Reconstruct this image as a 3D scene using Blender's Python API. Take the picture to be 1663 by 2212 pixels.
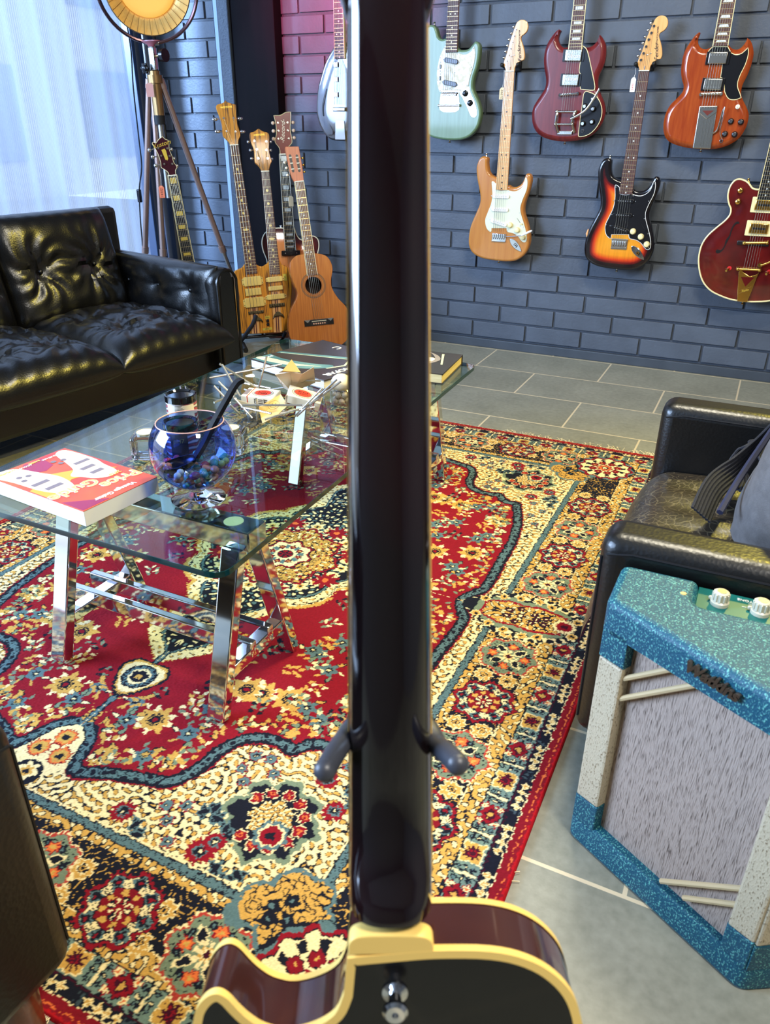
import bpy, bmesh, math, random
import numpy as np
from mathutils import Vector, Matrix, geometry

RND = random.Random(11)
for o in list(bpy.data.objects): bpy.data.objects.remove(o)
SC = bpy.context.scene
COL = SC.collection
PI = math.pi

def lin(c):
    out = []
    for v in c[:3]:
        v = v / 255.0
        out.append(v / 12.92 if v <= 0.04045 else ((v + 0.055) / 1.055) ** 2.4)
    return (out[0], out[1], out[2], 1.0)

# ------------------------------------------------------------------ camera
FPX, PCX, PCY = 1640.0, 831.5, 1106.0
PITCH, YAW, CAMH = math.radians(27.15), math.radians(25.75), 1.055
FWD = Vector((-math.sin(YAW) * math.cos(PITCH), math.cos(YAW) * math.cos(PITCH), -math.sin(PITCH)))
RGT = Vector((math.cos(YAW), math.sin(YAW), 0))
UPV = RGT.cross(FWD)
ROLL = math.radians(0.25)
RGT, UPV = RGT * math.cos(ROLL) + UPV * math.sin(ROLL), UPV * math.cos(ROLL) - RGT * math.sin(ROLL)
CAMP = Vector((0, 0, CAMH))
cam_d = bpy.data.cameras.new('camera')
cam_d.sensor_fit = 'VERTICAL'; cam_d.sensor_height = 36.0
cam_d.lens = 36.0 * FPX / 2212.0
cam_d.clip_start = 0.02; cam_d.clip_end = 60
cam_d.dof.use_dof = True; cam_d.dof.focus_distance = 2.2; cam_d.dof.aperture_fstop = 10.5
cam = bpy.data.objects.new('camera', cam_d); COL.objects.link(cam)
cam.matrix_world = Matrix((( RGT.x, UPV.x, -FWD.x, 0), (RGT.y, UPV.y, -FWD.y, 0), (RGT.z, UPV.z, -FWD.z, CAMH), (0, 0, 0, 1)))
SC.camera = cam
SC.view_settings.view_transform = 'Standard'; SC.view_settings.look = 'None'
SC.view_settings.exposure = 0.0; SC.view_settings.gamma = 1.0
SC.view_settings.use_curve_mapping = False
try:
    SC.cycles.max_bounces = 9; SC.cycles.diffuse_bounces = 4; SC.cycles.glossy_bounces = 5
    SC.cycles.transmission_bounces = 8; SC.cycles.transparent_max_bounces = 12
    SC.cycles.sample_clamp_indirect = 6.0; SC.cycles.caustics_reflective = False; SC.cycles.caustics_refractive = False
except Exception: pass

# ------------------------------------------------------------------ light
W = bpy.data.worlds.new('sky'); SC.world = W; W.use_nodes = True
W.node_tree.nodes['Background'].inputs[0].default_value = (0.76, 0.86, 1.0, 1)
W.node_tree.nodes['Background'].inputs[1].default_value = 3.1

def area(name, loc, target, size, power, color, size_y=None, spread=None):
    l = bpy.data.lights.new(name, 'AREA'); l.energy = power; l.color = color
    l.size = size
    if size_y: l.shape = 'RECTANGLE'; l.size_y = size_y
    if spread: l.spread = spread
    o = bpy.data.objects.new(name, l); COL.objects.link(o)
    o.location = loc
    o.rotation_euler = (Vector(target) - Vector(loc)).to_track_quat('-Z', 'Y').to_euler()
    return o
def spot(name, loc, target, power, color, cone, blend=0.6, radius=0.05):
    l = bpy.data.lights.new(name, 'SPOT'); l.energy = power; l.color = color
    l.spot_size = math.radians(cone); l.spot_blend = blend; l.shadow_soft_size = radius
    o = bpy.data.objects.new(name, l); COL.objects.link(o); o.location = loc
    o.rotation_euler = (Vector(target) - Vector(loc)).to_track_quat('-Z', 'Y').to_euler()
    return o
# daylight through the shop window (outside the curtain, shining in)
area('window_daylight', (-3.75, -0.75, 1.78), (-1.4, 1.9, 1.0), 2.4, 430, (0.46, 0.66, 1.0), 1.55)
spot('window_daylight', (-5.3, 0.9, 2.1), (-2.85, 3.82, 1.05), 3600, (0.42, 0.62, 1.0), 46, 0.7, 0.35)
# ceiling lamps of the shop
area('ceiling_lamp', (-0.3, 1.9, 2.62), (-0.3, 1.9, 0), 0.5, 54, (1.0, 0.92, 0.72))
area('ceiling_lamp', (0.9, 0.2, 2.62), (0.8, 0.3, 0), 0.5, 75, (1.0, 0.95, 0.86))
spot('track_spot', (0.5, 2.5, 2.6), (-1.75, 1.8, 0.3), 240, (1.0, 0.80, 0.10), 50, 0.9, 0.05)
spot('track_spot', (0.45, 3.35, 2.6), (0.1, 1.7, 0.35), 240, (1.0, 0.82, 0.12), 70, 0.9, 0.05)
spot('track_spot', (0.6, 1.9, 2.6), (0.0, 3.82, 0.9), 48, (1.0, 0.90, 0.66), 70, 0.9, 0.06)
spot('track_spot', (-0.6, 2.2, 2.6), (-1.1, 3.82, 0.9), 38, (1.0, 0.93, 0.78), 70, 0.9, 0.06)
spot('red_spot', (-2.15, 3.12, 1.66), (-2.12, 3.82, 1.60), 75, (1.0, 0.06, 0.20), 88, 0.9, 0.02)  # unseen red source placed in mid-air above the frame, no ceiling fixture

# ------------------------------------------------------------------ materials
def nodes(name):
    m = bpy.data.materials.new(name); m.use_nodes = True
    return m, m.node_tree.nodes, m.node_tree.links, m.node_tree.nodes['Principled BSDF']
def mat(name, c, rough=0.5, metal=0.0, c2=None, nscale=40, stretch=None, bump=0.0, bscale=200, coat=0.0, spec=0.5,
        trans=0.0, ior=1.45, alpha=1.0, emit=None, estr=0.0, ndetail=4, contrast=(0.35, 0.65), sheen=0.0):
    m, N, L, p = nodes(name)
    p.inputs['Base Color'].default_value = lin(c)
    p.inputs['Roughness'].default_value = rough; p.inputs['Metallic'].default_value = metal
    p.inputs['Coat Weight'].default_value = coat; p.inputs['Coat Roughness'].default_value = 0.06
    p.inputs['Specular IOR Level'].default_value = spec
    p.inputs['Transmission Weight'].default_value = trans; p.inputs['IOR'].default_value = ior
    p.inputs['Sheen Weight'].default_value = sheen
    p.inputs['Alpha'].default_value = alpha
    if emit: p.inputs['Emission Color'].default_value = lin(emit); p.inputs['Emission Strength'].default_value = estr
    tc = N.new('ShaderNodeTexCoord'); mp = N.new('ShaderNodeMapping')
    L.new(tc.outputs['Object'], mp.inputs['Vector'])
    if stretch: mp.inputs['Scale'].default_value = stretch
    if c2:
        n = N.new('ShaderNodeTexNoise'); n.inputs['Scale'].default_value = nscale; n.inputs['Detail'].default_value = ndetail
        r = N.new('ShaderNodeValToRGB'); r.color_ramp.elements[0].position = contrast[0]; r.color_ramp.elements[1].position = contrast[1]
        r.color_ramp.elements[0].color = lin(c); r.color_ramp.elements[1].color = lin(c2)
        L.new(mp.outputs[0], n.inputs['Vector']); L.new(n.outputs['Fac'], r.inputs[0]); L.new(r.outputs[0], p.inputs['Base Color'])
    if bump:
        n2 = N.new('ShaderNodeTexNoise'); n2.inputs['Scale'].default_value = bscale; n2.inputs['Detail'].default_value = 3
        b = N.new('ShaderNodeBump'); b.inputs['Strength'].default_value = bump; b.inputs['Distance'].default_value = 0.002
        L.new(mp.outputs[0], n2.inputs['Vector']); L.new(n2.outputs['Fac'], b.inputs['Height']); L.new(b.outputs[0], p.inputs['Normal'])
    return m
def wood(name, c, c2, scale=9, rough=0.3, coat=0.4, stretch=(6, 0.6, 6)):
    return mat(name, c, rough, c2=c2, nscale=scale, stretch=stretch, coat=coat, ndetail=6, contrast=(0.3, 0.7))
def burst(name, stops, rough=0.18, coat=0.6, grain=0.12):
    """paint that fades from the rim (attribute 'edge' = 0) to the middle of a guitar top"""
    m, N, L, p = nodes(name)
    a = N.new('ShaderNodeAttribute'); a.attribute_name = 'edge'
    r = N.new('ShaderNodeValToRGB'); el = r.color_ramp.elements
    while len(el) < len(stops): el.new(0.5)
    for e, (pos, c) in zip(el, stops): e.position = pos; e.color = lin(c)
    tc = N.new('ShaderNodeTexCoord'); mp = N.new('ShaderNodeMapping'); mp.inputs['Scale'].default_value = (9, 0.7, 9)
    n = N.new('ShaderNodeTexNoise'); n.inputs['Scale'].default_value = 14; n.inputs['Detail'].default_value = 6
    mx = N.new('ShaderNodeMix'); mx.data_type = 'RGBA'; mx.blend_type = 'MULTIPLY'; mx.inputs[0].default_value = grain * 3
    L.new(tc.outputs['Object'], mp.inputs[0]); L.new(mp.outputs[0], n.inputs['Vector'])
    L.new(a.outputs['Fac'], r.inputs[0]); L.new(r.outputs[0], mx.inputs[6]); L.new(n.outputs['Color'], mx.inputs[7])
    mr = N.new('ShaderNodeMapRange'); mr.inputs[1].default_value = 0.3; mr.inputs[2].default_value = 0.7; mr.inputs[3].default_value = 0.6; mr.inputs[4].default_value = 1.1
    L.new(n.outputs['Fac'], mr.inputs[0]); L.new(mr.outputs[0], mx.inputs[7])
    L.new(mx.outputs[2], p.inputs['Base Color'])
    p.inputs['Roughness'].default_value = rough; p.inputs['Coat Weight'].default_value = coat; p.inputs['Coat Roughness'].default_value = 0.05
    return m
M = {}
M['chrome'] = mat('chrome', (225, 225, 228), 0.06, 1.0)
M['nickel'] = mat('nickel', (200, 196, 185), 0.22, 1.0)
M['gold'] = mat('gold', (226, 180, 92), 0.2, 1.0)
M['steel'] = mat('steel', (190, 188, 182), 0.3, 1.0)
M['bronze'] = mat('bronze_grey', (176, 148, 136), 0.38, 0.8)
M['fret'] = mat('fret_wire', (200, 172, 118), 0.35, 1.0)
M['black'] = mat('black_plastic', (14, 14, 17), 0.25)
M['rubber'] = mat('black_rubber', (16, 16, 17), 0.6)
M['cream'] = mat('cream_plastic', (232, 216, 160), 0.35)
M['white'] = mat('white_plastic', (235, 233, 226), 0.3)
M['mint'] = mat('mint_plastic', (212, 212, 182), 0.3)
M['bone'] = mat('bone', (236, 226, 196), 0.4)
M['pearl'] = mat('pearl', (232, 232, 215), 0.25, c2=(200, 205, 205), nscale=120)
M['rosewood'] = mat('rosewood', (64, 34, 26), 0.45, c2=(96, 58, 44), nscale=30, stretch=(8, 1, 8))
M['ebony'] = mat('ebony', (22, 19, 19), 0.35)
M['maple'] = mat('maple', (216, 158, 92), 0.3, c2=(226, 172, 106), nscale=14, stretch=(6, .6, 6), coat=0.5)
M['mahog'] = mat('dark_mahogany', (84, 34, 26), 0.3, c2=(110, 48, 34), nscale=20, stretch=(8, 1, 8), coat=.3)
M['string'] = mat('string_steel', (168, 156, 132), 0.35, 1.0)
M['paper'] = mat('paper', (238, 236, 228), 0.8)
M['tag'] = mat('card_tag', (230, 205, 160), 0.8)
M['ink'] = mat('ink', (26, 22, 26), 0.7)
M['redink'] = mat('red_ink', (190, 40, 50), 0.7)
M['goldink'] = mat('gold_lettering', (224, 190, 70), 0.35, 0.4)

# ------------------------------------------------------------------ mesh builder
_rb = {}
def rbox_data(sx, sy, sz, r, seg):
    k = (round(sx, 5), round(sy, 5), round(sz, 5), round(r, 5), seg)
    if k in _rb: return _rb[k]
    bm = bmesh.new(); bmesh.ops.create_cube(bm, size=1.0)
    for v in bm.verts: v.co = Vector((v.co.x * sx, v.co.y * sy, v.co.z * sz))
    if r > 0: bmesh.ops.bevel(bm, geom=bm.edges[:], offset=r, segments=seg, profile=0.5, affect='EDGES', clamp_overlap=True)
    bm.verts.index_update()
    d = ([v.co.copy() for v in bm.verts], [[v.index for v in f.verts] for f in bm.faces]); bm.free()
    _rb[k] = d
    return d
def basis(o, x, y, z):
    return Matrix(((x[0], y[0], z[0], o[0]), (x[1], y[1], z[1], o[1]), (x[2], y[2], z[2], o[2]), (0, 0, 0, 1)))
def rotz(a): return Matrix.Rotation(a, 4, 'Z')
def T(x, y, z=0): return Matrix.Translation((x, y, z))
class MB:
    def __init__(s): s.v = []; s.f = []; s.mi = []; s.sm = []; s.edge = None
    def add(s, vs, fs, mi=0, sm=True, X=None):
        b = len(s.v)
        for v in vs:
            v = Vector(v)
            s.v.append(X @ v if X is not None else v)
        for f in fs:
            s.f.append([i + b for i in f]); s.mi.append(mi); s.sm.append(sm)
        return s
    def box(s, c, size, mi=0, r=0.0, seg=2, X=None, sm=None):
        vs, fs = rbox_data(size[0], size[1], size[2], min(r, 0.49 * min(size)), seg)
        c = Vector(c)
        if r > 0 and sm is None:
            ar = []
            for f in fs:
                q = [vs[i] for i in f]; e = Vector((0, 0, 0))
                for k in range(1, len(q) - 1): e += (q[k] - q[0]).cross(q[k + 1] - q[0])
                ar.append(e.length)
            big = set(sorted(range(len(fs)), key=lambda k: -ar[k])[:6])
            b0 = len(s.sm); s.add([v + c for v in vs], fs, mi, True, X)
            for k in big: s.sm[b0 + k] = False
            return s
        return s.add([v + c for v in vs], fs, mi, False if sm is None else sm, X)
    def cyl(s, p0, p1, r0, r1=None, n=14, mi=0, cap=True, X=None, sm=True):
        if r1 is None: r1 = r0
        p0, p1 = Vector(p0), Vector(p1); d = (p1 - p0).normalized()
        a = d.orthogonal().normalized(); b = d.cross(a)
        vs = []
        for i in range(n):
            t = 2 * PI * i / n; e = a * math.cos(t) + b * math.sin(t)
            vs += [p0 + e * r0, p1 + e * r1]
        fs = [[2 * i, 2 * ((i + 1) % n), 2 * ((i + 1) % n) + 1, 2 * i + 1] for i in range(n)]
        s.add(vs, fs, mi, sm, X)
        if cap: s.add(vs, [[2 * i for i in range(n)][::-1], [2 * i + 1 for i in range(n)]], mi, False, X)
        return s
    def tube(s, pts, r, n=8, mi=0, X=None, closed=False, flat=None):
        pts = [Vector(p) for p in pts]; m = len(pts)
        rs = r if isinstance(r, (list, tuple)) else [r] * m
        d0 = (pts[1] - pts[0]).normalized(); a = d0.orthogonal().normalized(); vs = []
        for i, p in enumerate(pts):
            q0 = pts[i - 1] if (i > 0 or closed) else pts[i]; q1 = pts[(i + 1) % m] if (i < m - 1 or closed) else pts[i]
            d = (q1 - q0).normalized(); a = (a - d * a.dot(d)).normalized(); b = d.cross(a)
            for k in range(n):
                t = 2 * PI * k / n
                vs.append(p + a * math.cos(t) * rs[i] + b * math.sin(t) * rs[i] * (flat or 1))
        fs = []
        for i in range(m if closed else m - 1):
            j = (i + 1) % m
            fs += [[i * n + k, i * n + (k + 1) % n, j * n + (k + 1) % n, j * n + k] for k in range(n)]
        if not closed: fs += [list(range(n))[::-1], [(m - 1) * n + k for k in range(n)]]
        return s.add(vs, fs, mi, True, X)
    def ribbon(s, pts, wid, w, th, mi=0, X=None):
        """flat strap: pts centre line, wid = width direction per point"""
        pts = [Vector(p) for p in pts]; m = len(pts); vs = []
        for i, p in enumerate(pts):
            d = (pts[min(i + 1, m - 1)] - pts[max(i - 1, 0)]).normalized()
            a = Vector(wid[i] if isinstance(wid, list) else wid); a = (a - d * a.dot(d)).normalized(); b = d.cross(a)
            vs += [p + a * w / 2 + b * th / 2, p - a * w / 2 + b * th / 2, p - a * w / 2 - b * th / 2, p + a * w / 2 - b * th / 2]
        fs = []
        for i in range(m - 1): fs += [[4 * i + k, 4 * i + (k + 1) % 4, 4 * i + 4 + (k + 1) % 4, 4 * i + 4 + k] for k in range(4)]
        fs += [[3, 2, 1, 0], [4 * m - 4, 4 * m - 3, 4 * m - 2, 4 * m - 1]]
        return s.add(vs, fs, mi, True, X)
    def lathe(s, prof, n=24, mi=0, X=None, sm=True, closed=False):
        vs = []; m = len(prof)
        for i in range(n):
            t = 2 * PI * i / n
            for r, z in prof: vs.append((r * math.cos(t), r * math.sin(t), z))
        fs = []
        for i in range(n):
            j = (i + 1) % n
            for k in range(m if closed else m - 1):
                k2 = (k + 1) % m
                fs.append([i * m + k, j * m + k, j * m + k2, i * m + k2])
        return s.add(vs, fs, mi, sm, X)
    def ball(s, c, r, mi=0, n=14, X=None):
        if not isinstance(r, (tuple, list)): r = (r, r, r)
        vs = [(0, 0, -1)]; h = n // 2
        for j in range(1, h):
            a = -PI / 2 + PI * j / h
            for i in range(n): vs.append((math.cos(a) * math.cos(2 * PI * i / n), math.cos(a) * math.sin(2 * PI * i / n), math.sin(a)))
        vs.append((0, 0, 1)); fs = []
        for i in range(n): fs.append([0, 1 + (i + 1) % n, 1 + i])
        for j in range(h - 2):
            for i in range(n): fs.append([1 + j * n + i, 1 + j * n + (i + 1) % n, 1 + (j + 1) * n + (i + 1) % n, 1 + (j + 1) * n + i])
        e = 1 + (h - 2) * n
        for i in range(n): fs.append([e + i, e + (i + 1) % n, len(vs) - 1])
        c = Vector(c)
        return s.add([Vector((v[0] * r[0], v[1] * r[1], v[2] * r[2])) + c for v in vs], fs, mi, True, X)
    def prism(s, out, z0, z1, mi=0, bev=0.0, seg=2, X=None, side=None):
        """outline (2-D, local xy) between z0 and z1; the z1 rim is rounded by bev"""
        out = ccw(out); n = len(out); rings = [[(p[0], p[1], z0) for p in out]]
        if bev > 0:
            lim = inset_limit(out)
            for k in range(seg + 1):
                t = PI / 2 * k / seg
                rings.append([(p[0], p[1], z1 - bev + bev * math.sin(t)) for p in inset(out, bev * (1 - math.cos(t)), lim)])
        else: rings.append([(p[0], p[1], z1) for p in out])
        vs = [p for r in rings for p in r]; fs = []
        for k in range(len(rings) - 1):
            fs += [[k * n + i, k * n + (i + 1) % n, (k + 1) * n + (i + 1) % n, (k + 1) * n + i] for i in range(n)]
        s.add(vs, fs, mi if side is None else side, bev > 0, X)
        for rg, up in ((rings[0], False), (rings[-1], True)):
            fc = []
            for t in geometry.tessellate_polygon([[Vector((q[0], q[1], 0)) for q in rg]]):
                p0, p1, p2 = (rg[i] for i in t); cr = (p1[0] - p0[0]) * (p2[1] - p0[1]) - (p1[1] - p0[1]) * (p2[0] - p0[0])
                fc.append(list(t) if (cr > 0) == up else list(t)[::-1])
            s.add(rg, fc, mi, False, X)
        return s
    def build(s, name, mats, parent=None, X=None, autosmooth=None, attr=None):
        me = bpy.data.meshes.new(name)
        vs = [tuple(X @ v) if X is not None else tuple(v) for v in s.v]
        me.from_pydata(vs, [], s.f)
        for m in (mats if isinstance(mats, (list, tuple)) else [mats]): me.materials.append(m)
        me.polygons.foreach_set('material_index', s.mi); me.polygons.foreach_set('use_smooth', s.sm)
        if attr is not None:
            at = me.attributes.new('edge', 'FLOAT', 'POINT'); at.data.foreach_set('value', attr)
        me.validate(); me.update()
        if any(s.sm):
            try: me.set_sharp_from_angle(angle=math.radians(42))
            except Exception: pass
            me.polygons.foreach_set('use_smooth', s.sm); me.update()
        o = bpy.data.objects.new(name, me); COL.objects.link(o)
        if parent: o.parent = parent
        return o

def ccw(p):
    a = sum(p[i][0] * p[(i + 1) % len(p)][1] - p[(i + 1) % len(p)][0] * p[i][1] for i in range(len(p)))
    return list(p) if a > 0 else list(p)[::-1]
def normals2(p):
    n = len(p); out = []
    for i in range(n):
        a, b, c = p[i - 1], p[i], p[(i + 1) % n]
        d1 = Vector((b[0] - a[0], b[1] - a[1])); d2 = Vector((c[0] - b[0], c[1] - b[1]))
        d1 = d1.normalized() if d1.length > 1e-9 else d2.normalized(); d2 = d2.normalized() if d2.length > 1e-9 else d1
        t = d1 + d2
        t = t.normalized() if t.length > 1e-6 else d1
        out.append(Vector((-t.y, t.x)))
    return out
def inset_limit(p):
    P = np.array(p, float); Nn = np.array([list(v) for v in normals2(p)]); n = len(P)
    A = P; B = np.roll(P, -1, 0); lim = np.full(n, 9.0)
    for i in range(n):
        d = Nn[i]; e = B - A
        den = d[0] * e[:, 1] - d[1] * e[:, 0]
        w = A - P[i]
        with np.errstate(divide='ignore', invalid='ignore'):
            t = (w[:, 0] * e[:, 1] - w[:, 1] * e[:, 0]) / den; u = (w[:, 0] * d[1] - w[:, 1] * d[0]) / den
        ok = (np.abs(den) > 1e-12) & (u >= -0.01) & (u <= 1.01) & (t > 1e-6)
        idx = np.arange(n); ok &= (idx != i) & (idx != (i - 1) % n)
        if ok.any(): lim[i] = t[ok].min() * 0.42
    for _ in range(3): lim = np.minimum(lim, (np.roll(lim, 1) + np.roll(lim, -1)) / 2 + 0.001)
    return lim
def inset(p, d, lim=None):
    nn = normals2(p)
    return [(q[0] + v.x * min(d, lim[i] if lim is not None else d), q[1] + v.y * min(d, lim[i] if lim is not None else d)) for i, (q, v) in enumerate(zip(p, nn))]
def smooth(pts, n=4, closed=True, corners=()):
    """Catmull-Rom through points"""
    P = [Vector((p[0], p[1], p[2] if len(p) > 2 else 0)) for p in pts]; m = len(P); out = []
    for i in range(m if closed else m - 1):
        p0 = P[i - 1] if (closed or i > 0) else P[i]; p1 = P[i]; p2 = P[(i + 1) % m]
        p3 = P[(i + 2) % m] if (closed or i + 2 < m) else p2
        if i in corners: p0 = p1
        if ((i + 1) % m) in corners: p3 = p2
        for k in range(n):
            t = k / n; t2 = t * t; t3 = t2 * t
            out.append(0.5 * ((2 * p1) + (p2 - p0) * t + (2 * p0 - 5 * p1 + 4 * p2 - p3) * t2 + (3 * p1 - p0 - 3 * p2 + p3) * t3))
    if not closed: out.append(P[-1])
    if len(pts[0]) == 2: return [(v.x, v.y) for v in out]
    return out
def thing(name, label, cat, X=None, group=None, loc=None):
    o = bpy.data.objects.new(name, None); COL.objects.link(o); o.empty_display_size = 0.05
    if X is not None: o.matrix_world = X
    if loc is not None: o.location = loc
    return tag(o, label, cat, group)
def tag(o, label, cat, group=None):
    o['label'] = label; o['category'] = cat
    if group: o['group'] = group
    return o
def struct(o, label=None):
    o['kind'] = 'structure'
    if label: o['label'] = label
    return o
def ray(px, py): return FWD + RGT * ((px - PCX) / FPX) - UPV * ((py - PCY) / FPX)
def on_z(px, py, z):
    r = ray(px, py); t = (z - CAMH) / r.z; return CAMP + r * t
def at_depth(px, py, d): return CAMP + ray(px, py) * d
class Plane:
    def __init__(s, O, ex, ey): s.O = Vector(O); s.ex = Vector(ex).normalized(); s.ey = Vector(ey).normalized(); s.ez = s.ex.cross(s.ey); s.crop = (0, 0, 1.0)
    def X(s, dz=0): return basis(s.O + s.ez * dz, s.ex, s.ey, s.ez)
    def at(s, px, py, z=0.0):
        r = ray(px, py); o = s.O + s.ez * z; t = (o - CAMP).dot(s.ez) / r.dot(s.ez); d = CAMP + r * t - s.O
        return (d.dot(s.ex), d.dot(s.ey))
    def set(s, x0, y0, sc): s.crop = (x0, y0, sc); return s
    def c(s, x, y, z=0.0): return s.at(s.crop[0] + x / s.crop[2], s.crop[1] + y / s.crop[2], z)
    def cs(s, pts, z=0.0): return [s.c(x, y, z) for x, y in pts]
def text(body, size, name, parent, m, X, extrude=0.0004, shear=0.0, align='CENTER', spacing=1.0, bold=0.0):
    cu = bpy.data.curves.new(name, 'FONT'); cu.body = body; cu.size = size; cu.extrude = extrude; cu.shear = shear
    cu.align_x = align; cu.align_y = 'CENTER'; cu.space_character = spacing; cu.offset = bold; cu.resolution_u = 3
    t = bpy.data.objects.new(name, cu); COL.objects.link(t)
    bpy.context.view_layer.update()
    me = bpy.data.meshes.new_from_object(t.evaluated_get(bpy.context.evaluated_depsgraph_get()))
    bpy.data.objects.remove(t); bpy.data.curves.remove(cu)
    me.transform(X); me.name = name
    me.materials.clear(); me.materials.append(m)
    o = bpy.data.objects.new(name, me); COL.objects.link(o)
    if parent: o.parent = parent
    return o

# ================================================================== SETTING
YW = 3.82
# --- floor: slate tiles in running bond, pale grout
m, N, L, p = nodes('slate_tiles')
geo = N.new('ShaderNodeNewGeometry'); sx = N.new('ShaderNodeSeparateXYZ'); L.new(geo.outputs['Position'], sx.inputs[0])
def mth(op, a, b=None, c=None):
    n = N.new('ShaderNodeMath'); n.operation = op
    for i, v in enumerate((a, b, c)):
        if v is None: continue
        if isinstance(v, (int, float)): n.inputs[i].default_value = v
        else: L.new(v, n.inputs[i])
    return n.outputs[0]
row = mth('DIVIDE', mth('SUBTRACT', 3.79, sx.outputs['Y']), 0.3265)
ri = mth('FLOOR', row); fy = mth('FRACT', row)
colx = mth('DIVIDE', mth('ADD', mth('ADD', sx.outputs['X'], 0.591), mth('MULTIPLY', ri, 0.295)), 0.59)
ci = mth('FLOOR', colx); fx = mth('FRACT', colx)
dy = mth('MULTIPLY', mth('MINIMUM', fy, mth('SUBTRACT', 1.0, fy)), 0.3265)
dx = mth('MULTIPLY', mth('MINIMUM', fx, mth('SUBTRACT', 1.0, fx)), 0.59)
gr = mth('LESS_THAN', mth('MINIMUM', dx, dy), 0.0034)
cmb = N.new('ShaderNodeCombineXYZ'); L.new(ri, cmb.inputs[0]); L.new(ci, cmb.inputs[1])
wn = N.new('ShaderNodeTexWhiteNoise'); L.new(cmb.outputs[0], wn.inputs['Vector'])
n1 = N.new('ShaderNodeTexNoise'); n1.inputs['Scale'].default_value = 5; n1.inputs['Detail'].default_value = 7; n1.inputs['Roughness'].default_value = 0.65
L.new(geo.outputs['Position'], n1.inputs['Vector'])
n3 = N.new('ShaderNodeTexNoise'); n3.inputs['Scale'].default_value = 60; n3.inputs['Detail'].default_value = 4
L.new(geo.outputs['Position'], n3.inputs['Vector'])
tone = mth('ADD', mth('MULTIPLY', n1.outputs['Fac'], 0.5), mth('ADD', mth('MULTIPLY', n3.outputs['Fac'], 0.4), mth('MULTIPLY', wn.outputs['Value'], 0.12)))
cr = N.new('ShaderNodeValToRGB'); cr.color_ramp.elements[0].position = 0.36; cr.color_ramp.elements[1].position = 0.7
cr.color_ramp.elements[0].color = lin((118, 118, 104)); cr.color_ramp.elements[1].color = lin((150, 149, 134)); L.new(tone, cr.inputs[0])
mx = N.new('ShaderNodeMix'); mx.data_type = 'RGBA'; L.new(gr, mx.inputs[0]); L.new(cr.outputs[0], mx.inputs[6]); mx.inputs[7].default_value = lin((206, 190, 158))
L.new(mx.outputs[2], p.inputs['Base Color']); p.inputs['Roughness'].default_value = 0.42
bp = N.new('ShaderNodeBump'); bp.inputs['Strength'].default_value = 0.25; bp.inputs['Distance'].default_value = 0.002
L.new(mth('SUBTRACT', n3.outputs['Fac'], gr), bp.inputs['Height']); L.new(bp.outputs[0], p.inputs['Normal'])
M['slate'] = m
b = MB(); b.box((-0.35, 0.8, -0.03), (6.0, 6.1, 0.06)); struct(b.build('floor', M['slate']))

# --- painted brick wall, every brick laid in running bond
M['brick'] = mat('dark_painted_brick', (74, 80, 90), 0.48, c2=(82, 89, 100), nscale=7, bump=0.55, bscale=85, spec=0.4)
M['mortar'] = mat('painted_mortar', (60, 66, 76), 0.55, bump=0.8, bscale=120)
b = MB()
def bricks(xa, xb):
    for k in range(0, 31):
        z0 = 0.0475 + 0.0872 * k; x0 = -1.190 if k % 2 else -1.0475
        n0 = int(math.floor((xa - x0) / 0.2845)) - 1
        for n in range(n0, n0 + 40):
            a = x0 + 0.2845 * n + 0.0055 + RND.uniform(-.0015, .0015); e = x0 + 0.2845 * (n + 1) - 0.0055 + RND.uniform(-.0015, .0015)
            a = max(a, xa); e = min(e, xb)
            if e - a < 0.02: continue
            dyy = RND.uniform(-0.0015, 0.0015)
            b.box(((a + e) / 2, YW + 0.03 + dyy, z0 + 0.0058 + 0.0375), (e - a, 0.06, 0.0755), 0, 0.0022, 2,
                  X=Matrix.Translation((0, 0, RND.uniform(-.001, .001))))
bricks(-3.24, -2.842); bricks(-2.432, 2.6)
b.box((-0.3, YW + 0.06, 1.37), (6.0, 0.10, 2.76), 1)
struct(b.build('wall_back', [M['brick'], M['mortar']]))
M['skirt'] = mat('dark_grey_skirting', (56, 62, 70), 0.5, c2=(64, 70, 78), nscale=8)
b = MB(); b.box((0.08, YW - 0.004, 0.022), (5.04, 0.022, 0.044), 0, 0.003); struct(b.build('baseboard_back', M['skirt']))
# boxed black column with a rough plastered edge and an angled cover strip, window light put into its pale blue
M['column'] = mat('black_painted_board', (9, 6, 9), 0.75, spec=.15, c2=(14, 8, 12), nscale=4, stretch=(8, 8, .5))
M['plaster'] = mat('rough_plaster', (66, 76, 90), 0.5, bump=1.0, bscale=110)
M['coverstrip'] = mat('skylit_blue_strip', (170, 192, 220), 0.45, bump=0.9, bscale=130)
b = MB(); b.box((-2.562, YW - 0.02, 1.37), (0.262, 0.09, 2.74), 0, 0.004); struct(b.build('trim_1', M['column']))
b = MB(); b.box((-2.728, YW - 0.03, 1.37), (0.068, 0.10, 2.74), 0, 0.006); struct(b.build('trim_2', M['plaster']))
b = MB(); b.prism([(-2.835, YW + 0.04), (-2.762, YW + 0.04), (-2.762, YW - 0.078), (-2.80, YW - 0.055), (-2.835, YW - 0.005)], 0, 2.74)
struct(b.build('trim_3', M['coverstrip']))
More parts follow.
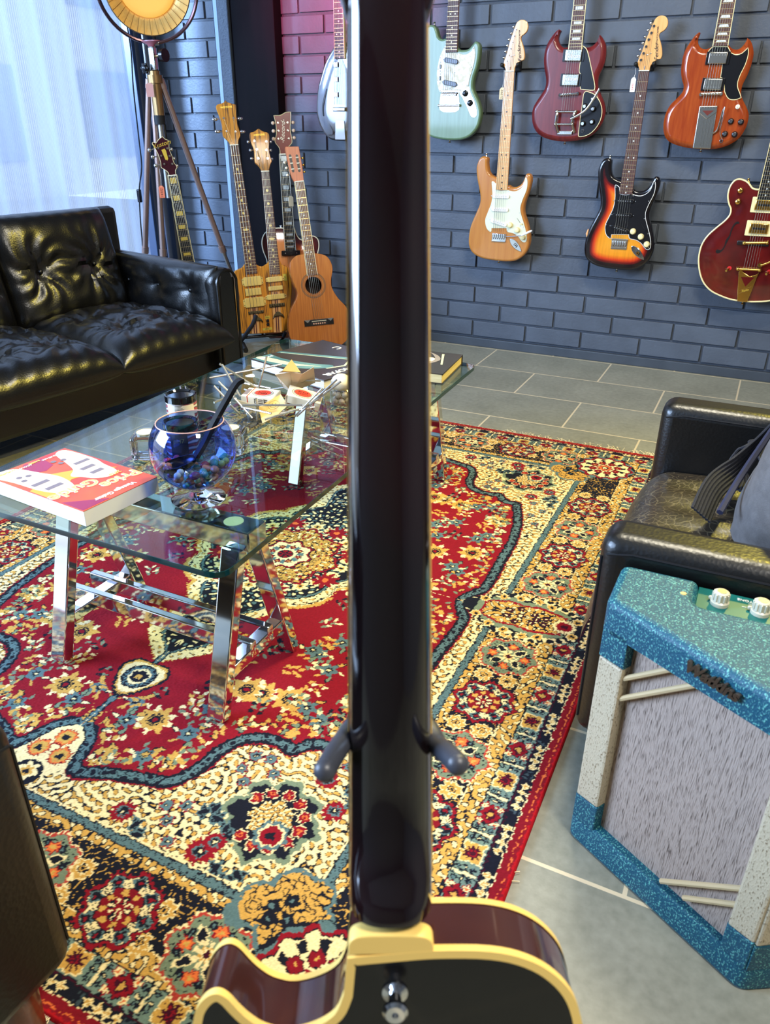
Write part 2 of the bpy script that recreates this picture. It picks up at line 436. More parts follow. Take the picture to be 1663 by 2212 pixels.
# --- shop window on the left, frame, panes; other walls and the ceiling
M['frame'] = mat('dark_blue_frame', (44, 56, 78), 0.35)
M['roomwall'] = mat('pale_wall', (92, 92, 92), 0.8)
M['ceil'] = mat('white_ceiling', (150, 150, 148), 0.85)
def pane(name, tint, gloss=1.0, ior=1.5, rough=0.0, fac_gain=1.0):
    m = bpy.data.materials.new(name); m.use_nodes = True; N = m.node_tree.nodes; L = m.node_tree.links
    N.remove(N['Principled BSDF']); t = N.new('ShaderNodeBsdfTransparent'); t.inputs[0].default_value = lin(tint)
    g = N.new('ShaderNodeBsdfGlossy'); g.inputs['Roughness'].default_value = rough; g.inputs[0].default_value = (gloss, gloss, gloss, 1)
    f = N.new('ShaderNodeLayerWeight'); f.inputs['Blend'].default_value = 0.5
    pw = N.new('ShaderNodeMath'); pw.operation = 'POWER'; pw.inputs[1].default_value = 5.0; L.new(f.outputs['Facing'], pw.inputs[0])
    r0 = ((ior - 1) / (ior + 1)) ** 2
    ma = N.new('ShaderNodeMath'); ma.operation = 'MULTIPLY_ADD'; ma.inputs[1].default_value = 1 - r0; ma.inputs[2].default_value = r0; L.new(pw.outputs[0], ma.inputs[0])
    mm = N.new('ShaderNodeMath'); mm.operation = 'MULTIPLY'; mm.inputs[1].default_value = fac_gain; mm.use_clamp = True
    L.new(ma.outputs[0], mm.inputs[0])
    x = N.new('ShaderNodeMixShader'); L.new(mm.outputs[0], x.inputs[0]); L.new(t.outputs[0], x.inputs[1]); L.new(g.outputs[0], x.inputs[2])
    L.new(x.outputs[0], N['Material Output'].inputs[0])
    return m
M['pane'] = pane('clear_pane', (240, 246, 250))
w1 = thing('window_1', 'tall shop window with dark blue frame beside the brick wall', 'window', loc=(-3.27, 2.2, 0)); w1['kind'] = 'structure'
b = MB()
for y, wd in ((1.57, 0.04), (1.49, 0.03), (1.43, 0.025)): b.box((0, y, 1.25), (0.07, wd, 2.5), 0, 0.004)
b.box((0, 0.1, 0.05), (0.08, 3.0, 0.1), 0, 0.004); b.box((0, 0.1, 2.5), (0.08, 3.0, 0.1), 0, 0.004); b.box((0, -1.37, 1.25), (0.08, 0.07, 2.5), 0, .004)
b.build('window_frame', M['frame'], w1)
b = MB(); b.box((-0.02, 0.02, 1.28), (0.008, 2.78, 2.36)); b.build('window_pane', M['pane'], w1)
b = MB(); b.box((-3.3, 0.8, 2.65), (0.1, 6.1, 0.24)); b.box((-3.3, 0.7, 1.3), (0.1, 0.2, 2.6)); b.box((-3.3, -2.1, 1.3), (0.1, 0.3, 2.6)); b.box((-3.3, 3.84, 1.3), (0.1, 0.14, 2.6))
struct(b.build('wall_left', M['roomwall']))
b = MB(); b.box((2.65, 0.8, 1.37), (0.1, 6.1, 2.76)); struct(b.build('wall_right', M['roomwall']))
b = MB(); b.box((-0.35, -2.25, 1.37), (6.0, 0.1, 2.76)); struct(b.build('wall_front', M['roomwall']))
b = MB(); b.box((-0.35, 0.8, 2.8), (6.0, 6.2, 0.06)); struct(b.build('ceiling', M['ceil']))
# pavement and a pale house front across the street, seen through the gap beside the curtain
b = MB(); b.box((-8.4, 2.0, -0.1), (10.0, 16, 0.1)); struct(b.build('ground_pavement', mat('pale_pavement', (190, 190, 188), 0.9)))
hs = thing('building', 'pale house front across the street, seen through the window gap beside the curtain', 'building', loc=(-11, 9, -0.05))
b = MB(); b.box((0, 0, 2.6), (0.5, 14, 5.2)); b.build('wall', mat('pale_render', (214, 212, 206), 0.9), hs)
for y in (-5, -2.6, -0.2, 2.2, 4.6):
    for z in (1.2, 3.4):
        b = MB(); b.box((0.27, y, z), (0.06, 1.1, 1.3), 0, 0.01); b.build('window', mat('house_window', (158, 168, 182), 0.15), hs)
# --- sheer curtain
m = bpy.data.materials.new('sheer_fabric'); m.use_nodes = True; N = m.node_tree.nodes; L = m.node_tree.links; N.remove(N['Principled BSDF'])
t1 = N.new('ShaderNodeBsdfTransparent'); t2 = N.new('ShaderNodeBsdfTranslucent'); t3 = N.new('ShaderNodeBsdfDiffuse')
t2.inputs[0].default_value = lin((118, 128, 148)); t3.inputs[0].default_value = lin((232, 238, 248))
tc = N.new('ShaderNodeTexCoord'); wv = N.new('ShaderNodeTexWave'); wv.wave_type = 'BANDS'; wv.bands_direction = 'Y'
wv.inputs['Scale'].default_value = 38; wv.inputs['Distortion'].default_value = 0.6; L.new(tc.outputs['Object'], wv.inputs['Vector'])
mr = N.new('ShaderNodeMapRange'); mr.inputs[3].default_value = 0.12; mr.inputs[4].default_value = 0.40; L.new(wv.outputs['Fac'], mr.inputs[0])
a1 = N.new('ShaderNodeMixShader'); a1.inputs[0].default_value = 0.5; L.new(t2.outputs[0], a1.inputs[1]); L.new(t3.outputs[0], a1.inputs[2])
a2 = N.new('ShaderNodeMixShader'); L.new(mr.outputs[0], a2.inputs[0]); L.new(a1.outputs[0], a2.inputs[1]); L.new(t1.outputs[0], a2.inputs[2])
L.new(a2.outputs[0], N['Material Output'].inputs[0]); M['sheer'] = m
ct = thing('curtain', 'white sheer floor-length curtain hanging in front of the shop window', 'curtain', loc=(-3.19, 0, 0))
b = MB(); ny = 150; vs = []; fs = []
for i in range(ny + 1):
    y = 0.82 + (3.52 - 0.82) * i / ny
    xo = 0.016 * math.sin(y * 16) + 0.010 * math.sin(y * 37 + 1) + 0.006 * math.sin(y * 71)
    for k, z in enumerate((0.02, 0.8, 1.6, 2.56)): vs.append((xo * (1 - 0.15 * k) + 0.02 * (y > 3.3) * (y - 3.3), y, z))
for i in range(ny):
    for k in range(3): fs.append([4 * i + k, 4 * i + k + 1, 4 * i + 5 + k, 4 * i + 4 + k])
b.add(vs, fs); b.build('sheer_panel', M['sheer'], ct)
b = MB(); b.cyl((0, 0.8, 2.575), (0, 3.6, 2.575), 0.012); b.build('curtain_rail', M['steel'], ct)

# ================================================================== RUG
RX0, RX1, RY0, RY1 = -1.877, -0.163, 0.335, 2.648
HX, HY = (RX1 - RX0) / 2, (RY1 - RY0) / 2
def make_rug():
    st = 0.0021
    nx, ny = int(HX / st) + 1, int(HY / st) + 1
    rs = np.random.RandomState(5)
    a1 = np.linspace(0, HX, nx); b1 = np.linspace(0, HY, ny)
    A, B = np.meshgrid(a1, b1, indexing='ij')
    def bandnoise(wl, bw=0.35, seed=0):
        r = np.random.RandomState(seed); n = r.randn(nx, ny)
        fx = np.fft.fftfreq(nx, st)[:, None]; fy = np.fft.fftfreq(ny, st)[None, :]
        f = np.sqrt(fx * fx + fy * fy); f0 = 1.0 / wl
        g = np.fft.ifft2(np.fft.fft2(n) * np.exp(-((f - f0) / (bw * f0)) ** 2)).real
        return g / g.std()
    def lownoise(wl, seed):
        r = np.random.RandomState(seed); n = r.randn(nx, ny)
        fx = np.fft.fftfreq(nx, st)[:, None]; fy = np.fft.fftfreq(ny, st)[None, :]
        g = np.fft.ifft2(np.fft.fft2(n) * np.exp(-(fx * fx + fy * fy) * wl * wl)).real
        return g / g.std()
    a = A + 0.0013 * lownoise(.008, 1); b = B + 0.0013 * lownoise(.008, 2)
    C = lambda *c: np.array(lin(c)[:3]) * .86
    RED, NAVY, CRM, GOLD, SLATE, GREEN, MAR, ORG = C(138, 18, 34), C(22, 24, 36), C(240, 218, 164), C(206, 158, 78), C(88, 114, 118), C(118, 132, 108), C(64, 14, 34), C(226, 112, 58)
    DRED = C(128, 18, 32)
    img = np.zeros((nx, ny, 3)); img[:] = RED
    def put(mask, col): img[mask] = col
    scroll = bandnoise(.021, .28, 3); scroll2 = bandnoise(.016, .3, 4); fine = bandnoise(.009, .4, 6)
    def vine(mask, ground, fill):
        put(mask, ground); put(mask & (scroll2 > .55), fill)
        put(mask & (np.abs(scroll2 - .5) < .40), NAVY)
    def polar(ca, cb, sa=1.0, sb=1.0):
        da = (a - ca) / sa; db = (b - cb) / sb
        return np.hypot(da, db), np.arctan2(db, da)
    def rosette(ca, cb, r, pet, cols, rad=(1, .78, .45, .22), depth=.16, ph=0.0, clip=None):
        i0, i1 = max(0, int((ca - r * 1.4) / st)), min(nx, int((ca + r * 1.4) / st) + 2)
        j0, j1 = max(0, int((cb - r * 1.4) / st)), min(ny, int((cb + r * 1.4) / st) + 2)
        if i1 <= i0 or j1 <= j0: return
        s = (slice(i0, i1), slice(j0, j1))
        da, db = a[s] - ca, b[s] - cb; rr = np.hypot(da, db); th = np.arctan2(db, da)
        w = 1 + depth * np.cos(pet * th + ph)
        for q, col in zip(rad, cols):
            mk = rr < r * q * (w if q > .3 else 1)
            if clip is not None: mk &= clip[s]
            img[s][mk] = col
    def leaf(ca, cb, ang, l, w, col, out=None, clip=None):
        i0, i1 = max(0, int((ca - l) / st)), min(nx, int((ca + l) / st) + 2)
        j0, j1 = max(0, int((cb - l) / st)), min(ny, int((cb + l) / st) + 2)
        if i1 <= i0 or j1 <= j0: return
        s = (slice(i0, i1), slice(j0, j1)); da, db = a[s] - ca, b[s] - cb
        u = da * math.cos(ang) + db * math.sin(ang); v = -da * math.sin(ang) + db * math.cos(ang)
        for f, c in ((1.35, out), (1.0, col)):
            if c is None: continue
            mk = (np.abs(u) < l / 2 * f) & (np.abs(v) < w / 2 * f * np.clip(1 - (2 * u / (l * f)) ** 2, 0, 1))
            if clip is not None: mk &= clip[s]
            img[s][mk] = c
    # ---- distance from the rug's rim (same profile on all sides)
    d = np.minimum(HX - a, HY - b)
    along = np.where(HX - a < HY - b, b, a)
    # cream corner field inside the slate line, then the red field cut out of it
    inner = d > 0.262
    vine(inner, CRM, GOLD)
    # red field boundary, quadrant outline (a, b)
    bd = [(0.0, .735), (.012, .742), (.034, .762), (.045, .79), (.058, .826), (.085, .838), (.118, .826), (.155, .812), (.21, .796), (.25, .785), (.27, .765), (.288, .725),
          (.296, .675), (.312, .64), (.345, .618), (.385, .617), (.41, .622), (.438, .59), (.468, .585), (.485, .578), (.493, .555), (.515, .49), (.528, .447), (.536, .40), (.545, .345), (.55, .229), (.556, .127), (.553, .06), (.54, .042), (.527, .018), (.522, 0)]
    bp = np.array(smooth(bd, 6, False)); poly = np.vstack([[0, 0], bp])
    inside = np.zeros(A.shape, bool); x, y = a, b
    n = len(poly); j = n - 1
    for i in range(n):
        xi, yi = poly[i]; xj, yj = poly[j]
        cnd = ((yi > y) != (yj > y)) & (x < (xj - xi) * (y - yi) / (yj - yi + 1e-12) + xi)
        inside ^= cnd; j = i
    dist = np.full(A.shape, 9.0)
    for i in range(0, len(bp) - 1):
        p0, p1 = bp[i], bp[i + 1]; e = p1 - p0; l2 = (e * e).sum() + 1e-12
        t = np.clip(((x - p0[0]) * e[0] + (y - p0[1]) * e[1]) / l2, 0, 1)
        dist = np.minimum(dist, np.hypot(x - p0[0] - t * e[0], y - p0[1] - t * e[1]))
    field = inside & (b < HY - .262) & (a < HX - .262)
    put((dist < .006) & ~inside & inner, RED); put((dist < .003) & ~inside & inner, NAVY)
    put(field, RED)
    put(field & (dist < .026), NAVY)
    put(field & (dist < .021) & (dist > .004) & (scroll > -.75), SLATE)
    put(field & (dist < .021) & (dist > .004) & (np.abs(scroll - .6) < .22), NAVY)
    sprig = field & (dist > .03)
    # ---- cream corner ornaments
    cor = inner & ~inside
    def blossom(ca, cb, r, ang=0):
        rosette(ca, cb, r, 14, (RED, SLATE, NAVY, CRM), (1, .55, .4, .15), .14, ang, cor)
    # big dark palmette in the corner
    i_r, i_t = polar(.457, .762); w = 1 + .10 * np.cos(8 * i_t + .5) + .05 * np.cos(17 * i_t)
    put(cor & (i_r < .088 * w), CRM); put(cor & (i_r < .084 * w), GREEN); put(cor & (i_r < .074 * w), NAVY)
    put(cor & (i_r < .036 * w) & (fine > .1), GOLD); put(cor & (i_r < .04 * w) & (fine < -.5), CRM)
    for k in range(10):
        t = -2.3 + k * 5.2 / 10 - .3; rosette(.457 + .056 * math.cos(t), .762 + .056 * math.sin(t), .0125, 6, (CRM, RED, ORG, RED), (1, .85, .4, .2), .1, 0, cor)
    rosette(.475, .79, .024, 8, (SLATE, CRM, RED, NAVY), (1.2, .95, .8, .35), .08, 0, cor)
    for q in ((.221, .858, .021), (.39, .864, .024), (.545, .70, .02), (.50, .645, .02), (.40, .84, .018)): blossom(*q)
    for q in ((.301, .841), (.331, .873), (.352, .653), (.381, .647), (.407, .675), (.347, .689), (.368, .713), (.28, .815), (.31, .80), (.52, .60), (.56, .56), (.535, .52), (.56, .47)):
        rosette(q[0], q[1], .0125, 6, (RED, SLATE, NAVY, CRM), (1, .8, .35, .15), .14, 0, cor)
    for q in ((.36, .785, .4), (.345, .80, 1.2), (.375, .80, 2.0), (.40, .81, .2), (.26, .87, .8), (.275, .885, 1.8), (.43, .88, .6), (.45, .895, 1.5), (.47, .875, 2.4), (.55, .65, 1), (.565, .67, 2), (.575, .64, .4), (.57, .61, 1.4)):
        leaf(q[0], q[1], q[2], .03, .013, NAVY, SLATE, cor); leaf(q[0], q[1], q[2] + 1.2, .024, .011, NAVY, SLATE, cor)
    # trefoil on the short axis
    tre = (np.hypot(a - 0, (b - .80)) < .068) & ~inside & cor
    put(tre, CRM)
    for q in ((0, .772), (.026, .812), (-.026, .812)): rosette(q[0], q[1], .021, 16, (RED, ORG, GOLD, NAVY), (1.05, .9, .7, .35), .1, 0, cor)
    put(cor & (np.hypot(a, b - .87) < .032), NAVY)
    rosette(0, .865, .02, 6, (CRM, GOLD, NAVY), (1, .6, .3), .15, 0, cor)
    # ---- border bands
    def band(d0, d1): return (d >= d0) & (d < d1)
    put(band(0, .0245), DRED); put(band(.011, .0125), ORG); put(band(0, .006), C(176, 20, 30))
    put(band(.0245, .0262), CRM)
    put(band(.026, .046), NAVY); put(band(.028, .044) & (np.mod(along + .01, .0415 * 2) > .06) & (fine > .2), C(60, 74, 82))
    put(band(.046, .0485), MAR); put(band(.0485, .050), NAVY)
    put(band(.0500, .0925), C(112, 134, 124))
    put(band(.0905, .0935), NAVY)
    vine(band(.0935, .128), GOLD, CRM); vine(band(.0935, .128) & (np.abs(np.mod(along, .0813) - .04) < .005), GOLD, GOLD)
    put(band(.126, .129), CRM); put(band(.128, .227), NAVY)
    put(band(.128, .227) & (np.abs(scroll) < .13), GOLD)
    vine(band(.227, .2435), GOLD, CRM)
    put(band(.2435, .262), NAVY); put(band(.246, .2595), SLATE); put(band(.246, .2595) & (np.abs(fine) < .22), NAVY)
    put(band(.262, .266), CRM)
    bdm = d < .262
    side_a = (HX - a < HY - b)          # long side
    # small flowers in the black guard, blocks in the slate band, medallions in the main band
    def each(step, off, lim, fn):
        k = 0
        while off + k * step < lim: fn(off + k * step, k); k += 1
    def guard(cf, long):
        def f(s, k):
            if k % 6 >= 4: return
            p = (HX - .036, s) if long else (s, HY - .036)
            rosette(p[0], p[1], .0066, 4, (CRM, GOLD, CRM), (1, .6, .3), .25, 0, bdm)
        return f
    each(.0166, .006, HY - .03, guard(0, True)); each(.0166, .006, HX - .03, guard(0, False))
    def block(long):
        def f(s, k):
            ca, cb = (HX - .0715, s) if long else (s, HY - .0715)
            u = a - ca if long else b - cb; v = b - cb if long else a - ca
            m0 = bdm & (np.abs(u) < .0195)
            put(m0 & (np.abs(np.abs(v) - .0415) < .0022), CRM); put(m0 & (np.abs(np.abs(v) - .0375) < .0012), NAVY)
            for du in (-.012, .0, .012):
                for dv in (-.031, .031): rosette(ca + (du if long else dv), cb + (dv if long else du), .0046, 4, (NAVY, NAVY, SLATE if du else CRM), (1, .7, .4), .15, 0, bdm)
            if k % 2 == 0:
                put(m0 & (np.abs(v) < .021) & (np.abs(u) < .0185), CRM); put(m0 & (np.abs(v) < .019) & (np.abs(u) < .0165), GOLD)
                rosette(ca, cb, .0125, 10, (MAR, RED, MAR), (1, .5, .3), .3, 0, bdm)
            else:
                dm = np.abs(u) / .0185 + np.abs(v) / .0225
                put(m0 & (dm < 1.12), NAVY); put(m0 & (dm < 1), RED); put(m0 & (dm < .6), MAR)
                rosette(ca, cb, .0058, 4, (GOLD, GOLD), (1, .5), .1, 0, bdm)
                for du in (-.014, .014):
                    for dv in (-.017, .017): rosette(ca + (du if long else dv), cb + (dv if long else du), .0075, 5, (RED, CRM, ORG), (1, .72, .3), .25, 0, bdm)
        return f
    each(.0838, .0838 * 0 + .004, HY - .09, block(True)); each(.0838, .01, HX - .09, block(False))
    def star(ca, cb, red, R=.058):
        r, t = polar(ca, cb); w = 1 + .085 * np.cos(8 * t)
        zig = 1 + .035 * np.cos(40 * t)
        sel = bdm & (r < R * 1.3)
        if red:
            put(sel & (r < R * 1.10 * w), NAVY); put(sel & (r < R * 1.06 * w * zig), RED); put(sel & (r < R * .95 * w), NAVY); put(sel & (r < R * .92 * w), CRM)
            put(sel & (r < R * .92 * w) & (r > R * .62) & (np.abs(fine) < .33), NAVY)
            for k in range(8):
                tt = k * PI / 4; rosette(ca + R * .80 * math.cos(tt), cb + R * .80 * math.sin(tt), R * .17, 4, (SLATE, NAVY, RED), (1.1, .8, .35), .2, 0, bdm)
            put(sel & (r < R * .62 * (1 + .05 * np.cos(8 * t))), NAVY); put(sel & (r < R * .58 * (1 + .05 * np.cos(8 * t))), DRED)
            for k in range(8):
                tt = PI / 8 + k * PI / 4; rosette(ca + R * .45 * math.cos(tt), cb + R * .45 * math.sin(tt), R * .095, 5, (GOLD, GOLD), (1, .5), .1, 0, bdm)
            put(sel & (r < R * .33) & (np.cos(4 * t) > .1), NAVY); put(sel & (r < R * .30) & (np.cos(8 * t) > .35), CRM)
            put(sel & (r < R * .11), RED); put(sel & (r < R * .05), CRM)
        else:
            put(sel & (r < R * 1.12 * w), CRM); put(sel & (r < R * 1.08 * w * zig), C(176, 60, 50)); put(sel & (r < R * 1.0 * w), GREEN)
            put(sel & (r < R * .95 * w) & (r > R * .55) & (fine > 1.15), NAVY)
            for k in range(8):
                tt = PI / 8 + k * PI / 4; rosette(ca + R * .74 * math.cos(tt), cb + R * .74 * math.sin(tt), R * .12, 5, (NAVY, NAVY, SLATE), (1, .7, .3), .25, 0, bdm)
            for k in range(4):
                tt = k * PI / 2; rosette(ca + R * .62 * math.cos(tt), cb + R * .62 * math.sin(tt), R * .20, 7, (RED, ORG, GOLD), (1, .8, .35), .2, tt, bdm)
                tt += PI / 4; leaf(ca + R * .5 * math.cos(tt), cb + R * .5 * math.sin(tt), tt, R * .5, R * .24, NAVY, CRM, bdm)
            put(sel & (r < R * .36) & (np.cos(8 * t) > -.1), CRM); put(sel & (r < R * .2) & (np.cos(8 * t + 3) > 0), GOLD)
            put(sel & (r < R * .1), MAR)
    def spacer(long):
        def f(s, k):
            for o in (-.027, .027):
                p = (HX - .1775 + o, s) if long else (s, HY - .1575 + o)
                rosette(p[0], p[1], .0195, 8, (CRM, GOLD, CRM, NAVY), (1, .85, .5, .28), .14, 0, bdm); rosette(p[0], p[1], .010, 4, (NAVY, GOLD, NAVY), (.8, .6, .3), .1, 0, bdm)
        return f
    cA, cB = HX - .1745, HY - .158
    for k in range(0, 5):
        s = .0813 + k * .1625
        spacer(True)(s, k)
        if s < HX - .33: spacer(False)(s, k)
    for k in range(1, 5): star(cA, .1625 * k, k % 2 == 0)
    for k, s in enumerate((.172, .345, .505)): star(s, cB, k % 2 == 1)
    # lobed gold corner with its black-ringed rosette
    gl = np.zeros(A.shape, bool)
    for q, rr in (((.60, .915), .062), ((.53, .90), .04), ((.565, .862), .042), ((.60, .85), .03), ((.51, .925), .025)): gl |= np.hypot(a - q[0], b - q[1]) < rr
    gl &= d > .12
    put(gl, SLATE)
    g2 = np.zeros(A.shape, bool)
    for q, rr in (((.60, .915), .054), ((.53, .90), .033), ((.565, .862), .035), ((.60, .85), .023)): g2 |= np.hypot(a - q[0], b - q[1]) < rr
    vine(g2 & (d > .12), GOLD, GOLD)
    for q in ((.548, .895), (.57, .875), (.58, .905), (.555, .915)): rosette(q[0], q[1], .0125, 5, (NAVY, NAVY, SLATE), (1, .6, .3), .2, 0)
    r, t = polar(.664, .973); put((r < .098) & (d > .06), NAVY); put((r < .093 * (1 + .05 * np.cos(10 * t))) & (d > .06), SLATE)
    w = 1 + .07 * np.cos(12 * t)
    put((r < .088 * w), RED); put((r < .080 * w), NAVY); put((r < .077 * w), CRM); put((r < .077 * w) & (r > .05) & (np.cos(12 * t + 3) > .2) & (r < .068), NAVY)
    for k in range(8):
        tt = k * PI / 4 + .4; rosette(.664 + .041 * math.cos(tt), .973 + .041 * math.sin(tt), .0125, 7, (NAVY, DRED, RED, GOLD), (1.1, .95, .5, .25), .1, 0)
    rosette(.664, .973, .024, 8, (RED, ORG, NAVY, CRM), (1, .8, .5, .3), .15, 0)
    # side pendant crossing the long border at mid length
    pe = (((a - .655) / .145) ** 2 + (b / .092) ** 2)
    pl = (a > .517) & (d > .05)
    prof = np.interp(a, [.515, .54, .58, .62, .655, .70, .735, .77, .80, .812], [.004, .03, .055, .078, .07, .082, .07, .056, .045, .03])
    put(pl & (b < prof * 1.18), NAVY); put(pl & (b < prof * 1.18) & (b > prof * .9) & (scroll > .5), CRM)
    put(pl & (b < prof * .92 - .004) & (a > .55) & (a < .772), GREEN); put(pl & (b < prof * .72 - .004) & (a > .565) & (a < .765), RED)
    vine(pl & (b < prof * .62 - .004) & (a > .572) & (a < .758), GOLD, CRM)
    for q in ((.63, .012), (.66, .0), (.69, .018), (.70, .0), (.72, .012), (.655, .028)): rosette(q[0], q[1], .011, 6, (NAVY, MAR, CRM), (1, .7, .3), .2, 0)
    rosette(.765, 0, .027, 14, (NAVY, CRM, RED, MAR), (1.1, 1, .68, .3), .12, 0)
    for q in ((.60, .062), (.64, .072), (.685, .076), (.72, .066), (.56, .035), (.79, .03)): rosette(q[0], q[1], .0125, 7, (CRM, GOLD, NAVY), (1, .8, .35), .15, 0)
    # ---- central medallion
    r = np.hypot(a, b); t = np.arctan2(b, a)
    lobe = np.abs(np.cos(4 * t)) ** .7
    R1 = .225 + .035 * lobe
    low = (b > .2)
    wid = np.interp(b, [.24, .27, .31, .35, .40, .43, .47, .505, .52], [.13, .115, .085, .095, .10, .10, .06, .015, 0])
    med = (r < R1) | (low & (a < wid))
    R2 = .19 + .03 * lobe; wid2 = np.interp(b, [.22, .26, .30, .34, .40, .43, .46, .48], [.10, .08, .04, .05, .062, .055, .02, 0])
    med2 = (r < R2) | (low & (a < wid2))
    zz = .006 * np.sign(np.sin(90 * (a + b))) + .003 * fine
    put(field & ((r < R1 + .006 + zz) | (low & (a < wid + .006 + zz))), GOLD)
    put(med & field, CRM)
    put(med & field & (scroll2 > .9), NAVY)
    put(med & field & (scroll2 > 1.45), GOLD)
    put(med & field & ((np.abs(r - (R1 - .006)) < .0016) & ~low), NAVY)
    e2 = (r < R2 + .008) | (low & (a < wid2 + .008)); put(e2 & field, NAVY)
    put(((r < R2 + .005) | (low & (a < wid2 + .005))) & field, SLATE); put(((r < R2) | (low & (a < wid2))) & field, NAVY)
    put(med2 & field & (scroll > .95), CRM); put(med2 & field & (scroll < -1.25), SLATE)
    for k in range(0, 7):
        tt = k * PI / 12; rosette(.172 * math.cos(tt), .172 * math.sin(tt), .0185, 6, (CRM, CRM, GOLD, NAVY), (1, .8, .5, .25), .2, 0)
    for tt in (.4, 1.17): rosette(.178 * math.cos(tt), .178 * math.sin(tt), .03, 9, (RED, RED, ORG), (1, .7, .3), .3, 0)
    R3 = .137 + .012 * np.cos(8 * t) + .004 * np.cos(24 * t)
    put(r < R3 + .009, RED); put(r < R3 + .002, NAVY); vine(r < R3, GOLD, GOLD)
    put((r < R3) & (r > .075) & (scroll > 1.2), CRM); put((r < R3) & (r > .08) & (scroll < -1.5), RED)
    w = 1 + .11 * np.cos(8 * t)
    put(r < .073 * w, NAVY); put(r < .069 * w, RED); put(r < .064 * w, CRM); put((r < .055 * w) & (r > .03) & (np.cos(8 * t + PI) > .5), SLATE)
    for k in range(8): rosette(.04 * math.cos(k * PI / 4), .04 * math.sin(k * PI / 4), .0095, 5, (NAVY, RED, GOLD), (1, .75, .3), .2, 0)
    put(r < .022, NAVY); put((r < .02) & (np.cos(6 * t) > -.2), RED)
    # small shield beyond the pendant
    r, t = polar(0, .572); w = 1 + .14 * np.cos(3 * t + PI / 2)
    put(field & (r < .058 * w), NAVY); put(field & (r < .052 * w), GOLD); put(field & (r < .047 * w), CRM); put(field & (r < .038), NAVY); put(field & (r < .034) & (fine > -.3), SLATE)
    put(field & (r < .024), CRM); put(field & (r < .019), NAVY); put(field & (r < .008), GOLD)
    # ---- sprays and flowers on the red ground
    free = sprig & ~med & (np.hypot(a, b - .572) > .066)
    def spray(ca, cb, ang, cols=(GOLD, CRM), nl=9, ln=.075):
        for k in range(nl):
            q = k / (nl - 1); bx = ca + ln * q * math.cos(ang) + .010 * math.sin(9 * q) * -math.sin(ang); by = cb + ln * q * math.sin(ang) + .010 * math.sin(9 * q) * math.cos(ang)
            for sgn in (-1, 1): leaf(bx + sgn * .010 * -math.sin(ang), by + sgn * .010 * math.cos(ang), ang + sgn * .75, .017, .0085, cols[k % len(cols)], None, free)
    def big(ca, cb, r=.030):
        for k in range(9): leaf(ca + r * math.cos(k * PI / 4.5), cb + r * math.sin(k * PI / 4.5), k * PI / 4.5, r * 1.15, r * .55, GOLD if k % 2 else CRM, None, free)
        rosette(ca, cb, r, 10, (GOLD, NAVY, GOLD, NAVY, RED), (1, .62, .5, .42, .2), .1, 0, free)
    for q in ((.455, .23), (.263, .503), (.325, .492), (.228, .507), (.40, .02), (.36, .193), (.12, .66), (.46, .44)): big(*q, r=.027)
    for q in ((.46, .34), (.44, .31), (.304, .337), (.286, .333), (.203, .662), (.07, .685), (.454, .121), (.43, .14), (.351, .378), (.20, .585), (.165, .745), (.41, .52), (.37, .50), (.31, .06), (.33, .28), (.05, .635)):
        rosette(q[0], q[1], .017, 6, (SLATE, SLATE, NAVY, CRM), (1.1, .8, .45, .2), .2, 0, free)
        for k in range(6): leaf(q[0] + .03 * math.cos(k * 1.05), q[1] + .03 * math.sin(k * 1.05), k * 1.05 + .5, .019, .009, (CRM, GREEN, GOLD)[k % 3], NAVY if k % 2 else None, free)
    # garland following the field's rim
    acc = 0
    for i in range(1, len(bp) - 1):
        acc += float(np.hypot(*(bp[i] - bp[i - 1])))
        if acc < .0125: continue
        acc = 0; tg = bp[i + 1] - bp[i - 1]; tg = tg / (np.hypot(*tg) + 1e-9); nn = np.array([tg[1], -tg[0]])
        ctr = bp[i] * .5
        if np.dot(nn, bp[i]) > 0: nn = -nn
        for q in range(3):
            off = rs.uniform(.037, .075); ps = bp[i] + nn * off + tg * rs.uniform(-.008, .008)
            leaf(ps[0], ps[1], rs.uniform(0, 6.3), .017, .009, (GOLD, CRM, GREEN, GOLD)[rs.randint(4)], NAVY if rs.rand() < .25 else None, free)
    for k in range(80):
        ca, cb = rs.uniform(0, .53), rs.uniform(0, .80); i, j = int(ca / st), int(cb / st)
        if i >= nx or j >= ny or not free[i, j]: continue
        if np.linalg.norm(img[i, j] - RED) > .02: continue
        spray(ca, cb, rs.uniform(0, 6.3), ((GOLD, CRM), (GREEN, CRM), (NAVY, GREEN), (GOLD, GOLD))[rs.randint(4)], 4, .034)
    return a1, b1, img
a1, b1, quad = make_rug()
full = np.concatenate([quad[::-1], quad[1:]], 0); full = np.concatenate([full[:, ::-1], full[:, 1:]], 1)
gx = np.concatenate([-a1[::-1], a1[1:]]); gy = np.concatenate([-b1[::-1], b1[1:]])
rs = np.random.RandomState(8)
nxx, nyy = len(gx), len(gy)
full = np.clip(full * (0.86 + 0.28 * rs.rand(nxx, nyy, 1)), 0, 1)
Zr = 0.009 + 0.0011 * rs.rand(nxx, nyy)
XX, YY = np.meshgrid(gx, gy, indexing='ij')
edge = np.minimum(HX - np.abs(XX), HY - np.abs(YY)); Zr = np.where(edge < .0015, 0.001, Zr)
co = np.stack([XX, YY, Zr], -1).reshape(-1, 3).astype(np.float32)
idx = np.arange(nxx * nyy).reshape(nxx, nyy)
fq = np.stack([idx[:-1, :-1], idx[1:, :-1], idx[1:, 1:], idx[:-1, 1:]], -1).reshape(-1, 4).astype(np.int32)
me = bpy.data.meshes.new('rug_pile'); me.vertices.add(len(co)); me.vertices.foreach_set('co', co.ravel())
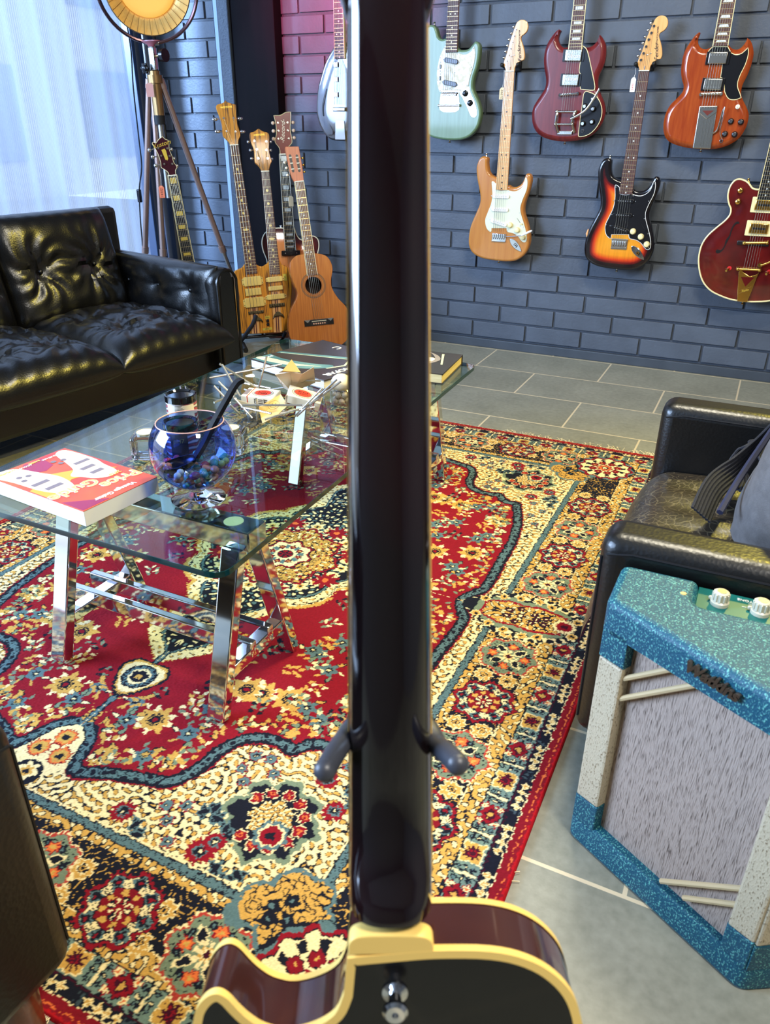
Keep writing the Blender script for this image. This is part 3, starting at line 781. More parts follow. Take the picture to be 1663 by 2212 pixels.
me.loops.add(len(fq) * 4); me.loops.foreach_set('vertex_index', fq.ravel())
me.polygons.add(len(fq)); me.polygons.foreach_set('loop_start', np.arange(0, len(fq) * 4, 4, dtype=np.int32))
me.update(calc_edges=True)
ca = me.color_attributes.new('weave', 'FLOAT_COLOR', 'POINT')
ca.data.foreach_set('color', np.concatenate([full.reshape(-1, 3), np.ones((nxx * nyy, 1))], 1).astype(np.float32).ravel())
m, N, L, p = nodes('wool_weave'); at = N.new('ShaderNodeAttribute'); at.attribute_name = 'weave'
L.new(at.outputs['Color'], p.inputs['Base Color']); p.inputs['Roughness'].default_value = 0.95; p.inputs['Specular IOR Level'].default_value = 0.15
me.materials.append(m)
rug = thing('rug', 'red oriental rug with cream and gold patterned border under the glass table', 'rug', loc=((RX0 + RX1) / 2, (RY0 + RY1) / 2, 0))
ro = bpy.data.objects.new('rug_pile', me); COL.objects.link(ro); ro.parent = rug
b = MB(); rr = random.Random(3)
def strand(x, y, dx, dy, ln, r=.0007):
    pts = [Vector((x, y, .005))]; an = math.atan2(dy, dx) + rr.uniform(-.5, .5); cv = rr.uniform(-14, 14)
    for k in range(5):
        an += cv * ln / 5 + rr.uniform(-.25, .25); q = pts[-1] + Vector((math.cos(an), math.sin(an), 0)) * ln / 5; q.z = max(.0015, .005 - .001 * k + rr.uniform(0, .004)); pts.append(q)
    b.tube(pts, r, 3)
for i in range(520):
    x = rr.uniform(-HX, HX); strand(x, HY - .002, 0, 1, rr.uniform(.012, .02))
    strand(rr.uniform(-HX, HX), -HY + .002, 0, -1, rr.uniform(.012, .03))
for i in range(90): strand(rr.uniform(.25, HX), HY - .002, 0, 1, rr.uniform(.03, .055), .0009)
for i in range(26): strand(HX - .045 + rr.uniform(-.01, .01), -HY + .40 + rr.uniform(-.02, .02) - .0, -.4, rr.choice((-1, 1)), rr.uniform(.05, .1), .0009)
fr = b.build('fringe', mat('fringe_cotton', (236, 220, 180), .9), rug); fr['kind'] = 'stuff'

# ================================================================== LEATHER SEATING
def leather(name, c, c2, rough=0.3, crack=0.0):
    m, N, L, p = nodes(name)
    tc = N.new('ShaderNodeTexCoord')
    n = N.new('ShaderNodeTexNoise'); n.inputs['Scale'].default_value = 9; n.inputs['Detail'].default_value = 6; L.new(tc.outputs['Object'], n.inputs['Vector'])
    r = N.new('ShaderNodeValToRGB'); r.color_ramp.elements[0].position = .35; r.color_ramp.elements[1].position = .75
    r.color_ramp.elements[0].color = lin(c); r.color_ramp.elements[1].color = lin(c2); L.new(n.outputs['Fac'], r.inputs[0])
    v = N.new('ShaderNodeTexVoronoi'); v.inputs['Scale'].default_value = 170; L.new(tc.outputs['Object'], v.inputs['Vector'])
    b = N.new('ShaderNodeBump'); b.inputs['Strength'].default_value = .22; b.inputs['Distance'].default_value = .0012; L.new(v.outputs['Distance'], b.inputs['Height'])
    p.inputs['Roughness'].default_value = rough; p.inputs['Specular IOR Level'].default_value = .6
    src = r.outputs[0]; nrm = b.outputs[0]
    if crack:
        w = N.new('ShaderNodeTexNoise'); w.inputs['Scale'].default_value = 14; L.new(tc.outputs['Object'], w.inputs['Vector'])
        mv = N.new('ShaderNodeMix'); mv.data_type = 'VECTOR'; mv.inputs[0].default_value = .06; L.new(tc.outputs['Object'], mv.inputs[4]); L.new(w.outputs['Color'], mv.inputs[5])
        v2 = N.new('ShaderNodeTexVoronoi'); v2.feature = 'DISTANCE_TO_EDGE'; v2.inputs['Scale'].default_value = 58; L.new(mv.outputs[1], v2.inputs['Vector'])
        m1 = N.new('ShaderNodeMapRange'); m1.inputs[1].default_value = .0; m1.inputs[2].default_value = .05; m1.inputs[3].default_value = crack; m1.inputs[4].default_value = 0; L.new(v2.outputs['Distance'], m1.inputs[0])
        n5 = N.new('ShaderNodeTexNoise'); n5.inputs['Scale'].default_value = 6; L.new(tc.outputs['Object'], n5.inputs['Vector'])
        m2 = N.new('ShaderNodeMath'); m2.operation = 'MULTIPLY'; L.new(m1.outputs[0], m2.inputs[0]); L.new(n5.outputs['Fac'], m2.inputs[1])
        mx = N.new('ShaderNodeMix'); mx.data_type = 'RGBA'; L.new(m2.outputs[0], mx.inputs[0]); L.new(src, mx.inputs[6]); mx.inputs[7].default_value = lin((160, 144, 108)); src = mx.outputs[2]
    L.new(src, p.inputs['Base Color']); L.new(nrm, p.inputs['Normal'])
    return m
M['leather'] = leather('black_tufted_leather', (7, 7, 8), (12, 11, 11), .30)
M['leather2'] = leather('worn_black_leather', (8, 8, 8), (14, 13, 12), .34)
M['leather3'] = leather('cracked_seat_leather', (30, 25, 20), (52, 44, 32), .36, .55)
M['darkwood'] = wood('red_brown_wood', (88, 40, 26), (120, 60, 36), 10)
M['piping'] = mat('black_piping', (24, 24, 26), .35)

def pillow(mb, c, sx, sy, h, hb, tufts, n=64, e=5.0, pw=.42, crease=1.0, seed=0, X=None, mi=0, puff=0.0, edgew=0.0):
    """leather cushion: half sizes sx, sy; h above and hb below the centre; tufts = [(x, y)] pulled-in buttons"""
    r = random.Random(seed); ph = [(r.uniform(0, 6.3), r.randint(9, 13), r.uniform(0, 6.3), r.randint(5, 7)) for _ in tufts]
    c = Vector(c); vs = []; N1 = n + 1
    for side in (1, -1):
        for i in range(N1):
            for j in range(N1):
                s = -math.cos(PI * i / n); t = -math.cos(PI * j / n); s = math.copysign(abs(s) ** .9, s); t = math.copysign(abs(t) ** .9, t)
                prof = max(0.0, (1 - abs(s) ** e) * (1 - abs(t) ** e)) ** pw
                x, y = sx * s, sy * t
                x += .0 * s
                if side > 0:
                    z = h * prof + puff * (1 - s * s) * (1 - t * t)
                    for (tx, ty), (p1, k1, p2, k2) in zip(tufts, ph):
                        dx, dy = x - tx, y - ty; d = math.hypot(dx, dy); th = math.atan2(dy, dx)
                        z -= prof * (.030 * math.exp(-d / .045) + .012 * math.exp(-(d / .12) ** 2))
                        w = math.exp(-((d - .075) / .075) ** 2)
                        z += prof * crease * w * (.0042 * math.sin(k1 * th + p1 + 2 * math.sin(d * 30 + p2)) + .003 * math.sin(k2 * th + p2))
                    ew = max(abs(s), abs(t))
                    z += edgew * prof * math.sin(x * 95 + 3 * math.sin(y * 21 + seed)) * max(0, ew - .55) * (1 if abs(t) > abs(s) else .3)
                else: z = -hb * prof
                vs.append(c + Vector((x, y, z)))
    fs = []
    for i in range(n):
        for j in range(n):
            a = i * N1 + j; fs.append([a, a + N1, a + N1 + 1, a + 1]); b = a + N1 * N1; fs.append([b, b + 1, b + N1 + 1, b + N1])
    mb.add(vs, fs, mi, True, X)
    return [c + Vector((tx, ty, h - .036)) for tx, ty in tufts]
def button(parent, pos, normal, r=.009):
    d = Vector(normal).normalized(); a = d.orthogonal().normalized()
    b = MB(); b.ball((0, 0, 0), (r, r, r * .6), X=basis(pos, a, d.cross(a), d)); return b.build('tuft_button', M['leather'], parent)

# --- three-seat sofa in front of the window
sofa = thing('sofa', 'long black tufted leather sofa standing below the curtained window', 'sofa', X=Matrix.Translation((-1.965, 2.615, 0)) @ rotz(math.radians(80.1)))
b = MB(); b.box((-.955, .40, .19), (1.86, .72, .20), 0, .02); b.build('base', M['leather'], sofa)
for k in range(3):
    x0 = -.535 * k - .365
    b = MB(); tf = pillow(b, (x0, .235, .262), .272, .325, .112, .05, [(-.125, .10), (.125, .10), (-.11, -.13), (.12, -.13)], 72, e=4.5, pw=.40, crease=1.15, seed=k + 2, puff=.022, edgew=.010)
    b.build('seat_cushion', M['leather'], sofa)
    b = MB(); Xb = Matrix.Translation((x0, .60, .30)) @ Matrix.Rotation(math.radians(76), 4, 'X')
    tf = pillow(b, (0, .205, .0), .272, .23, .10, .09, [(-.125, -.0), (.125, .0)], 64, e=5, pw=.38, crease=1.15, seed=k + 7, X=Xb, puff=.012, edgew=.005)
    bc = b.build('back_cushion', M['leather'], sofa)
    for q in tf: button(bc, Xb @ (q + Vector((0, 0, .018))), (0, -1, .25))
def sofa_arm(xc, sg):
    b = MB()
    prof = []
    for k in range(25):
        t = PI * k / 24; prof.append((xc + .062 * math.cos(t), .478 + .066 * math.sin(t)))
    prof = [(xc + .05, .10)] + prof + [(xc - .05, .10)]
    n = len(prof); ny = 40; vs = []; fs = []
    for j in range(ny + 1):
        y = -.01 + .72 * j / ny
        rr = 1 - .5 * max(0, (.04 - (y + .01)) / .04) ** 2 - .4 * max(0, (y - .68) / .04) ** 2
        for (x, z) in prof:
            zz = z - .012 * (1 - (j / ny)) if z > .3 else z
            xx = xc + (x - xc) * (rr if z > .3 else 1)
            vs.append((xx, y, zz))
    for j in range(ny):
        for i in range(n): fs.append([j * n + i, j * n + (i + 1) % n, (j + 1) * n + (i + 1) % n, (j + 1) * n + i])
    fs += [list(range(n)), [ny * n + i for i in range(n)][::-1]]
    b.add(vs, fs)
    a = b.build('arm', M['leather'], sofa)
    # padded inner side with three pulled buttons
    b = MB(); Xp = basis((xc - sg * .030, .34, .415), (0, 1, 0) if sg > 0 else (0, -1, 0), (0, 0, 1), (1, 0, 0) if sg > 0 else (-1, 0, 0))
    Xp = basis((xc - sg * .022, .345, .405), (0, -sg, 0), (0, 0, 1), (-sg, 0, 0))
    tf = pillow(b, (0, 0, 0), .335, .135, .062, .01, [(-.20, .03), (0, .03), (.20, .03)], 60, e=4, pw=.4, crease=.35, seed=4, X=Xp, puff=.022)
    pd = b.build('arm_pad', M['leather'], a)
    for q in tf: button(pd, Xp @ (q + Vector((0, 0, .012))), (-sg, 0, 0))
    b = MB(); b.tube([(xc - .05, -.012, .12), (xc - .052, -.012, .46)] + [(xc - .056 * math.cos(PI * k / 10), -.012, .462 + .062 * math.sin(PI * k / 10)) for k in range(1, 10)] + [(xc + .052, -.012, .46), (xc + .05, -.012, .12)], .006, 6)
    b.box((xc, .0, .30), (.098, .012, .38), 0, .004); b.build('front_panel', M['leather'], a)
sofa_arm(-.040, 1); sofa_arm(-1.72, -1)
b = MB(); b.box((-.88, .75, .42), (1.80, .06, .60), 0, .025); b.build('back_panel', M['leather'], sofa)
for x, y in ((-.02, .05), (-1.62, .06), (.02, .72), (-1.62, .70)):
    b = MB(); b.cyl((x, y, 0), (x, y, .10), .018, .026, 12); b.build('foot', M['darkwood'], sofa)

# --- club armchairs
def armchair(label, X):
    t = thing('armchair', label, 'armchair', X=X)          # local: front = -x, arms at +-y, origin on the floor under the front middle
    for s in (-1, 1):
        b = MB(); b.box((.40, s * .338, .305), (.80, .092, .39), 0, .028, 4)
        a = b.build('arm', M['leather2'], t)
        b = MB()
        for dz in (.030,): b.tube([(.012, s * .384 - s * .003, .47), (.05, s * .3835, .4785), (.74, s * .3835, .4785)], .0022, 5)
        b.tube([(.012, s * .2935, .47), (.05, s * .293, .4785), (.74, s * .293, .4785)], .0022, 5)
        b.tube([(.004, s * .372, .14), (.004, s * .372, .46)], .0022, 5); b.build('seam', M['piping'], a)
    b = MB(); b.box((.38, 0, .20), (.70, .58, .16), 0, .02); b.build('base', M['leather2'], t)
    b = MB()
    # seat cushion: rolled front, shallow folds running back
    n, k = 44, 30; vs = []; fs = []
    prof = []
    for i in range(n + 1):
        u = i / n
        if u < .34:
            a = PI * (u / .34) * .5; prof.append((-.028 + .075 * (1 - math.sin(a)), .235 + .125 * (1 - math.cos(a)) if False else .24 + .118 * math.sin(a), ))
        else: prof.append((.047 + (u - .34) / .66 * .56, .358 + .008 * math.sin((u - .34) * 5)))
    prof = [(-.022 + .079 * (1 - math.cos(PI / 2 * i / 14)), .235 + .123 * math.sin(PI / 2 * i / 14)) for i in range(15)] + [(.057 + .55 * i / (n - 14), .358 + .010 * math.sin(3.1 * i / (n - 14))) for i in range(1, n - 13)]
    for i, (x, z) in enumerate(prof):
        for j in range(k + 1):
            v = -1 + 2 * j / k; y = .288 * v
            bulge = .008 * (1 - v ** 4)
            fold = .008 * math.sin(y * 62 + 1.2 * math.sin(x * 9)) * min(1, max(0, x * 7)) * (1 - v ** 6)
            vs.append((x - bulge * max(0, 1 - i / 14), y, z + bulge * .9 + fold - .012 * v ** 8))
    for i in range(n):
        for j in range(k): fs.append([i * (k + 1) + j, i * (k + 1) + j + 1, (i + 1) * (k + 1) + j + 1, (i + 1) * (k + 1) + j])
    b.add(vs, fs); b.box((.30, 0, .25), (.60, .57, .06), 0, .01)
    b.build('seat_cushion', M['leather3'], t)
    b = MB(); b.box((.70, 0, .46), (.19, .70, .60), 0, .05, 4, X=Matrix.Rotation(math.radians(6), 4, 'Y') @ Matrix.Translation((0, 0, 0)))
    b.build('backrest', M['leather2'], t)
    for x, y in ((.06, -.33), (.06, .33), (.72, -.33), (.72, .33)):
        b = MB(); b.cyl((x, y, 0), (x, y, .115), .020, .026, 12); b.build('foot', M['darkwood'], t)
    return t
armchair('worn black leather armchair with a backpack on its seat, behind the turquoise amplifier', Matrix.Translation((-.145, 1.432, 0)) @ rotz(math.radians(0.3)))
armchair('black leather armchair whose dark corner enters at the lower left of the rug', Matrix.Translation((-.985, .385, .010)) @ rotz(math.radians(-92)))

def ribbed(b, pts, wid, w):
    """webbing: ribs running side by side along the strap"""
    m_ = len(pts); b.ribbon(pts, wid, w, .0024)
    for q in range(7):
        o = -.5 + q / 6; row = []
        for i, p in enumerate(pts):
            d = (pts[min(i + 1, m_ - 1)] - pts[max(i - 1, 0)]).normalized(); a = Vector(wid); a = (a - d * a.dot(d)).normalized(); row.append(p + a * w * o)
        b.tube(row, .0030, 6)
# --- backpack leaning in the right-hand armchair
M['nylon'] = mat('grey_nylon', (92, 88, 86), .75, c2=(104, 100, 98), nscale=60, bump=.3, bscale=500)
M['strap'] = mat('black_webbing', (24, 25, 32), .8, c2=(34, 36, 46), nscale=300, stretch=(1, 1, 1), bump=.5, bscale=700)
M['navy'] = mat('dark_blue_trim', (34, 38, 62), .55)
Xb = Matrix.Translation((.160, 1.455, .374)) @ rotz(math.radians(-12)) @ Matrix.Rotation(math.radians(14), 4, 'Y')
bag = thing('backpack', 'grey backpack with dark webbing straps lying on the worn leather armchair seat', 'backpack', X=Xb)
b = MB(); pillow(b, (0, 0, .155), .145, .215, .02, .02, [], 10)
b = MB()
vs = []; fs = []; nn = 28; hh = 16
for j in range(hh + 1):
    z = .40 * j / hh; tt = j / hh; w = (1 - .55 * max(0, tt - .55) ** 1.6 * 2.2) * (.86 + .14 * min(1, tt * 6))
    for i in range(nn):
        a = 2 * PI * i / nn; c_, s_ = math.cos(a), math.sin(a)
        x = .125 * w * math.copysign(abs(c_) ** .6, c_); y = .205 * w * math.copysign(abs(s_) ** .55, s_)
        vs.append((x + .004 * math.sin(a * 5 + z * 30), y + .004 * math.sin(a * 3 + z * 22), z))
for j in range(hh):
    for i in range(nn): fs.append([j * nn + i, j * nn + (i + 1) % nn, (j + 1) * nn + (i + 1) % nn, (j + 1) * nn + i])
fs += [list(range(nn))[::-1], [hh * nn + i for i in range(nn)]]
b.add(vs, fs); b.build('bag_body', M['nylon'], bag)
b = MB(); b.tube(smooth([(-.128, -.19, .06), (-.134, -.10, .10), (-.134, .03, .18), (-.130, .12, .27), (-.118, .17, .33)], 5, False), .006, 6); b.build('piping', M['navy'], bag)
b = MB(); b.tube(smooth([(-.122, -.10, .20), (-.126, .0, .235), (-.122, .09, .30), (-.110, .10, .345)], 5, False), .009, 6, flat=.6); z_ = b.build('zip', M['navy'], bag)
b = MB(); b.ball((-.136, .01, .225), (.006, .014, .026)); b.build('zip_pull', M['black'], z_)
b = MB(); pts = smooth([(-.07, .19, .36), (-.11, .17, .27), (-.135, .13, .16), (-.15, .09, .09), (-.16, .03, .05), (-.17, -.05, .03), (-.16, -.12, .003)], 6, False)
ribbed(b, pts, (.35, 1, .1), .042); b.build('shoulder_strap', M['strap'], bag)
b = MB(); pts = smooth([(-.12, .12, .05), (-.15, .15, .06), (-.17, .145, .058), (-.178, .14, .04), (-.172, .12, .018), (-.15, .09, .010), (-.14, .03, .010)], 6, False)
ribbed(b, pts, (.15, 1, 0), .040); b.build('strap_end', M['strap'], bag)

# ================================================================== AMPLIFIER
def speckle(name, c, c2, nscale, stretch, lo=.56, hi=.66, rough=.45, bump=.6):
    return mat(name, c, rough, c2=c2, nscale=nscale, stretch=stretch, contrast=(lo, hi), bump=bump, bscale=nscale, ndetail=2)
M['teal'] = speckle('turquoise_vinyl', (6, 72, 94), (96, 166, 158), 420, (1, 1, .7), .55, .66)
M['tweed'] = speckle('cream_vinyl', (188, 174, 146), (124, 106, 80), 480, (1, 1, .45), .58, .68)
M['grille'] = speckle('grille_cloth', (168, 150, 136), (72, 56, 46), 800, (1, 1, .07), .52, .72, .8, .9)
M['amptrim'] = mat('beige_piping', (186, 164, 124), .4)
M['panel'] = mat('turquoise_panel', (8, 92, 88), .35)
AL, AP = Vector((-.106, .930, 0)), Vector((.166, .774, 0))
AH = .468
amp = thing('amplifier', 'turquoise and cream guitar amplifier with grille cloth front, in front of the armchair', 'amplifier', loc=(.166, .90, 0))
amp_o = Vector((.166, .90, 0))
def AW(v): return Vector(v) - amp_o
b = MB()
AR = Vector((.438, .930, 0)); BL, BR = Vector((-.104, 1.040, 0)), Vector((.436, 1.040, 0))
foot = [AL, AP, AR, BR, BL]
def shrunk(d): return [ (q[0] - amp_o.x, q[1] - amp_o.y) for q in foot]
# shell: side walls, base, stepped top and the baffle set back behind the front frame
sl = [(v.x - amp_o.x, v.y - amp_o.y) for v in foot]
dirL = (AP - AL).normalized(); nL = Vector((dirL.y, -dirL.x, 0)); LL = (AP - AL).length
def rpoly(pts, r, n=4):
    out = []; m_ = len(pts)
    for i in range(m_):
        p0, p1, p2 = Vector(pts[i - 1]), Vector(pts[i]), Vector(pts[(i + 1) % m_]); a = (p0 - p1).normalized() * r; c = (p2 - p1).normalized() * r
        for k in range(n + 1):
            t = k / n; q = (1 - t) ** 2 * (p1 + a) + 2 * t * (1 - t) * p1 + t * t * (p1 + c); out.append((q.x, q.y))
    return out
back = [(v[0], v[1]) for v in sl]
cL = AW(AL + Vector((.012, .014, 0))); cP = AW(AP + Vector((0, .016, 0))); cR = AW(AR + Vector((-.012, .014, 0)))
inner = [(cL.x, cL.y), (cP.x, cP.y), (cR.x, cR.y), (sl[3][0] - .012, sl[3][1]), (sl[4][0] + .012, sl[4][1])]
b.prism(inner, .012, AH - .046, 0)
b.build('baffle', M['grille'], amp)
b = MB(); b.prism(rpoly(sl, .014), .004, .052, 0, .004); b.build('bottom_frame', M['teal'], amp)
# top: full-depth block on each side, cut back in the middle for the control recess
top = [sl[0], sl[1], sl[2], sl[3], (sl[3][0] - .11, sl[3][1]), (sl[3][0] - .11, sl[3][1] - .068), (sl[4][0] + .11, sl[4][1] - .068), (sl[4][0] + .11, sl[4][1]), sl[4]]
b = MB(); b.prism(rpoly(top, .014, 5), AH - .051, AH, 0, .012, 4); b.build('top_frame', M['teal'], amp)
def XF(Lp, d, nrm): return basis(AW(Lp), d, (0, 0, 1), nrm)     # local x along the face, y up, z outwards
dirR = (AR - AP).normalized(); nR = Vector((dirR.y, -dirR.x, 0))
for Lp, d, nrm, tag_ in ((AL, dirL, nL, 0), (AP, dirR, nR, 1)):
    X_ = XF(Lp, d, nrm)
    for s0, s1 in ((.002, .045), (LL - .040, LL - .002)):
        b = MB(); b.prism(rpoly([(s0, .096), (s1, .100), (s1, .373), (s0, .373)], .004), -.03, .0005, 0, .004, X=X_); b.build('cream_stile', M['tweed'], amp)
        b = MB(); b.prism([(s0 - .001, .045), (s1, .045), (s1, .100), (s0 - .001, .096)], -.03, .0, 0, .003, X=X_); b.build('corner_cover', M['teal'], amp)
        b = MB(); b.prism([(s0 - .001, .372), (s1, .373), (s1, .425), (s0 - .001, .425)], -.03, .0, 0, .003, X=X_); b.build('corner_cover', M['teal'], amp)
    for (x0, y0), (x1, y1) in (((.045, .3545), (.115, .419)), ((.045, .318), (.156, .422)), ((.168, .060), (.276, .164)), ((.206, .066), (.276, .132))):
        b = MB(); b.tube([(x0, y0, -.008), (x1, y1, -.008)], .0042, 8, X=X_); b.build('trim_piping', M['amptrim'], amp)
    if tag_ == 0:
        text('Watkins', .0225, 'badge_lettering', amp, mat('dark_badge_metal', (96, 90, 84), .35, .9), X_ @ T(.173, .4445, .0035), .0028, .25, spacing=.98, bold=.0009)
M['knobgrey'] = mat('ivory_knob', (196, 188, 164), .35)
# control recess with panel and pointer knobs
pz = AH - .014
b = MB(); b.box((sl[4][0] + .11 + .16, sl[4][1] - .034, pz), (.32, .066, .006), 0, .001); pn = b.build('control_panel', M['panel'], amp)
for i, kx in enumerate((.030, .082, .134, .186, .238, .29)):
    kx = sl[4][0] + .11 + kx; ky = sl[4][1] - .036
    b = MB(); b.lathe([(0, .003), (.0125, .003), (.0125, .008), (.0102, .010), (.0102, .0225), (.009, .0235), (0, .0235)], 20, X=T(kx, ky, pz))
    for q in range(12): b.box((.0104 * math.cos(q * PI / 6), .0104 * math.sin(q * PI / 6), .016), (.0026, .0026, .012), 0, .001, 1, X=T(kx, ky, pz))
    b.box((-.010, .006, .007), (.011, .006, .006), 0, .003, X=T(kx, ky, pz) @ rotz(.3 * i))
    k_ = b.build('control_knob', M['knobgrey'], amp)
    b = MB(); b.cyl((kx, ky, pz + .0235), (kx, ky, pz + .0243), .006, n=16); b.build('knob_cap', M['steel'], k_)
for i in range(5):
    X_ = T(sl[4][0] + .062 + .11 + .052 * i, sl[4][1] - .012, pz + .0034) @ rotz(PI)
    text(('TONE', 'MIC', 'TREM', 'SPEED', 'VOL')[i], .0075, 'panel_lettering', amp, M['white'], X_)
b = MB()
for i in range(5):
    for q in range(5):
        a = PI * (.1 + .2 * q); cx_, cy_ = sl[4][0] + .11 + .082 + .052 * i, sl[4][1] - .036
        b.box((cx_ + .021 * math.cos(a), cy_ + .021 * math.sin(a), pz + .0034), (.006, .0007, .0008), X=None)
b.build('dial_marks', M['white'], pn)
b = MB(); b.cyl(AW((-.012, .99, AH - .0005)), AW((-.012, .99, AH + .0012)), .0042, n=10); b.build('worn_corner_spot', mat('bare_wood_spot', (206, 170, 112), .6), amp)

# ================================================================== GLASS TABLE AND WHAT STANDS ON IT
M['tableglass'] = pane('table_glass', (226, 238, 232), 1.0, 1.5)
M['glassedge'] = mat('green_glass_edge', (8, 48, 48), .08, spec=.8)
GZ = .400
table = thing('coffee_table', 'low glass coffee table on two chromed trestles standing on the red rug', 'table', loc=(-1.03, 1.495, 0))
to = Vector((-1.03, 1.495, 0))
b = MB()
gl = rpoly([(-.345, -.668), (.337, -.668), (.297, .668), (-.395, .668)], .035, 6)
b.prism(gl, GZ - .010, GZ, 0, 0)
# the polished rim is its own strip so that it shows its green depth
top_ = MB(); top_.prism([(q[0] * .9985, q[1] * .9992) for q in gl], GZ - .0098, GZ - .0002, 0, .0012); top_.build('glass_top', M['tableglass'], table)
rim = MB(); g2 = ccw(gl); n_ = len(g2)
rim.add([(q[0], q[1], GZ - .0102) for q in g2] + [(q[0], q[1], GZ + .0002) for q in g2] + [(q[0] * .996, q[1] * .998, GZ - .0102) for q in g2] + [(q[0] * .996, q[1] * .998, GZ + .0002) for q in g2],
        [[i, (i + 1) % n_, n_ + (i + 1) % n_, n_ + i] for i in range(n_)] + [[2 * n_ + i, 3 * n_ + i, 3 * n_ + (i + 1) % n_, 2 * n_ + (i + 1) % n_] for i in range(n_)] + [[n_ + i, n_ + (i + 1) % n_, 3 * n_ + (i + 1) % n_, 3 * n_ + i] for i in range(n_)] + [[i, 2 * n_ + i, 2 * n_ + (i + 1) % n_, (i + 1) % n_] for i in range(n_)], 0, False)
rim.build('glass_rim', M['glassedge'], table)
M['pad'] = mat('glass_pad', (206, 214, 190), .3)
def trestle(yc, xl, xr):
    def bar(name, p0, p1, w, d, par=table):
        b = MB(); p0, p1 = Vector(p0) - to, Vector(p1) - to; z_ = (p1 - p0).normalized(); x_ = Vector((1, 0, 0)) if abs(z_.x) < .9 else Vector((0, 1, 0)); x_ = (x_ - z_ * x_.dot(z_)).normalized()
        b.box((0, 0, 0), (w, d, (p1 - p0).length), 0, .003, 2, X=basis((p0 + p1) / 2, x_, z_.cross(x_), z_)); return b.build(name, M['chrome'], par)
    bt = bar('top_bar', (xl - .012, yc, .368), (xr + .012, yc, .368), .058, .042)
    for x in (xl + .05, xr - .04):
        b = MB(); b.cyl(Vector((x, yc, .3885)) - to, Vector((x, yc, GZ - .0105)) - to, .019, n=20); b.build('glass_pad', M['pad'], bt)
    for x in (xl + .022, xr - .022):
        for s in (-1, 1):
            bar('leg', (x, yc + s * .128, .019), (x, yc + s * .030, .352), .040, .026)
        bar('side_bar', (x, yc - .088, .106), (x, yc + .088, .106), .032, .026)
    for s in (-1, 1): bar('stretcher', (xl - .02, yc + s * .030, .128), (xr + .004, yc + s * .030, .128), .018, .034)
trestle(1.010, -1.222, -.762); trestle(1.996, -1.245, -.80)

# --- glass bowl of sweets with a ladle
M['blueglass'] = pane('blue_glass', (150, 178, 250), 1.0, 1.6, fac_gain=1.3)
M['solidglass'] = mat('solid_clear_glass', (246, 250, 252), .0, trans=1.0, ior=1.48)
M['clearglass'] = pane('clear_glass', (236, 241, 244), 1.0, 1.62, rough=.03, fac_gain=2.6)
bx, by = -.905, 1.040
bowl = thing('glass_bowl', 'round blue-tinted glass bowl of sweets on a clear foot, near the glass table edge', 'bowl', loc=(bx, by, GZ))
b = MB(); prof = []
for k in range(26):
    a = -PI / 2 + .12 + (PI / 2 + .70 - .12) * k / 25; prof.append((.081 * math.cos(a), .108 + .081 * math.sin(a) * 1.0))
b.lathe(prof, 48); b.build('bowl_glass', M['blueglass'], bowl)
b = MB(); b.tube([(prof[-1][0] * math.cos(2 * PI * i / 40), prof[-1][0] * math.sin(2 * PI * i / 40), prof[-1][1]) for i in range(40)], .0011, 6, closed=True); b.build('rim', mat('rim_pinkish', (214, 170, 160), .2, spec=.8), bowl)
b = MB(); b.lathe([(.0, .001), (.051, .001), (.0525, .004), (.046, .008), (.022, .013), (.014, .019), (.016, .026), (.0, .030)], 40); b.build('foot', M['solidglass'], bowl)
rn = random.Random(21); sweet_cols = {'red': (190, 50, 66), 'green': (96, 168, 130), 'yellow': (206, 210, 96), 'orange': (232, 140, 84), 'turquoise': (70, 172, 164), 'purple': (120, 52, 78), 'pale': (216, 214, 176)}
SM = {k: mat('jelly_' + k, v, .35, spec=.5) for k, v in sweet_cols.items()}
rows = [(.030, .000, 9), (.050, .018, 12), (.058, .036, 10)]
keys = list(sweet_cols); cnt = {}
placed = []
for zz, rmin, n in ((.041, .0, 10), (.057, .02, 16), (.072, .03, 15)):
    rmax = math.sqrt(max(0, .0795 ** 2 - (zz - .108) ** 2)) - .011
    for k in range(n):
        for tr in range(40):
            r_ = math.sqrt(rn.uniform(min(rmin, rmax * .5) ** 2, rmax ** 2)); a = rn.uniform(0, 6.3); q = Vector((r_ * math.cos(a), r_ * math.sin(a), zz + rn.uniform(-.003, .003)))
            if all((q - w).length > .0165 for w in placed): break
        else: continue
        placed.append(q); col = rn.choice(keys)
        b = MB(); sh = rn.randint(0, 2)
        if sh == 0: b.ball((0, 0, 0), (.0105, .0082, .0078), n=12)
        elif sh == 1: b.ball((-.005, 0, 0), (.0072, .0072, .0065), n=10); b.ball((.005, 0, 0), (.0072, .0072, .0065), n=10)
        else: b.box((0, 0, 0), (.017, .012, .010), 0, .0042, 3)
        o = b.build('sweet', SM[col]); o.location = Vector((bx, by, GZ)) + q; o.rotation_euler = (rn.uniform(-.5, .5), rn.uniform(-.5, .5), rn.uniform(0, 3))
        tag(o, {'red': 'small red', 'green': 'small green', 'yellow': 'small yellow', 'orange': 'small orange', 'turquoise': 'small turquoise', 'purple': 'small dark purple', 'pale': 'small pale'}[col] + ' jelly sweet in the blue glass bowl', 'sweet', col + ' sweets in the glass bowl')
ladle = thing('ladle', 'black plastic ladle leaning in the blue glass bowl of sweets', 'ladle', loc=(bx, by, GZ))
b = MB(); vs = []; fs = []; n1, n2 = 24, 8
Xl = Matrix.Translation((-.022, -.022, .082)) @ rotz(math.radians(35)) @ Matrix.Rotation(math.radians(-14), 4, 'Y')
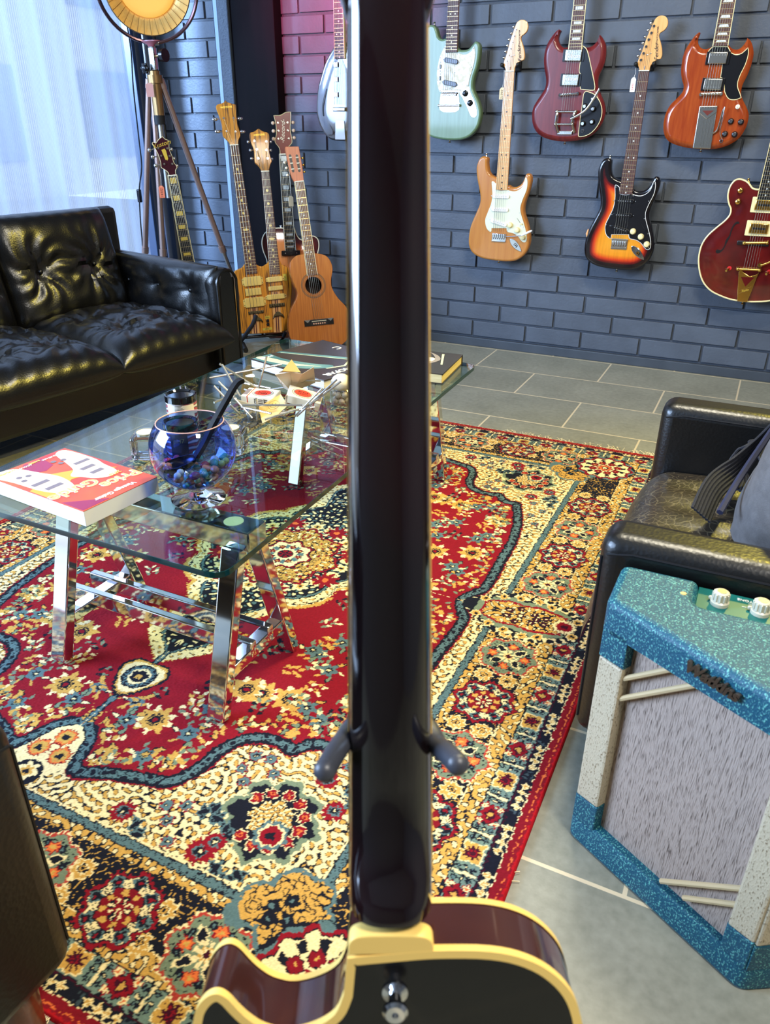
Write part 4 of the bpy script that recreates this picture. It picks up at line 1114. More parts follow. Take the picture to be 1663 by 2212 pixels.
for s_ in (1, .93):
    for j in range(n2 + 1):
        a = PI / 2 * j / n2
        for i in range(n1): vs.append((.038 * s_ * math.sin(a) * math.cos(2 * PI * i / n1), .027 * s_ * math.sin(a) * math.sin(2 * PI * i / n1), -.018 * s_ * math.cos(a)))
o2 = (n2 + 1) * n1
for j in range(n2):
    for i in range(n1):
        i2 = (i + 1) % n1; fs.append([j * n1 + i, j * n1 + i2, (j + 1) * n1 + i2, (j + 1) * n1 + i]); fs.append([o2 + j * n1 + i, o2 + (j + 1) * n1 + i, o2 + (j + 1) * n1 + i2, o2 + j * n1 + i2])
for i in range(n1): fs.append([n2 * n1 + i, n2 * n1 + (i + 1) % n1, o2 + n2 * n1 + (i + 1) % n1, o2 + n2 * n1 + i])
b.add(vs, fs, X=Xl); b.build('ladle_cup', M['black'], ladle)
hp = [Xl @ Vector((.036, 0, .0)), Vector((.018, .012, .115)), Vector((.030, .030, .150)), Vector((.043, .060, .190)), Vector((.049, .085, .215)), Vector((.052, .100, .218))]
b = MB(); sp = smooth(hp, 6, False); b.ribbon(sp, (1, -.5, 0), .014, .008); b.build('handle', M['black'], ladle)

# --- two scented-candle jars behind the bowl
M['lid'] = mat('black_lid', (10, 10, 14), .08, coat=.6)
M['label'] = mat('label_paper', (222, 214, 196), .6)
def swirl(name):
    m, N, L, p = nodes(name); tc = N.new('ShaderNodeTexCoord'); w = N.new('ShaderNodeTexWave'); w.inputs['Scale'].default_value = 26; w.inputs['Distortion'].default_value = 5; w.inputs['Detail'].default_value = 1; w.bands_direction = 'Z'
    r = N.new('ShaderNodeValToRGB'); e = r.color_ramp.elements; e[0].color = lin((186, 86, 92)); e[1].color = lin((236, 226, 222)); e.new(.5).color = lin((70, 66, 84)); L.new(tc.outputs['Object'], w.inputs['Vector']); L.new(w.outputs['Fac'], r.inputs[0]); L.new(r.outputs[0], p.inputs['Base Color']); p.inputs['Roughness'].default_value = .25
    return m
M['swirl'] = swirl('marbled_print')
def jar(label, loc, ang, front):
    t = thing('candle_jar', label, 'candle', X=Matrix.Translation(loc) @ rotz(ang))
    R_, H_ = .036, .082
    b = MB(); b.lathe([(0, .001), (R_ - .002, .001), (R_, .004), (R_, H_ - .013), (0, H_ - .013)], 36); b.build('jar_glass', M['swirl'], t)
    b = MB(); b.lathe([(R_ + .0012, H_ - .015), (R_ + .0012, H_), (R_ - .002, H_ + .001), (R_ - .006, H_ - .003), (0, H_ - .003)], 36); b.build('lid', M['lid'], t)
    b = MB(); vs = []; fs = []; w_ = .95 if not front else .52
    for i in range(15):
        a = -PI / 2 - w_ + 2 * w_ * i / 14
        vs += [((R_ + .0006) * math.cos(a), (R_ + .0006) * math.sin(a), .012), ((R_ + .0006) * math.cos(a), (R_ + .0006) * math.sin(a), H_ - .018)]
    b.add(vs, [[2 * i, 2 * i + 2, 2 * i + 3, 2 * i + 1] for i in range(14)]); lb = b.build('label', M['ink'] if front else M['label'], t)
    X_ = basis((0, -R_ - .0012, .046), (1, 0, 0), (0, 0, 1), (0, -1, 0))
    if front: text('pH7', .014, 'label_lettering', lb, M['goldink'], X_ @ T(0, .003, 0), .0002)
    else:
        b = MB()
        for i in range(12):
            wr = rn.uniform(.5, 1); b.box((-.012 * (1 - wr), .018 - i * .0032, 0), (.026 * wr, .0007, .0004), X=X_)
        for i in range(11): b.box((.005 + i * .0011, -.022, .0), (.0004 + .0005 * (i % 3 == 0), .009, .0004), X=X_)
        b.build('small_print', M['ink'], lb)
    return t
pA, pB = on_z(398, 921, GZ), on_z(398, 985, GZ)
jar('black-lidded candle jar with a printed ingredients label, farther of two behind the bowl', pA, math.radians(35), False)
jar('black-lidded candle jar with dark pH7 label, directly behind the blue glass bowl', pB, math.radians(30), True)
# --- square glass tealight holders
M['wax'] = mat('cream_wax', (226, 216, 178), .5)
def tealight(label, loc, ang):
    t = thing('tealight_holder', label, 'candle holder', X=Matrix.Translation(loc) @ rotz(ang))
    b = MB(); b.box((0, 0, .027), (.062, .062, .052), 0, .008, 3); b.build('glass_block', M['solidglass'], t)
    b = MB(); b.cyl((0, 0, .0535), (0, 0, .0565), .0195, n=24); b.build('tealight', M['wax'], t)
    b = MB(); b.lathe([(.0205, .053), (.0205, .058), (.0225, .058), (.0225, .053)], 24); b.build('cup_rim', M['clearglass'], t)
tealight('clear square glass tealight holder left of the blue bowl', on_z(322, 985, GZ) + Vector((0, 0, .0005)), .5)
tealight('clear square glass tealight holder right of the blue bowl', on_z(502, 975, GZ) + Vector((0, 0, .0005)), .35)

# --- books
def book(name, label, X, w, d, h, cover, pages, soft=False):
    """lies flat: local x = width w (reading direction), y = height d, z up"""
    t = thing(name, label, 'book', X=X)
    if soft:
        b = MB(); b.box((0, 0, h / 2 - .0005), (w - .0006, d - .0006, h - .0014), 0, .0006); b.build('pages', pages, t)
        b = MB(); b.box((0, 0, h - .0005), (w, d, .0011), 0); b.box((0, -d / 2 + .0003, h / 2), (w, .0008, h), 0); return t, b.build('cover', cover, t)
    b = MB(); b.box((.0012, 0, h / 2), (w - .006, d - .006, h - .005), 0, .001); b.build('pages', pages, t)
    b = MB(); b.box((0, 0, h - .0014), (w, d, .0028), 0, .0008); b.box((0, 0, .0014), (w, d, .0028), 0, .0008); b.box((-w / 2 + .0014, 0, h / 2), (.0028, d, h), 0, .0008)
    return t, b.build('cover', cover, t)
M['pages'] = mat('page_edges', (232, 228, 218), .8, c2=(206, 200, 188), nscale=30, stretch=(.5, .5, 40))
M['pages2'] = mat('page_edges_cream', (226, 206, 150), .8, c2=(200, 176, 120), nscale=30, stretch=(.5, .5, 40))
M['covred'] = mat('cover_red', (206, 52, 52), .28, c2=(226, 96, 56), nscale=7)
M['covor'] = mat('cover_orange', (240, 160, 56), .28); M['covpk'] = mat('cover_magenta', (150, 44, 84), .28); M['covcr'] = mat('cover_cream', (240, 224, 204), .28)
M['covgy'] = mat('cover_grey', (120, 110, 120), .28); M['yel'] = mat('title_yellow', (250, 214, 120), .3)
c_nr, c_fr, c_fl = on_z(180, 1105, .432), on_z(340, 1030, .432), on_z(135, 970, .432)
bxd = (c_nr - c_fr).normalized(); byd = Vector((0, 0, 1)).cross(bxd)
gw, gd = (c_nr - c_fr).length, (c_fl - c_fr).length
gc = c_fr + bxd * gw / 2 - byd * gd / 2
Xg = basis((gc.x, gc.y, GZ + .0003), bxd, byd, (0, 0, 1))
g, cov = book('book', 'thick red and orange vintage guitar price guide lying at the near table end', Xg, gw, gd, .032, M['covred'], M['paper'], True)
def art(parent, name, pts, m, z=.0321, th=.0003):
    b = MB(); b.prism(pts, z, z + th); return b.build(name, m, parent)
hw, hd = gw / 2, gd / 2
art(cov, 'cover_sunburst', [(-hw * .9, hd * .25), (hw * .1, hd * .05), (hw * .98, hd * .4), (hw * .98, -hd * .1), (hw * .2, -hd * .35), (-hw * .5, -hd * .1)], M['covor'])
art(cov, 'cover_corner', [(hw * .3, hd * .98), (hw * .98, hd * .98), (hw * .98, hd * .55)], M['covpk'])
art(cov, 'cover_dusk', [(hw * .1, -hd * .5), (hw * .5, -hd * .6), (hw * .2, -hd * .95), (-hw * .3, -hd * .95), (-hw * .2, -hd * .6)], M['covpk'])
g1 = smooth([(-hw * .75, hd * .35), (-hw * .45, hd * .42), (-hw * .2, hd * .3), (-hw * .1, hd * .12), (.0, -hd * .05), (-hw * .25, -hd * .2), (-hw * .42, -hd * .5), (-hw * .62, -hd * .9), (-hw * .92, -hd * .9), (-hw * .95, -hd * .3), (-hw * .85, .0)], 4)
art(cov, 'cover_guitar_picture', g1, M['covcr'], .0324)
g2_ = smooth([(hw * .45, hd * .42), (hw * .7, hd * .3), (hw * .85, .0), (hw * .9, -hd * .5), (hw * .95, -hd * .95), (hw * .45, -hd * .95), (hw * .25, -hd * .5), (hw * .15, -hd * .15), (hw * .25, hd * .2)], 4)
art(cov, 'cover_guitar_picture', g2_, M['covcr'], .0324)
for cx_, cy_, w_, h_ in ((-.5, .12, .16, .09), (-.52, -.10, .18, .09), (-.66, -.34, .2, .08), (.55, .05, .2, .09), (.6, -.2, .2, .09)):
    art(cov, 'cover_pickup_picture', [(cx_ * hw - w_ * hw, cy_ * hd - h_ * hd * .5), (cx_ * hw + w_ * hw, cy_ * hd - h_ * hd * .5), (cx_ * hw + w_ * hw, cy_ * hd + h_ * hd * .5), (cx_ * hw - w_ * hw, cy_ * hd + h_ * hd * .5)], M['covgy'], .0327)
for cx_, cy_ in ((-.35, -.55), (-.3, -.68), (-.5, -.62), (.72, -.45), (.68, -.6), (.5, -.55)):
    art(cov, 'cover_knob_picture', [(cx_ * hw + .006 * math.cos(k * PI / 5), cy_ * hd + .006 * math.sin(k * PI / 5)) for k in range(10)], M['covgy'], .0327)
text('Vintage Guitar', .016, 'title_lettering', cov, M['white'], T(.0, hd * .87, .0325), bold=.0004)
text('Price', .042, 'title_lettering', cov, M['white'], T(-hw * .50, hd * .60, .0326), bold=.0014)
text('Price', .042, 'title_lettering', cov, M['yel'], T(-hw * .50, hd * .60, .0331), bold=.0002)
text('Guide', .042, 'title_lettering', cov, M['white'], T(hw * .42, hd * .36, .0326), bold=.0014)
text('Guide', .042, 'title_lettering', cov, M['yel'], T(hw * .42, hd * .36, .0331), bold=.0002)
text('2025', .014, 'title_lettering', cov, M['yel'], T(-hw * .62, hd * .40, .0331))
for i, s_ in enumerate(('GUITARS', 'BASSES', 'ACOUSTICS', 'AMPLIFIERS')): text(s_, .0085, 'small_lettering', cov, M['yel'] if i % 2 else M['white'], T(-hw * .4 + hw * .36 * i, -hd * (.86 + .04 * (i % 2)), .0331))
b = MB()
for x_, w_ in ((hw * .0, .05), (hw * .35, .03), (hw * .62, .02)): b.box((hw - .0028, x_ * 0 - hd * .2 - x_, .010), (.0006, w_, .012), 0)
b.build('page_tabs', M['covgy'], g)
M['dkcover'] = mat('dark_brown_cover', (52, 46, 44), .25); M['teal2'] = mat('cover_teal', (110, 150, 150), .25, c2=(60, 104, 112), nscale=6); M['palegr'] = mat('cover_pale_green', (206, 216, 176), .25)
c1, c2_, c3 = on_z(700, 822, .428), on_z(540, 775, .428), on_z(690, 733, .428)
yv = (c1 - c2_).normalized(); xv = yv.cross(Vector((0, 0, 1))); w1_, d1_ = .300, (c1 - c2_).length
cc = c1 - xv * w1_ / 2 - yv * d1_ / 2
mb_, cv = book('book', 'large dark hardcover with a teal car on its cover, behind the rod bowl', basis((cc.x, cc.y, GZ + .0003), xv, yv, (0, 0, 1)), w1_, d1_, .028, M['dkcover'], M['pages'])
hw, hd = w1_ / 2, d1_ / 2
art(cv, 'cover_car_picture', smooth([(hw * .97, -hd * .97), (hw * .97, -hd * .2), (hw * .72, hd * .25), (hw * .38, hd * .52), (hw * .22, hd * .45), (hw * .4, hd * .1), (hw * .55, -hd * .5), (hw * .5, -hd * .97)], 4, corners=(0, 1, 7)), M['teal2'], .0281)
art(cv, 'cover_car_picture', smooth([(hw * .90, -hd * .9), (hw * .80, -hd * .2), (hw * .58, hd * .15), (hw * .42, hd * .36), (hw * .62, -hd * .1), (hw * .72, -hd * .9)], 4), M['palegr'], .0284)
art(cv, 'cover_car_picture', [(hw * .35, -hd * .97), (hw * .22, -hd * .97), (-hw * .45, hd * .45), (-hw * .38, hd * .52)], M['teal2'], .0281)
art(cv, 'cover_line', [(hw * .30, -hd * .9), (hw * .28, -hd * .9), (-hw * .3, hd * .42), (-hw * .28, hd * .44)], M['palegr'], .0284)
art(cv, 'cover_line', [(-hw * .3, hd * .46), (-hw * .28, hd * .42), (hw * .1, hd * .62), (hw * .08, hd * .66)], M['palegr'], .0284)
art(cv, 'cover_line', [(hw * .1, hd * .66), (hw * .1, hd * .6), (hw * .45, hd * .5), (hw * .45, hd * .54)], M['palegr'], .0284)
text('OF  MOPAR', .030, 'title_lettering', cv, M['white'], T(hw * .25, hd * .80, .0285), bold=.0004)
text('C', .04, 'title_lettering', cv, M['white'], T(-hw * .75, -hd * .35, .0285)); text('IMAGES', .014, 'title_lettering', cv, M['white'], T(hw * .72, -hd * .84, .0287))
c1, c2_ = on_z(1000, 766, .430), on_z(932, 832, .430)
xv = (c2_ - c1).normalized(); yv = Vector((0, 0, 1)).cross(xv); cc = c1 + xv * .108 - yv * .108
mb_, cv = book('book', 'dark hardcover with cream page edges at the far right table corner', basis((cc.x, cc.y, GZ + .0003), xv, yv, (0, 0, 1)), .216, .216, .030, M['dkcover'], M['pages2'])
art(cv, 'cover_line', [(-.09, .055), (-.088, .048), (.02, .075), (.02, .081)], M['palegr'], .0301); art(cv, 'cover_disc', [(-.02 + .022 * math.cos(k * PI / 8), .03 + .016 * math.sin(k * PI / 8)) for k in range(16)], M['covcr'], .0301)
art(cv, 'cover_swirl', smooth([(-.10, .0), (-.07, .04), (-.02, .06), (.05, .03), (.09, .06), (.09, .05), (.05, .02), (-.02, .045), (-.08, .02)], 4), mat('cover_silver', (140, 130, 128), .3), .0301)

# --- bowl of loose chrome rods, filled with two cigarette packs and folded paper boxes
M['rodsteel'] = mat('brushed_rod_steel', (226, 224, 218), .24, .9)
rods = thing('rod_bowl', 'open bowl made of crossed chrome rods in the middle of the glass table', 'bowl', loc=tuple(on_z(610, 872, GZ)))
ro_ = Vector(rods.location)
def P2(x, y, z): return on_z(420 + x / 4.619, 720 + y / 4.619, z)
for (x0, y0, z0, x1, y1, z1) in ((150, 445, .455, 870, 310, .475), (250, 305, .515, 640, 555, .44), (275, 310, .515, 455, 630, .44), (720, 230, .52, 640, 545, .43), (240, 480, .475, 420, 660, .435), (195, 525, .47, 360, 700, .43), (195, 690, .445, 420, 600, .45), (355, 715, .435, 460, 815, .405), (400, 650, .45, 575, 845, .404),
        (480, 718, .447, 1080, 718, .447), (470, 735, .435, 765, 800, .435), (615, 650, .462, 627, 860, .404), (920, 620, .462, 905, 830, .404), (700, 860, .415, 1040, 755, .43), (1000, 830, .405, 1275, 550, .485), (1020, 828, .41, 1420, 460, .50), (1150, 715, .44, 1460, 480, .49), (1100, 700, .43, 1340, 570, .47), (820, 800, .42, 1200, 735, .43), (1000, 470, .47, 1260, 475, .47), (460, 490, .43, 760, 548, .43), (560, 590, .42, 900, 540, .44), (760, 850, .42, 770, 905, .404), (1265, 640, .43, 1280, 690, .404), (500, 560, .415, 900, 780, .41), (520, 800, .412, 1100, 600, .416)):
    b = MB(); b.cyl(P2(x0, y0, z0) - ro_, P2(x1, y1, z1) - ro_, .0027, n=8); b.build('rod', M['rodsteel'], rods)
M['packw'] = mat('pack_card', (238, 226, 196), .45); M['red'] = mat('pack_red', (214, 62, 44), .4); M['kraft'] = mat('kraft_card', (226, 196, 142), .7); M['kraft2'] = mat('grey_card', (222, 206, 184), .7)
def pack(label, X):
    t = thing('cigarette_pack', label, 'pack', X=X); w, d, h = .086, .056, .022
    b = MB(); b.box((0, 0, h / 2), (w, d, h), 0, .0015); b.build('carton', M['packw'], t)
    def oval(sx, sy, z, m, nm): art(t, nm, [(.006 + sx * math.cos(2 * PI * k / 28), sy * math.sin(2 * PI * k / 28)) for k in range(28)], m, z, .0002)
    oval(.027, .022, h, M['ink'], 'oval_ring'); oval(.0255, .0205, h + .0002, M['packw'], 'oval_ring'); oval(.0235, .0185, h + .0003, M['covgy'], 'oval_ring'); oval(.0205, .0155, h + .0004, M['red'], 'red_oval')
    text('LUCKY', .008, 'pack_lettering', t, M['ink'], T(.006, .004, h + .0008) @ rotz(0)); text('STRIKE', .008, 'pack_lettering', t, M['ink'], T(.006, -.005, h + .0008))
    b = MB(); b.box((-.026, 0, h / 2), (.0022, d + .0006, h + .0006)); b.build('tear_strip', M['red'], t)
    b = MB(); b.box((-.036, 0, h), (.012, .034, .0006)); b.build('tax_stamp', M['covgy'], t)
    for i in range(3): text('light tastes filter', .0055, 'side_lettering', t, M['ink'], basis((.01, -d / 2 - .0003, .006 + i * .0045), (1, 0, 0), (0, 0, 1), (0, -1, 0)))
q = on_z(565, 866, .425); pack('cream cigarette pack with orange-red oval lying flat, left in the rod bowl', Matrix.Translation(q) @ rotz(math.radians(12)) @ Matrix.Rotation(math.radians(4), 4, 'X'))
q = on_z(655, 868, .432); pack('cream cigarette pack with pinkish-red oval tilted upwards, right in the rod bowl', Matrix.Translation(q) @ rotz(math.radians(205)) @ Matrix.Rotation(math.radians(-16), 4, 'Y') @ Matrix.Rotation(math.radians(-8), 4, 'X'))
def paperbox(label, panels, doodles):
    pts = [p for pn in panels for p in pn[0]]; c = Vector((sum(p[0] for p in pts), sum(p[1] for p in pts), sum(p[2] for p in pts))) / len(pts); c.z = min(p[2] for p in pts)
    t = thing('folded_paper_box', label, 'paper box', loc=tuple(c))
    for poly, m in panels:
        b = MB(); q = [Vector(p) - c for p in poly]; nv = (q[1] - q[0]).cross(q[2] - q[0]).normalized() * .0006; n = len(q)
        b.add([v + nv for v in q] + [v - nv for v in q], [list(range(n)), list(range(n, 2 * n))[::-1]] + [[i, n + i, n + (i + 1) % n, (i + 1) % n] for i in range(n)], 0, False); b.build('card_panel', m, t)
    for ctr, ux, uy, s in doodles:
        b = MB(); o = Vector(ctr) - c; ux, uy = Vector(ux).normalized(), Vector(uy).normalized()
        def arc(r, a0, a1, ox=0, oy=0, k=20): return [o + ux * (ox + r * math.cos(a0 + (a1 - a0) * i / k)) + uy * (oy + r * math.sin(a0 + (a1 - a0) * i / k)) for i in range(k + 1)]
        b.tube(arc(s, 0, 6.2), .0004, 4); b.tube(arc(s * .62, 3.6, 5.8), .0004, 4); b.tube(arc(s * .07, 0, 6.2, -s * .3, s * .25, 6), .0004, 4); b.tube(arc(s * .07, 0, 6.2, s * .3, s * .25, 6), .0004, 4)
        b.build('pen_drawing', M['ink'], t)
a0, a1_, a2, a3 = P2(805, 412, .505), P2(962, 385, .505), P2(976, 592, .435), P2(890, 545, .44)
b1_, b2_, b3_ = P2(1075, 405, .498), P2(1190, 335, .515), P2(1205, 492, .455)
k0, k1, k2 = P2(970, 262, .535), P2(1060, 388, .50), P2(880, 372, .515)
paperbox('folded pale paper box with pen-drawn faces standing upright in the rod bowl', [([a0, a1_, a2, a3], M['kraft2']), ([a1_, b1_, b2_, b3_, a2], M['kraft2']), ([k0, k2, a0 + (k2 - a0) * .5, a1_, k1], M['kraft'])],
         [((a0 + a1_ + a2 + a3) / 4 + (CAMP - a1_).normalized() * .004, a1_ - a0, a1_ - a2, .012), ((a1_ + b2_ + b3_ + a2) / 4 + (CAMP - a1_).normalized() * .004, b3_ - a2, a1_ - a2, .014)])
u0, u1, u2, u3, u4, u5 = P2(640, 735, .44), P2(860, 610, .452), P2(930, 720, .435), P2(800, 840, .415), P2(680, 900, .405), P2(665, 850, .41)
v0, v1, v2 = P2(390, 650, .45), P2(610, 720, .44), P2(600, 800, .415)
paperbox('folded kraft paper box lying on its side at the front of the rod bowl', [([u0, u1, u2, u3, u4, u5], M['kraft']), ([v0, v1, u0, v2], M['kraft'])], [(P2(790, 715, .437) + (CAMP - u0).normalized() * .005, u2 - u0, u1 - u3, .014)])
# --- guitar picks, a small jar with a pale lid at the far side
for (px, py, lab, m) in ((542, 812, 'white guitar pick lying on the glass table behind the rod bowl', M['white']),):
    o = MB(); o.prism(smooth([(-.013, .010), (0, .012), (.013, .010), (.009, -.006), (0, -.015), (-.009, -.006)], 4), 0, .0012, 0, .0005); ob = o.build('guitar_pick', m); ob.location = on_z(px, py, GZ) + Vector((0, 0, .0002)); ob.rotation_euler = (0, 0, 1.2); tag(ob, lab, 'guitar pick')
q = on_z(738, 872, GZ); jt = thing('glass_jar', 'small glass of pale beads with a white stopper, beside the rod bowl', 'jar', loc=tuple(q))
b = MB(); b.lathe([(0, .001), (.026, .001), (.030, .006), (.030, .040), (.026, .044)], 28); b.build('jar_glass', M['clearglass'], jt)
b = MB(); b.ball((0, 0, .058), (.027, .027, .022)); b.build('stopper', M['bone'], jt)
for k in range(12):
    b = MB(); a = k * 2 * PI / 6; b.ball((.017 * math.cos(a), .017 * math.sin(a), .011 + .017 * (k // 6)), .0085, n=10); o = b.build('bead', mat('pale_bead', (206, 186, 160), .3)) if k == 0 else None
    if o is None:
        o = bd0.copy(); COL.objects.link(o); o.location = q + Vector((.017 * math.cos(a + .5 * (k // 6)), .017 * math.sin(a + .5 * (k // 6)), .017 * (k // 6)))
        o.location -= Vector((.017, 0, 0))
    else: bd0 = o; o.location = q
    tag(o, 'pale round bead inside the small glass beside the rod bowl', 'bead', 'beads in the small glass')

# ================================================================== GUITARS: shared builders
def edge_dist(out, pts):
    P = np.array(out, float); Q = np.array(pts, float); best = np.full(len(Q), 9.0)
    for i in range(len(P)):
        a, b_ = P[i], P[(i + 1) % len(P)]; e = b_ - a; l2 = (e * e).sum() + 1e-12
        t = np.clip(((Q - a) @ e) / l2, 0, 1); best = np.minimum(best, np.hypot(*(Q - a - t[:, None] * e).T))
    return best
def body(root, out, depth, mats, bev=.006, seg=4, dome=0.0, dome_w=.06, hole=None, name='body', back_bev=None, chamfer=None, step=.012):
    """solid body: front face at z = 0, back at -depth; mats = [top, side]; hole = (x, y, r) sound hole"""
    out = ccw(out); n = len(out); lim = inset_limit(out); bb = bev if back_bev is None else back_bev
    rings = []
    for k in range(seg + 1):
        t = PI / 2 * (1 - k / seg); rings.append([(q[0], q[1], -depth + bb - bb * math.sin(t)) for q in inset(out, bb * (1 - math.cos(t)), lim)])
    if chamfer:
        cw, cd = chamfer
        for k in range(6):
            u = k / 5; ww = cw * u; rings.append([(q[0], q[1], -cd * (1 - u) ** 1.25 if False else -cd * (1 - math.sin(u * PI / 2))) for q in inset(out, ww, lim)])
    else:
        for k in range(seg + 1):
            t = PI / 2 * k / seg; rings.append([(q[0], q[1], -bev + bev * math.sin(t)) for q in inset(out, bev * (1 - math.cos(t)), lim)])
    last = [(q[0], q[1]) for q in rings[-1]]
    vs = [p for r in rings for p in r]; fs = []; mi = []
    nb = (seg + 1)
    for k in range(len(rings) - 1):
        for i in range(n): fs.append([k * n + i, k * n + (i + 1) % n, (k + 1) * n + (i + 1) % n, (k + 1) * n + i]); mi.append(1 if k < nb else 0)
    # back cap
    for tri in geometry.tessellate_polygon([[Vector((q[0], q[1], 0)) for q in rings[0]]]): fs.append(list(tri)[::-1]); mi.append(1)
    # top: constrained triangulation with inner points
    xs = [q[0] for q in last]; ys = [q[1] for q in last]
    px = []; x = min(xs)
    while x < max(xs):
        y = min(ys)
        while y < max(ys): px.append((x + .0007, y + .0004)); y += step
        x += step
    dd = edge_dist(last, px); pts = [Vector(q) for q in last] + [Vector(q) for q, d_ in zip(px, dd) if d_ > step * .5 and (not hole or abs(math.hypot(q[0] - hole[0], q[1] - hole[1]) - hole[2]) > step * .4)]
    edges = [(i, (i + 1) % n) for i in range(n)]
    if hole:
        h0 = len(pts); pts += [Vector((hole[0] + hole[2] * math.cos(2 * PI * i / 32), hole[1] + hole[2] * math.sin(2 * PI * i / 32))) for i in range(32)]
        edges += [(h0 + i, h0 + (i + 1) % 32) for i in range(32)]
    co, _, fc, _, _, _ = geometry.delaunay_2d_cdt(pts, edges, [], 0, 1e-7)
    b0 = len(vs)
    ed = edge_dist(last, [(c.x, c.y) for c in co])
    for c, d_ in zip(co, ed):
        vs.append((c.x, c.y, dome * (1 - math.exp(-(d_ / dome_w) ** 2)) if dome else 0.0))
    L2 = np.array(last)
    def inpoly(x, y):
        xi, yi = L2[:, 0], L2[:, 1]; xj, yj = np.roll(xi, 1), np.roll(yi, 1)
        with np.errstate(divide='ignore', invalid='ignore'): c = ((yi > y) != (yj > y)) & (x < (xj - xi) * (y - yi) / (yj - yi) + xi)
        return c.sum() % 2 == 1
    for f in fc:
        if not inpoly(sum(co[i].x for i in f) / len(f), sum(co[i].y for i in f) / len(f)): continue
        if hole and math.hypot(sum(co[i].x for i in f) / len(f) - hole[0], sum(co[i].y for i in f) / len(f) - hole[1]) < hole[2] * .96: continue
        a = co[f[0]]; b_ = co[f[1]]; c_ = co[f[2]]
        if (b_ - a).cross(c_ - a) < 0: f = f[::-1]
        fs.append([b0 + i for i in f]); mi.append(0)
    mb = MB(); mb.v = [Vector(v) for v in vs]; mb.f = fs; mb.mi = mi; mb.sm = [True] * len(fs)
    if hole:
        hv = []
        for z in (0.0005 + dome, -.003, -depth * .9): hv += [(hole[0] + (hole[2] if z > -.01 else hole[2] * 1.5) * math.cos(2 * PI * i / 32), hole[1] + (hole[2] if z > -.01 else hole[2] * 1.5) * math.sin(2 * PI * i / 32), z) for i in range(32)]
        mb.add(hv, [[k * 32 + i, k * 32 + (i + 1) % 32, (k + 1) * 32 + (i + 1) % 32, (k + 1) * 32 + i] for k in range(2) for i in range(32)] + [[64 + i for i in range(32)]], 2)
    att = list(edge_dist(out, [(v[0], v[1]) for v in mb.v]))
    # the rim and the back carry the rim colour
    for i in range(len(rings) * n):
        if i < nb * n: att[i] = 0.0
    # rim of the top counts as edge
    att = [min(1, a / .12) for a in att]
    o = mb.build(name, mats, root, attr=att)
    return o
